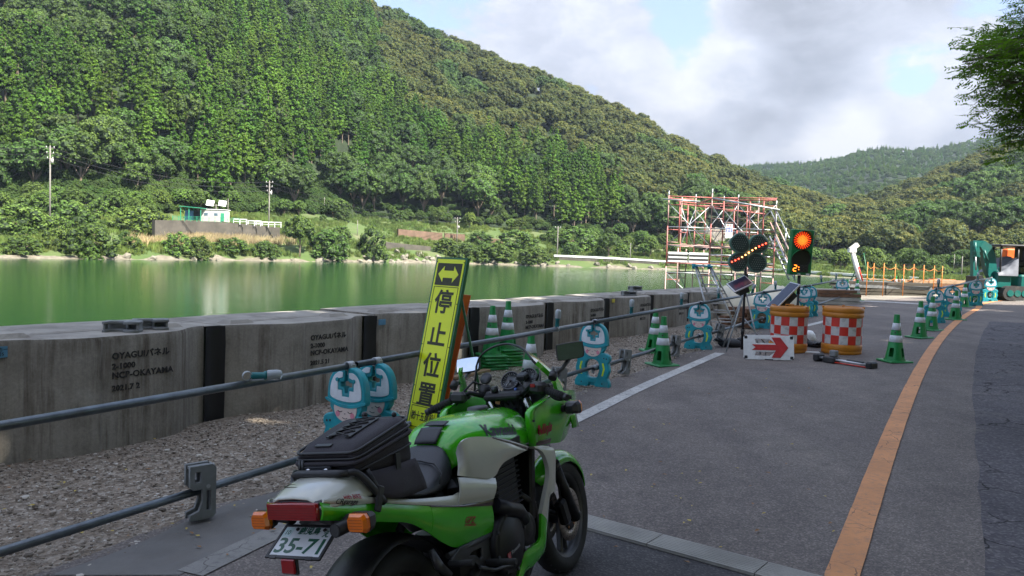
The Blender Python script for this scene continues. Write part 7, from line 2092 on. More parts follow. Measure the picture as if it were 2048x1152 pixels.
def side_text(body, size, mat, px, py, y, px2, py2, y2=None, ext=.0008, nm='decal', off=.003, bold=.0, shear=0, lift=.004, parent=None):
    a, b = B(px, py, y), B(px2, py2, y2 if y2 is not None else y); c = (a + b) / 2; d = (b - a)
    X = frame_X(c + Vector((0, -lift, 0)), d, (0, 0.0, 1)); 
    o = text(body, size, mat, X, parent or bike, 0.0, nm, 'CENTER', offset=bold, shear=shear); DECALS.append(o); return o
DECALS = []
# lower green tail side panels (thin part of the tail then the big panel ahead of the wheel)
panel('tail_side_panel', Bp([(642, 1005, -.113), (700, 1010, -.134), (760, 1006, -.150), (830, 1010, -.168), (862, 1013, -.178)]), Bp([(643, 1041, -.110), (702, 1042, -.128), (775, 1044, -.150), (822, 1047, -.163), (862, 1068, -.168)]), m_lime, .008)
gp = panel('side_panel', Bp([(862, 1013, -.178), (900, 1013, -.187), (945, 1013, -.197), (984, 1011, -.205)]), Bp([(862, 1068, -.168), (888, 1086, -.170), (920, 1094, -.174), (983, 1069, -.190)]), m_lime, .010)
panel('tail_white_band', Bp([(646, 1000, -.115), (700, 990, -.137), (762, 996, -.150), (830, 998, -.167), (905, 991, -.182), (918, 985, -.188)]), Bp([(646, 1006, -.116), (700, 1010, -.137), (760, 1006, -.153), (830, 1010, -.171), (905, 1011, -.186), (925, 1010, -.191)]), m_beige, .003)
panel('side_cover', Bp([(918, 955, -.192), (940, 955, -.198), (970, 955, -.204), (991, 956, -.208)]), Bp([(916, 1010, -.190), (940, 1007, -.196), (965, 1003, -.202), (987, 998, -.208)]), m_beige, .010)
panel('brown_stripe', Bp([(862, 1011, -.181), (925, 1010, -.195), (987, 999, -.211)]), Bp([(862, 1014, -.181), (925, 1014, -.196), (985, 1011, -.210)]), m_bstripe, .001)
side_text('with BIKE', .019, m_txr, 692, 994, -.143, 724, 993, -.151, bold=.0004)
side_text('CRgarage', .023, m_txt, 668, 1003, -.141, 727, 1004, -.153, bold=.0003, shear=.3)
side_text('GPZ', .034, m_txr, 924, 1041, -.200, 958, 1040, -.207, bold=.0005, shear=.4)
side_text('EXTREME SPEED', .0105, m_txr, 924, 1051, -.200, 962, 1049, -.207, bold=.0004)
# --- tail lamp, indicators, plate
bmk('tail_lamp', m_redl, lambda mb: mb.loft([[(x, s_[0] * w_, z0 + s_[1] * h_) for s_ in ((-1, -1), (-1.01, 0), (-1, 1), (0, 1.03), (1, 1), (1.01, 0), (1, -1), (0, -1.03))] for x, w_, z0, h_ in ((-.36, .100, .877, .027), (-.392, .104, .876, .027), (-.400, .100, .876, .024))]))
for z in (.858, .866, .874, .882, .890): MB().box((-.4005, 0, z), (.001, .19, .0012)).build('lens_rib', M('dark_red', (.16, .004, .006), .2), bike)
MB().box((-.372, 0, .8765), (.03, .216, .062), bev=.006).build('tail_lamp_rim', m_blk, bike)
def indicator(c, s_, fwd=-1, lens=m_org):
    """c centre of the lens body"""
    c = Vector(c)
    e = MB(); e.sm = True
    X = Matrix.Translation(c) @ Matrix.Scale(.84, 4)
    rg = lambda x, k, kz: [(x, k * a, kz * b) for a, b in ((-1, -.55), (-.8, -1), (.8, -1), (1, -.55), (1, .55), (.75, 1), (-.75, 1), (-1, .55))]
    MB().loft([rg(0, .044, .034), rg(fwd * .018, .045, .035), rg(fwd * .032, .036, .027)], X=X).build('indicator_lens', lens, bike)
    MB().loft([rg(0, .046, .036), rg(-fwd * .035, .040, .031), rg(-fwd * .065, .020, .016)], X=X).build('indicator_shell', m_blk, bike)
    MB().tube(c + Vector((-fwd * .03, -s_ * .03, 0)), c + Vector((-fwd * .02, -s_ * .11, .0)), .016, .020, n=10).build('indicator_stem', m_rub, bike)
pr, pl__ = B(728, 1038, -.205), B(530, 1041, .205)
mx_, mz_ = (pr.x + pl__.x) / 2, (pr.z + pl__.z) / 2
indicator((mx_ - .01, -.205, mz_), -1); indicator((mx_ - .01, .205, mz_), 1)
for k in range(4):
    for s_ in (-1, 1): MB().box((mx_ - .0375, s_ * .205, mz_ - .014 + k * .009), (.0015, .052, .0014)).build('lens_rib', M('dark_orange', (.40, .08, .004), .2), bike)
pt = [B(568, 1050, .10), B(660, 1051, -.10)]; pb_ = [B(525, 1111, .10), B(629, 1116, -.10)]
ct_ = (pt[0] + pt[1]) / 2; cb_ = (pb_[0] + pb_[1]) / 2
lat = Vector((0, -1, 0)); upv = (Vector((ct_.x, 0, ct_.z)) - Vector((cb_.x, 0, cb_.z))).normalized()
if upv.x < 0: pass
pc = Vector(((ct_.x + cb_.x) / 2, 0, (ct_.z + cb_.z) / 2)); PW, PH = .216, .117
tl_ = math.radians(57)
upv = Vector((math.sin(tl_), 0, math.cos(tl_))); pc = Vector((-.352, 0.012, .768))
XP = frame_X(pc, lat, upv)
t0 = MB().box((0, 0, 0), (PW, PH, .002), X=XP, bev=.0009).build('number_plate', m_plate, bike)
flat([[(-.113, -.064), (.113, -.064), (.113, .064), (-.113, .064)], [(-.106, -.057), (.106, -.057), (.106, .057), (-.106, .057)]], .004, .0015, m_blk, 'plate_frame', bike, XP)
TX = lambda x, y: XP @ Matrix.Translation((x, y, .0016))
text('35-71', .092, m_pgreen, TX(.004, -.020) @ Matrix.Diagonal((.98, .86, 1, 1)), t0, .0004, 'plate_number', offset=.0016)
text('鹿児島', .030, m_pgreen, TX(.004, .039), t0, .0004, 'plate_region', offset=.0006); text('え', .030, m_pgreen, TX(.078, .030), t0, .0004, 'plate_kana', offset=.0006)
text('10', .024, m_pgreen, TX(-.085, .032), t0, .0004, 'plate_sticker_number', offset=.0006)
MB().box((0, 0, 0), (.036, .036, .0006), X=TX(-.085, .034)).build('plate_sticker', M('plate_sticker_pale', (.48, .60, .60), .4), t0)
for x in (-.05, .065): MB().tube(TX(x, .045) @ Vector((0, 0, 0)), TX(x, .045) @ Vector((0, 0, .004)), .006, n=10).build('plate_bolt', m_blk, t0)
for x in (-.08, .07): MB().box((0, 0, 0), (.025, .012, .006), X=TX(x, -.062)).build('plate_clip', m_blk, t0)
MB().box((.02, .0, -.012), (.12, .10, .012), X=XP).build('plate_bracket', m_blk, bike)
q = B(577, 1133, .03); MB().box(q, (.010, .056, .046), bev=.003).build('red_reflector', m_redl, bike); MB().box(q + Vector((.008, 0, .0)), (.008, .064, .054)).build('reflector_backing', m_blk, bike); MB().box(q + Vector((.03, 0, .03)), (.05, .03, .012), rot=(0, -.6, 0)).build('reflector_bracket', m_blk, bike)
q0 = B(670, 1062, -.14); MB().tube(q0, q0 + Vector((.14, .0, .0)), .022, n=12).build('helmet_hook_tube', m_blk, bike); MB().tube(q0 - Vector((.003, 0, 0)), q0, .019, n=12).build('tube_end', m_cast, bike)
# --- seat
def seat(mb):
    sec = [(-.20, .11, .945, .90), (-.08, .135, .90, .84), (.02, .145, .835, .80), (.10, .155, .822, .775), (.19, .155, .84, .755), (.26, .150, .875, .750), (.315, .135, .905, .755), (.355, .120, .925, .77), (.375, .10, .915, .79)]
    rings = []
    for x, hw, zt, zb in sec:
        ring = []
        for k in range(17):
            a = PI * k / 16; c_, s_ = math.cos(a), math.sin(a)
            y = hw * (abs(c_) ** .55) * (1 if c_ > 0 else -1); z = zb + (zt - zb) * (s_ ** .6); ring.append((x, y, z))
        rings.append(ring)
    mb.loft(rings)
o = bmk('seat', m_vinyl, seat); md = o.modifiers.new('sub', 'SUBSURF'); md.levels = 1; md.render_levels = 1
for s_ in (-1, 1):
    MB().path([(.20, s_ * .157, .805), (.235, s_ * .150, .835), (.25, s_ * .11, .868), (.255, s_ * .04, .880), (.255, 0, .881)], .0035, n=5).build('seat_seam', m_blk, bike)
# --- tank
def tank(mb):
    sec = [ # x, top z, crease (y, z), side (y, z), low (y, z)
        (.352, .905, (.075, .898), (.105, .880), (.108, .800)), (.375, .935, (.095, .925), (.125, .90), (.132, .80)), (.43, .975, (.115, .962), (.155, .93), (.165, .84)), (.50, .992, (.130, .975), (.178, .935), (.192, .86)),
        (.60, .997, (.140, .975), (.192, .925), (.206, .84)), (.72, .992, (.150, .962), (.200, .905), (.212, .80)), (.84, .980, (.150, .938), (.200, .875), (.210, .785)),
        (.95, .966, (.140, .915), (.185, .845), (.195, .775)), (1.03, .955, (.115, .895), (.150, .83), (.155, .77)), (1.06, .935, (.08, .88), (.11, .82), (.11, .77))]
    rings = []
    for x, zt, cr_, sd2, lo in sec:
        h_ = [Vector((x, 0, zt)), Vector((x, cr_[0] * .5, zt - (zt - cr_[1]) * .16)), Vector((x, cr_[0] * .85, cr_[1] + (zt - cr_[1]) * .35)), Vector((x, cr_[0], cr_[1])), Vector((x, (cr_[0] + sd2[0]) / 2, (cr_[1] + sd2[1]) / 2 + .002)), Vector((x, sd2[0], sd2[1])), Vector((x, lo[0] * .997, (sd2[1] + lo[1]) / 2)), Vector((x, lo[0], lo[1]))]
        rings.append(h_ + [Vector((x, -p.y, p.z)) for p in h_[::-1][:-1]])
    mb.loft(rings)
o = bmk('fuel_tank', m_lime, tank); md = o.modifiers.new('sub', 'SUBSURF'); md.levels = 2; md.render_levels = 2
# beige lower tank panels with the arched upper edge
panel('tank_side_panel', Bp([(914, 905, -.165), (922, 884, -.205), (945, 874, -.212), (985, 875, -.222), (1020, 885, -.226), (1051, 899, -.222)]),
      Bp([(917, 951, -.185), (930, 953, -.198), (955, 955, -.208), (987, 955, -.216), (1008, 925, -.222), (1051, 902, -.222)]), m_beige, .006, n=34, m=14)
panel('tank_stripe', Bp([(985, 873, -.2225), (1020, 881, -.226), (1057, 893, -.222)]), Bp([(985, 876, -.2235), (1020, 889, -.227), (1055, 902, -.223)]), m_bstripe, .001)
side_text('Kawasaki', .064, m_txt, 981, 861, -.222, 1047, 858, -.226, bold=.0022, ext=.0016, lift=.004)
# rear pad on the tank
pd = MB(); pd.sm = True
def surf_pad(y0, y1, x0, x1, nm, lift=.004):
    vs = []; 
    for i in range(7):
        for j in range(9):
            u, v = i / 6, j / 8; x = x0 + (x1 - x0) * u; y = y0 + (y1 - y0) * v
            zt = interp([(.352, .905), (.375, .935), (.43, .975), (.50, .992), (.60, .997)], x); z = zt - .9 * y * y + .002
            vs.append((x - .004, y, z + lift))
    mb = MB(); mb.sm = True; mb.add(vs, [(i * 9 + j, i * 9 + j + 1, (i + 1) * 9 + j + 1, (i + 1) * 9 + j) for i in range(6) for j in range(8)]); o = mb.build(nm, m_vinyl, bike, clean=False)
    s2 = o.modifiers.new('solid', 'SOLIDIFY'); s2.thickness = .004; s2.offset = -1
surf_pad(-.055, .050, .362, .425, 'tank_pad'); surf_pad(-.055, .045, .435, .475, 'tank_pad')
MB().lathe([(0, .006), (.045, .006), (.048, .0), (.05, -.004)], 28, Matrix.Translation((.80, 0, .990))).build('fuel_cap', m_cast, bike)
# --- fairing
FR = panel('fairing_side', Bp([(1064, 826, -.235), (1086, 806, -.255), (1110, 790, -.262)]) + [Vector((1.24, -.262, .985)), Vector((1.38, -.235, .965)), Vector((1.52, -.165, .935)), Vector((1.60, -.085, .90))],
           Bp([(1071, 893, -.225), (1085, 891, -.235), (1100, 887, -.235)]) + [Vector((1.14, -.235, .755)), Vector((1.28, -.21, .765)), Vector((1.45, -.14, .775)), Vector((1.55, -.07, .785))], m_lime, .016, n=34, m=10, th=.008)
panel('fairing_stripe', Bp([(1072, 882, -.238), (1086, 880, -.248), (1102, 876, -.248)]), Bp([(1072, 892, -.234), (1086, 890, -.244), (1100, 886, -.244)]), m_bstripe, .002)
side_text('Ninja', .062, m_txr, 1076, 864, -.262, 1106, 852, -.262, bold=.002, shear=.35, lift=.003)
bmk('fairing_pillar', m_lime, lambda mb: mb.loft([[p + Vector((0, .0, 0)), p + Vector((.022, -.006, 0)), p + Vector((.022, .03, 0)), p + Vector((-.004, .03, 0))] for p in resamp(Bp([(1071, 895, -.232), (1067, 862, -.244), (1063, 826, -.245), (1078, 808, -.260), (1104, 790, -.266), (1112, 778, -.262)]), 22)]))
bmk('fairing_pillar', m_lime, lambda mb: mb.loft([[Vector((q.x, -q.y, q.z)) for q in (p, p + Vector((.022, -.006, 0)), p + Vector((.022, .03, 0)), p + Vector((-.004, .03, 0)))] for p in resamp(Bp([(1071, 895, -.232), (1067, 862, -.244), (1063, 826, -.245), (1078, 808, -.260), (1104, 790, -.266), (1112, 778, -.262)]), 22)]))
MB().tube(B(1067, 842, -.250), B(1067, 842, -.258), .006, n=10).build('fairing_screw', m_blk, bike)
# nose shell, headlamp
def nose(mb):
    rings = []
    for x, hw, zt, zb in ((1.24, .262, 1.0, .80), (1.38, .232, .985, .78), (1.52, .165, .95, .775), (1.60, .09, .915, .785), (1.625, .04, .88, .80)):
        ring = [(x, hw * math.cos(a), zb + (zt - zb) * math.sin(a) ** .7) for a in [PI * k / 14 for k in range(15)]]; rings.append(ring)
    mb.loft(rings, closed=False, cap=False)
o = bmk('nose_cowl', m_lime, nose, clean=False); s2 = o.modifiers.new('solid', 'SOLIDIFY'); s2.thickness = .006
MB().box((1.58, 0, .86), (.05, .15, .09), bev=.015).build('headlamp', m_chr, bike)
# green arms beside the screen
for s_ in (-1, 1):
    pts = [B(1112, 782, -.262), B(1108, 765, -.255), B(1100, 750, -.245), B(1084, 734, -.225), B(1072, 724, -.205)]
    pts = [Vector((p.x, p.y * -s_ if s_ > 0 else p.y, p.z)) for p in pts]
    if s_ > 0: pts = [Vector((p.x, abs(p.y), p.z)) for p in pts]
    rs_ = resamp(pts, 16)
    MB().loft([[p + Vector((-.014, 0, -.012)), p + Vector((-.006, -s_ * -.012, .004)), p + Vector((.05 * (1 - i / 18) + .01, s_ * .004, .004)), p + Vector((.06 * (1 - i / 18) + .01, s_ * .010, -.02))] for i, p in enumerate(rs_)]).build('screen_arm', m_lime, bike)
# windscreen
m_scr, nt, bb = node_mat('clear_screen'); 
tr_ = nt.nodes.new('ShaderNodeBsdfTransparent'); gl_ = nt.nodes.new('ShaderNodeBsdfGlossy'); gl_.inputs['Roughness'].default_value = .04; tr_.inputs[0].default_value = (.80, .82, .82, 1)
fr_ = nt.nodes.new('ShaderNodeFresnel'); fr_.inputs[0].default_value = 1.45; mx2 = nt.nodes.new('ShaderNodeMixShader')
nt.links.new(mathn(nt, 'MULTIPLY', fr_.outputs[0], .9), mx2.inputs[0]); nt.links.new(tr_.outputs[0], mx2.inputs[1]); nt.links.new(gl_.outputs[0], mx2.inputs[2]); nt.links.new(mx2.outputs[0], nt.nodes['Material Output'].inputs[0])
rear_ = resamp([B(1066, 722, -.20), B(1052, 703, -.15), B(1035, 692, -.09), B(1010, 688, -.0), B(982, 696, .09), B(961, 712, .16), B(953, 732, .195)], 25)
def screen(mb):
    vs = []; m_ = 10; 
    front = resamp([Vector((1.20, -.25, 1.0)), Vector((1.36, -.19, 1.0)), Vector((1.45, -.10, .99)), Vector((1.47, 0, .985)), Vector((1.45, .10, .99)), Vector((1.36, .19, 1.0)), Vector((1.20, .25, 1.0))], 25)
    for j in range(m_):
        v = j / (m_ - 1)
        for i in range(25):
            p = rear_[i].lerp(front[i], v); p.z += .035 * math.sin(PI * v) * math.sin(PI * (i + .5) / 25); vs.append(p)
    mb.add(vs, [(j * 25 + i, j * 25 + i + 1, (j + 1) * 25 + i + 1, (j + 1) * 25 + i) for j in range(m_ - 1) for i in range(24)])
bmk('windscreen', m_scr, screen, clean=False)
MB().path(rear_, .0055, n=6).build('screen_trim', m_blk, bike)
for s_ in (-1, 1): MB().path([rear_[0] if s_ < 0 else rear_[-1], Vector((1.20, s_ * .25, 1.0))], .006, n=6).build('screen_edge', m_blk, bike)
# lower beige fairing and green belly
panel('lower_fairing', Bp([(1096, 893, -.235), (1110, 902, -.245), (1111, 950, -.24), (1110, 981, -.232), (1101, 989, -.228), (1098, 1010, -.222), (1095, 1044, -.215)]),
      Bp([(1070, 895, -.232), (1086, 905, -.242), (1096, 929, -.245), (1098, 951, -.242), (1094, 976, -.236), (1089, 1000, -.228), (1084, 1027, -.218)]), m_beige, .004, n=34, m=5, th=.02)
MB().loft([[Vector(p), Vector(p) + Vector((.0, .03, .0)), Vector(p) + Vector((.01, .03, -.012)), Vector(p) + Vector((.01, -.004, -.012))] for p in resamp(Bp([(1068, 893, -.232), (1082, 891, -.240), (1097, 892, -.238)]), 6)]).build('fairing_edge', m_beige, bike)
panel('belly_panel', Bp([(1095, 1045, -.216), (1093, 1075, -.21), (1089, 1102, -.20), (1070, 1128, -.19), (1049, 1148, -.185), (1046, 1185, -.18)]),
      Bp([(1083, 1027, -.218), (1082, 1058, -.212), (1078, 1083, -.205), (1050, 1104, -.20), (1043, 1130, -.19), (1030, 1180, -.185)]), m_lime, .008, n=30, m=6, th=.012)
# --- handlebar, clocks, mirrors
def side_pts(L): return L
TC = B(1040, 785, 0)
MB().box((1.07, 0, 1.0), (.10, .20, .035), bev=.012).build('top_yoke', m_eng, bike)
hb = {}
gR = [B(1128, 793, -.36), B(1085, 778, -.24), B(1062, 770, -.20)]; gL = [B(860, 822, .36), B(906, 800, .24), B(940, 786, .17)]
for s_, g in ((-1, gR), (1, gL)):
    a, b = g[0], g[1]
    MB().tube(a, a.lerp(b, .92), .0175, .0175, n=14).build('handlebar_grip', m_rub, bike)
    for k in range(7):
        q = a.lerp(b, .12 + k * .1); MB().tube(q, q + (b - a).normalized() * .006, .0192, n=14).build('grip_rib', m_rub, bike)
    MB().tube(a - (b - a).normalized() * .022, a, .016, n=12).build('bar_end', m_cast, bike)
    MB().path([b, g[2], Vector((1.07, s_ * .095, 1.0))], .012, n=10).build('handlebar', m_eng, bike)
    c_ = b.lerp(g[2], .35); MB().box(c_, (.07, .075, .055), rot=(.1, .1, .25 * s_), bev=.014).build('switch_box', m_blk, bike)
    if s_ < 0: MB().box(c_ + Vector((-.038, .01, .016)), (.006, .022, .016)).build('red_kill_switch', m_redl, bike)
    # lever
    l0 = c_ + Vector((.06, s_ * .01, -.006)); l1 = a + Vector((.045, -s_ * .06, -.015)); l2 = a + Vector((.055, s_ * .012, -.012))
    MB().path(catmull([l0, l1, l2], 5), [.010] * 5 + [.008] * 5 + [.010], n=8).build('brake_lever' if s_ < 0 else 'clutch_lever', m_eng, bike)
    MB().box(l0 + Vector((.0, 0, .0)), (.05, .06, .03), bev=.008).build('lever_bracket', m_eng, bike)
    MB().tube(Vector((1.09, s_ * .12, 1.0)), Vector((1.10, s_ * .125, 1.055)), .028, .030, n=16).build('fluid_reservoir', m_blk, bike)
    MB().path([c_ + Vector((.02, 0, .01)), c_ + Vector((.10, -s_ * .03, .06)), Vector((1.16, s_ * .12, 1.03)), Vector((1.14, s_ * .05, .92))], .006, n=6).build('control_cable', m_blk, bike)
    MB().path([c_ + Vector((.01, 0, -.01)), c_ + Vector((.09, -s_ * .06, .02)), Vector((1.12, s_ * .06, .99)), Vector((1.10, s_ * .03, .88))], .005, n=6).build('control_cable', m_blk, bike)
m_dial = M('dial_face', (.035, .036, .04), .3, coat=.6)
for s_, (px, py), r_ in ((1, (1021, 762), .046), (-1, (1056, 755), .046)):
    c_ = B(px, py, s_ * .055 - .01); X = frame_X(c_, (0, -1, 0), (.55, 0, .83))
    MB().lathe([(0, -.05), (r_ * .9, -.05), (r_ + .006, 0), (r_ + .006, .008), (r_, .008), (r_, .002), (0, .002)], 30, X).build('gauge', m_dial, bike)
    g = MB()
    for k in range(17):
        a = math.radians(-35 + 250 * k / 16); L1 = .78 if k % 2 else .70
        p0 = X @ Vector((r_ * .92 * math.cos(a), r_ * .92 * math.sin(a), .003)); p1 = X @ Vector((r_ * L1 * math.cos(a), r_ * L1 * math.sin(a), .003)); g.tube(p0, p1, .0009, n=4)
    g.build('dial_marks', m_plate, bike); MB().tube(X @ Vector((0, 0, .0045)), X @ Vector((-.02, -.026, .0045)), .0012, n=4).build('needle', m_white, bike)
    MB().lathe([(.006, .002), (.005, .008), (0, .008)], 10, X).build('needle_hub', m_blk, bike)
MB().box(B(1040, 772, -.01) + Vector((.01, 0, -.02)), (.06, .20, .05), rot=(0, -.5, 0), bev=.012).build('instrument_housing', m_blk, bike)
MB().box(B(1047, 754, -.05) + Vector((-.01, 0, .004)), (.05, .05, .03), rot=(0, -.3, 0), bev=.006).build('phone_mount', m_blk, bike)
MB().lathe([(0, -.01), (.028, -.01), (.032, 0), (.030, .006), (0, .008)], 20, frame_X(B(972, 757, .12), (0, -1, 0), (.6, 0, .8))).build('brake_fluid_cap', m_cast, bike)
MB().box(B(978, 788, .10), (.05, .03, .03), bev=.01).build('ignition_bits', m_cast, bike)
q = B(990, 785, .05); MB().tube(q, q + Vector((0, .0, .03)), .018, n=14).build('ignition_switch', m_cast, bike); MB().box(B(997, 798, .04), (.006, .022, .05), rot=(.3, .1, .2)).build('brown_key_fob', m_gold, bike); MB().path(Bp([(990, 786, .05), (1000, 780, .04), (1003, 792, .04)]), .003, n=5).build('key_ring', m_chr, bike)
MB().tube(B(1032, 786, 0), B(1032, 786, 0) + Vector((0, 0, .025)), .009, .007, n=8).build('blue_white_charm', M('blue_bits', (.06, .16, .5), .3), bike)
for k in range(5): MB().path([(1.10, -.08 + .035 * k, .98), (1.16 + .01 * k, -.05 + .03 * k, .92), (1.08, -.03 + .02 * k, .80)], .007, n=6).build('wiring', m_blk, bike)
MB().box((1.18, 0, .93), (.06, .34, .16), bev=.02).build('inner_cowl', m_blk, bike)
def mirror(px, py, y, w, h, root, mat_back, rzz=0, zk=1.0, desired=None):
    c_ = B(px, py, y); base = Vector(root)
    # face looks back at the camera
    cam_l = _BI @ Vector((0, 0, EYE)); n_ = (cam_l - c_).normalized(); n_.z *= zk
    if desired: n_ = (n_ + (_BI.to_3x3() @ Vector(desired)).normalized()).normalized(); n_.z /= .6
    nrm = Vector((n_.x - .25 * 0, n_.y * 1.0, n_.z * .6)).normalized() if rzz == 0 else Vector(rzz).normalized()
    xa = Vector((0, 0, 1)).cross(nrm).normalized(); ya = nrm.cross(xa); X = frame_X(c_, xa, ya)
    po = cl([(-w / 2, -h * .34), (-w * .40, -h / 2), (w * .36, -h * .46), (w / 2, -h * .25), (w / 2, h * .30), (w * .42, h / 2), (-w * .38, h * .46), (-w / 2, h * .32)], 5)
    k = MB(); k.sm = True; rings = [[(x * s2, y2 * s2, z) for x, y2 in po] for s2, z in ((1, .004), (1.04, -.004), (1.0, -.018), (.8, -.034), (.35, -.044))]
    k.loft(rings, X=X); k.build('mirror_housing', mat_back, bike)
    flat([[(x * .94, y2 * .94) for x, y2 in po]], .001, 0, m_mirror, 'mirror_glass', bike, X @ Matrix.Translation((0, 0, .0055)))
    bk_ = X @ Vector((-.0, -h * .35, -.03)); MB().path([bk_, bk_.lerp(base, .5) + Vector((.0, 0, -.012)), base], [.011, .009, .012], n=10).build('mirror_stem', m_blk, bike)
    MB().tube(base + Vector((-.012, 0, -.01)), base + Vector((.012, 0, .012)), .02, n=12).build('mirror_root', m_blk, bike)
mirror(1140, 702, -.35, .125, .078, B(1106, 752, -.285), m_blk, 0, .25)
rt = B(1106, 752, -.285)
mirror(936, 730, .30, .125, .078, (rt.x, .26, rt.z - .01), m_blk, 0, 1.0, (-.55, -.62, .55))
fi = B(1146, 814, -.31); fi.y = -.31
for s_ in (-1, 1): indicator((fi.x - .005, s_ * .315, fi.z), s_, 1)
# --- tail bag and rack
def bag(mb):
    pass
BGX0, BGX1 = -.265, .075
def rrect(x, hw, z0, z1, r_, n=5):
    pts = []
    for (cy, cz, a0) in ((hw - r_, z1 - r_, 0), (-hw + r_, z1 - r_, PI / 2), (-hw + r_, z0 + r_, PI), (hw - r_, z0 + r_, 1.5 * PI)):
        for k in range(n): a = a0 + PI / 2 * k / (n - 1); pts.append((x, cy + r_ * math.cos(a), cz + r_ * math.sin(a)))
    return pts
mb = MB(); mb.sm = True
mb.loft([rrect(x, hw, z0, z1, r_) for x, hw, z0, z1, r_ in ((-.205, .105, .955, 1.000, .02), (-.222, .120, .945, 1.012, .03), (-.218, .127, .94, 1.022, .035), (-.16, .135, .93, 1.048, .035), (-.06, .142, .92, 1.070, .035), (.03, .146, .91, 1.086, .035), (.065, .142, .91, 1.084, .035), (.080, .125, .92, 1.06, .03))])
bg = mb.build('tail_bag', m_cloth, bike)
tag(bg)
def ringz(z, hw, nm, r_, mat, x0=-.222, x1=.080, slope=.10):
    hw -= .022
    pts = []
    for (cx_, cy, a0) in ((x1 - .03, hw - .03, 0), (x0 + .03, hw - .03, PI / 2), (x0 + .03, -hw + .03, PI), (x1 - .03, -hw + .03, 1.5 * PI)):
        for k in range(5): a = a0 + PI / 2 * k / 4; x = cx_ + .03 * math.cos(a); pts.append(Vector((x, cy + .03 * math.sin(a), z + (x + .22) * slope)))
    for p in pts: p.y *= 1 + .12 * max(0, (p.x + .2) / .28)
    pts.append(pts[0]); MB().path(pts, r_, n=6, cap=False).build(nm, mat, bg)
ringz(.985, .160, 'zip_flap', .009, m_cloth, slope=.16); ringz(1.000, .160, 'zip', .004, m_blk, slope=.18); ringz(1.020, .153, 'top_piping', .005, m_blk, slope=.20); ringz(.958, .158, 'lower_piping', .004, m_blk)
zt_ = lambda x: interp([(-.22, 1.022), (-.16, 1.048), (-.06, 1.070), (.03, 1.086), (.07, 1.084)], x) + .003
for y in (-.05, .05): MB().box((0, 0, 0), (.17, .022, .004), X=Matrix.Translation((-.06, y * .85, zt_(-.06) + .001)) @ Matrix.Rotation(-.19, 4, 'Y')).build('webbing', m_blk, bg)
mb = MB(); zz = []
for k in range(6): zz.append(Vector((-.14 + k * .038, (-.042 if k % 2 else .042) , zt_(-.14 + k * .038) + .006)))
for sgn in (1, -1): mb.path([Vector((p.x, p.y * sgn, p.z)) for p in zz], .0028, n=6)
mb.build('elastic_cord', m_blk, bg)
MB().sphere((.06, .04, zt_(.06) + .012), .012, 10, 6).build('cord_lock', m_blk, bg); MB().sphere((.065, -.09, zt_(.06) + .006), .010, 10, 6).build('cord_lock', m_blk, bg)
MB().box((-.185, .03, zt_(-.185) + .0), (.018, .07, .003), rot=(0, -.25, 0)).build('top_badge', m_cast, bg)
MB().box((-.226, .030, .962), (.010, .12, .034), bev=.003).build('rear_handle', m_vinyl, bg)
for y in (-.01, .068): X = Matrix.Translation((-.232, y, .962)) @ Matrix.Rotation(-PI / 2, 4, 'Y'); MB().lathe([(.011, 0), (.010, .003), (0, .004)], 14, X).build('rivet', m_chr, bg)
for y in (.105, .092): MB().tube((-.226, y, 1.0), (-.232, y, .955), .006, n=6).build('zip_puller', m_cast, bg)
# skirt hanging down on both sides
for s_ in (-1, 1):
    pts_t = [Vector((-.195, s_ * .128, .945)), Vector((-.08, s_ * .142, .935)), Vector((.075, s_ * .146, .93))]; pts_b = [Vector((-.17, s_ * .150, .865)), Vector((-.07, s_ * .172, .828)), Vector((.10, s_ * .165, .815))]
    A_, B_ = resamp(pts_t, 14), resamp(pts_b, 14); vs = []
    for j in range(6):
        for i in range(14):
            p = A_[i].lerp(B_[i], j / 5); p.y += s_ * (.006 * math.sin(PI * j / 5) + .003 * noise.noise(p * 18)); vs.append(p)
    mb = MB(); mb.sm = True; mb.add(vs, [(j * 14 + i, j * 14 + i + 1, (j + 1) * 14 + i + 1, (j + 1) * 14 + i) for j in range(5) for i in range(13)]); sk = mb.build('side_skirt', m_cloth, bg, clean=False); s2 = sk.modifiers.new('solid', 'SOLIDIFY'); s2.thickness = .006
    MB().box((-.03, s_ * .153, .935), (.024, .008, .075), rot=(0, .1, 0)).build('side_loop', m_blk, bg)
    MB().path([(-.18, s_ * .138, .955), (-.16, s_ * .150, .90), (-.15, s_ * .165, .85)], .010, n=6).build('side_strap', m_blk, bg)
    # rack arm
    MB().path(catmull([Vector((-.245, s_ * .110, .958)), Vector((-.225, s_ * .130, .955)), Vector((-.195, s_ * .150, .915)), Vector((-.145, s_ * .168, .835))], 4), .0125, n=10).build('rack_arm', m_blk, bike)
    MB().box((-.170, s_ * .168, .855), (.03, .012, .085), rot=(0, .45, 0), bev=.004).build('rack_bracket', m_blk, bike)
MB().path([(-.245, -.115, .958), (-.262, -.085, .962), (-.264, 0, .963), (-.262, .085, .962), (-.250, .115, .952)], .0125, n=10).build('rack_rail', m_blk, bike)
MB().path([(-.250, .115, .952), (-.262, .112, .92), (-.262, .105, .90)], .0125, n=10).build('rack_rail', m_blk, bike)
# --- stand
MB().path([(.50, .16, .25), (.46, .26, .10), (.44, .335, -.055)], [.014, .013, .012], n=8).build('side_stand', m_blk, bike)
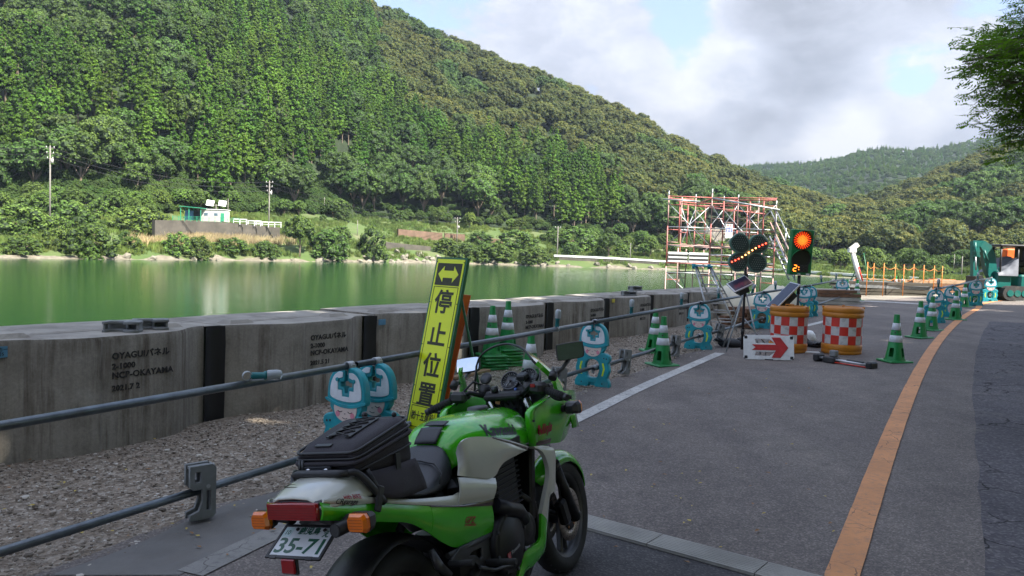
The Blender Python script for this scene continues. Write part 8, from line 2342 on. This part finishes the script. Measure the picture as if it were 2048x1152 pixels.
# shock, chain, sprocket area
X = Matrix.Translation((0, .085, .312)) @ Matrix.Rotation(PI / 2, 4, 'X'); MB().lathe([(.02, -.004), (.105, -.004), (.110, 0), (.105, .004), (.02, .004)], 40, X).build('rear_sprocket', m_cast, bike)
X = Matrix.Translation((0, -.075, .312)) @ Matrix.Rotation(PI / 2, 4, 'X'); MB().lathe([(.07, -.003), (.125, -.003), (.125, .003), (.07, .003), (.07, -.003)], 40, X).build('brake_disc', m_disc, bike)
MB().tube((0, -.14, .312), (0, .14, .312), .013, n=10).build('rear_axle', m_cast, bike)

# lay the flat lettering onto the curved bodywork
def conform():
    from mathutils.bvhtree import BVHTree
    dg = bpy.context.evaluated_depsgraph_get(); trees = {}
    for key in (('fuel_tank',), ('fairing_side',), ('side_panel',), ('tail_cowl', 'tail_white_band', 'tail_side_panel')):
        vs, fs = [], []
        for o in COL.objects:
            if o.parent == bike and o.name.split('.')[0] in key:
                ev = o.evaluated_get(dg); me = ev.to_mesh(); k = len(vs); vs += [v.co.copy() for v in me.vertices]; fs += [tuple(i + k for i in p.vertices) for p in me.polygons]; ev.to_mesh_clear()
        trees[key[0]] = BVHTree.FromPolygons(vs, fs)
    for o, key in zip(DECALS, ('tail_cowl', 'tail_cowl', 'side_panel', 'side_panel', 'fuel_tank', 'fairing_side')):
        bvh = trees[key]; bm = bmesh.new(); bm.from_mesh(o.data)
        bmesh.ops.triangulate(bm, faces=bm.faces)
        for _ in range(2): bmesh.ops.subdivide_edges(bm, edges=[e_ for e_ in bm.edges if e_.calc_length() > .006], cuts=1); bmesh.ops.triangulate(bm, faces=bm.faces)
        miss = []; ys = []
        for v in bm.verts:
            h = bvh.ray_cast(Vector((v.co.x, -1, v.co.z)), Vector((0, 1, 0)))
            if h[0] is not None and h[0].y < -.05: v.co.y = h[0].y - .0025; ys.append(v.co.y)
            else: miss.append(v)
        m_ = sum(ys) / max(1, len(ys))
        for v in miss: v.co.y = m_ if ys else v.co.y
        print('decal', o.name, len(ys), len(miss))
        bm.to_mesh(o.data); bm.free()
conform()
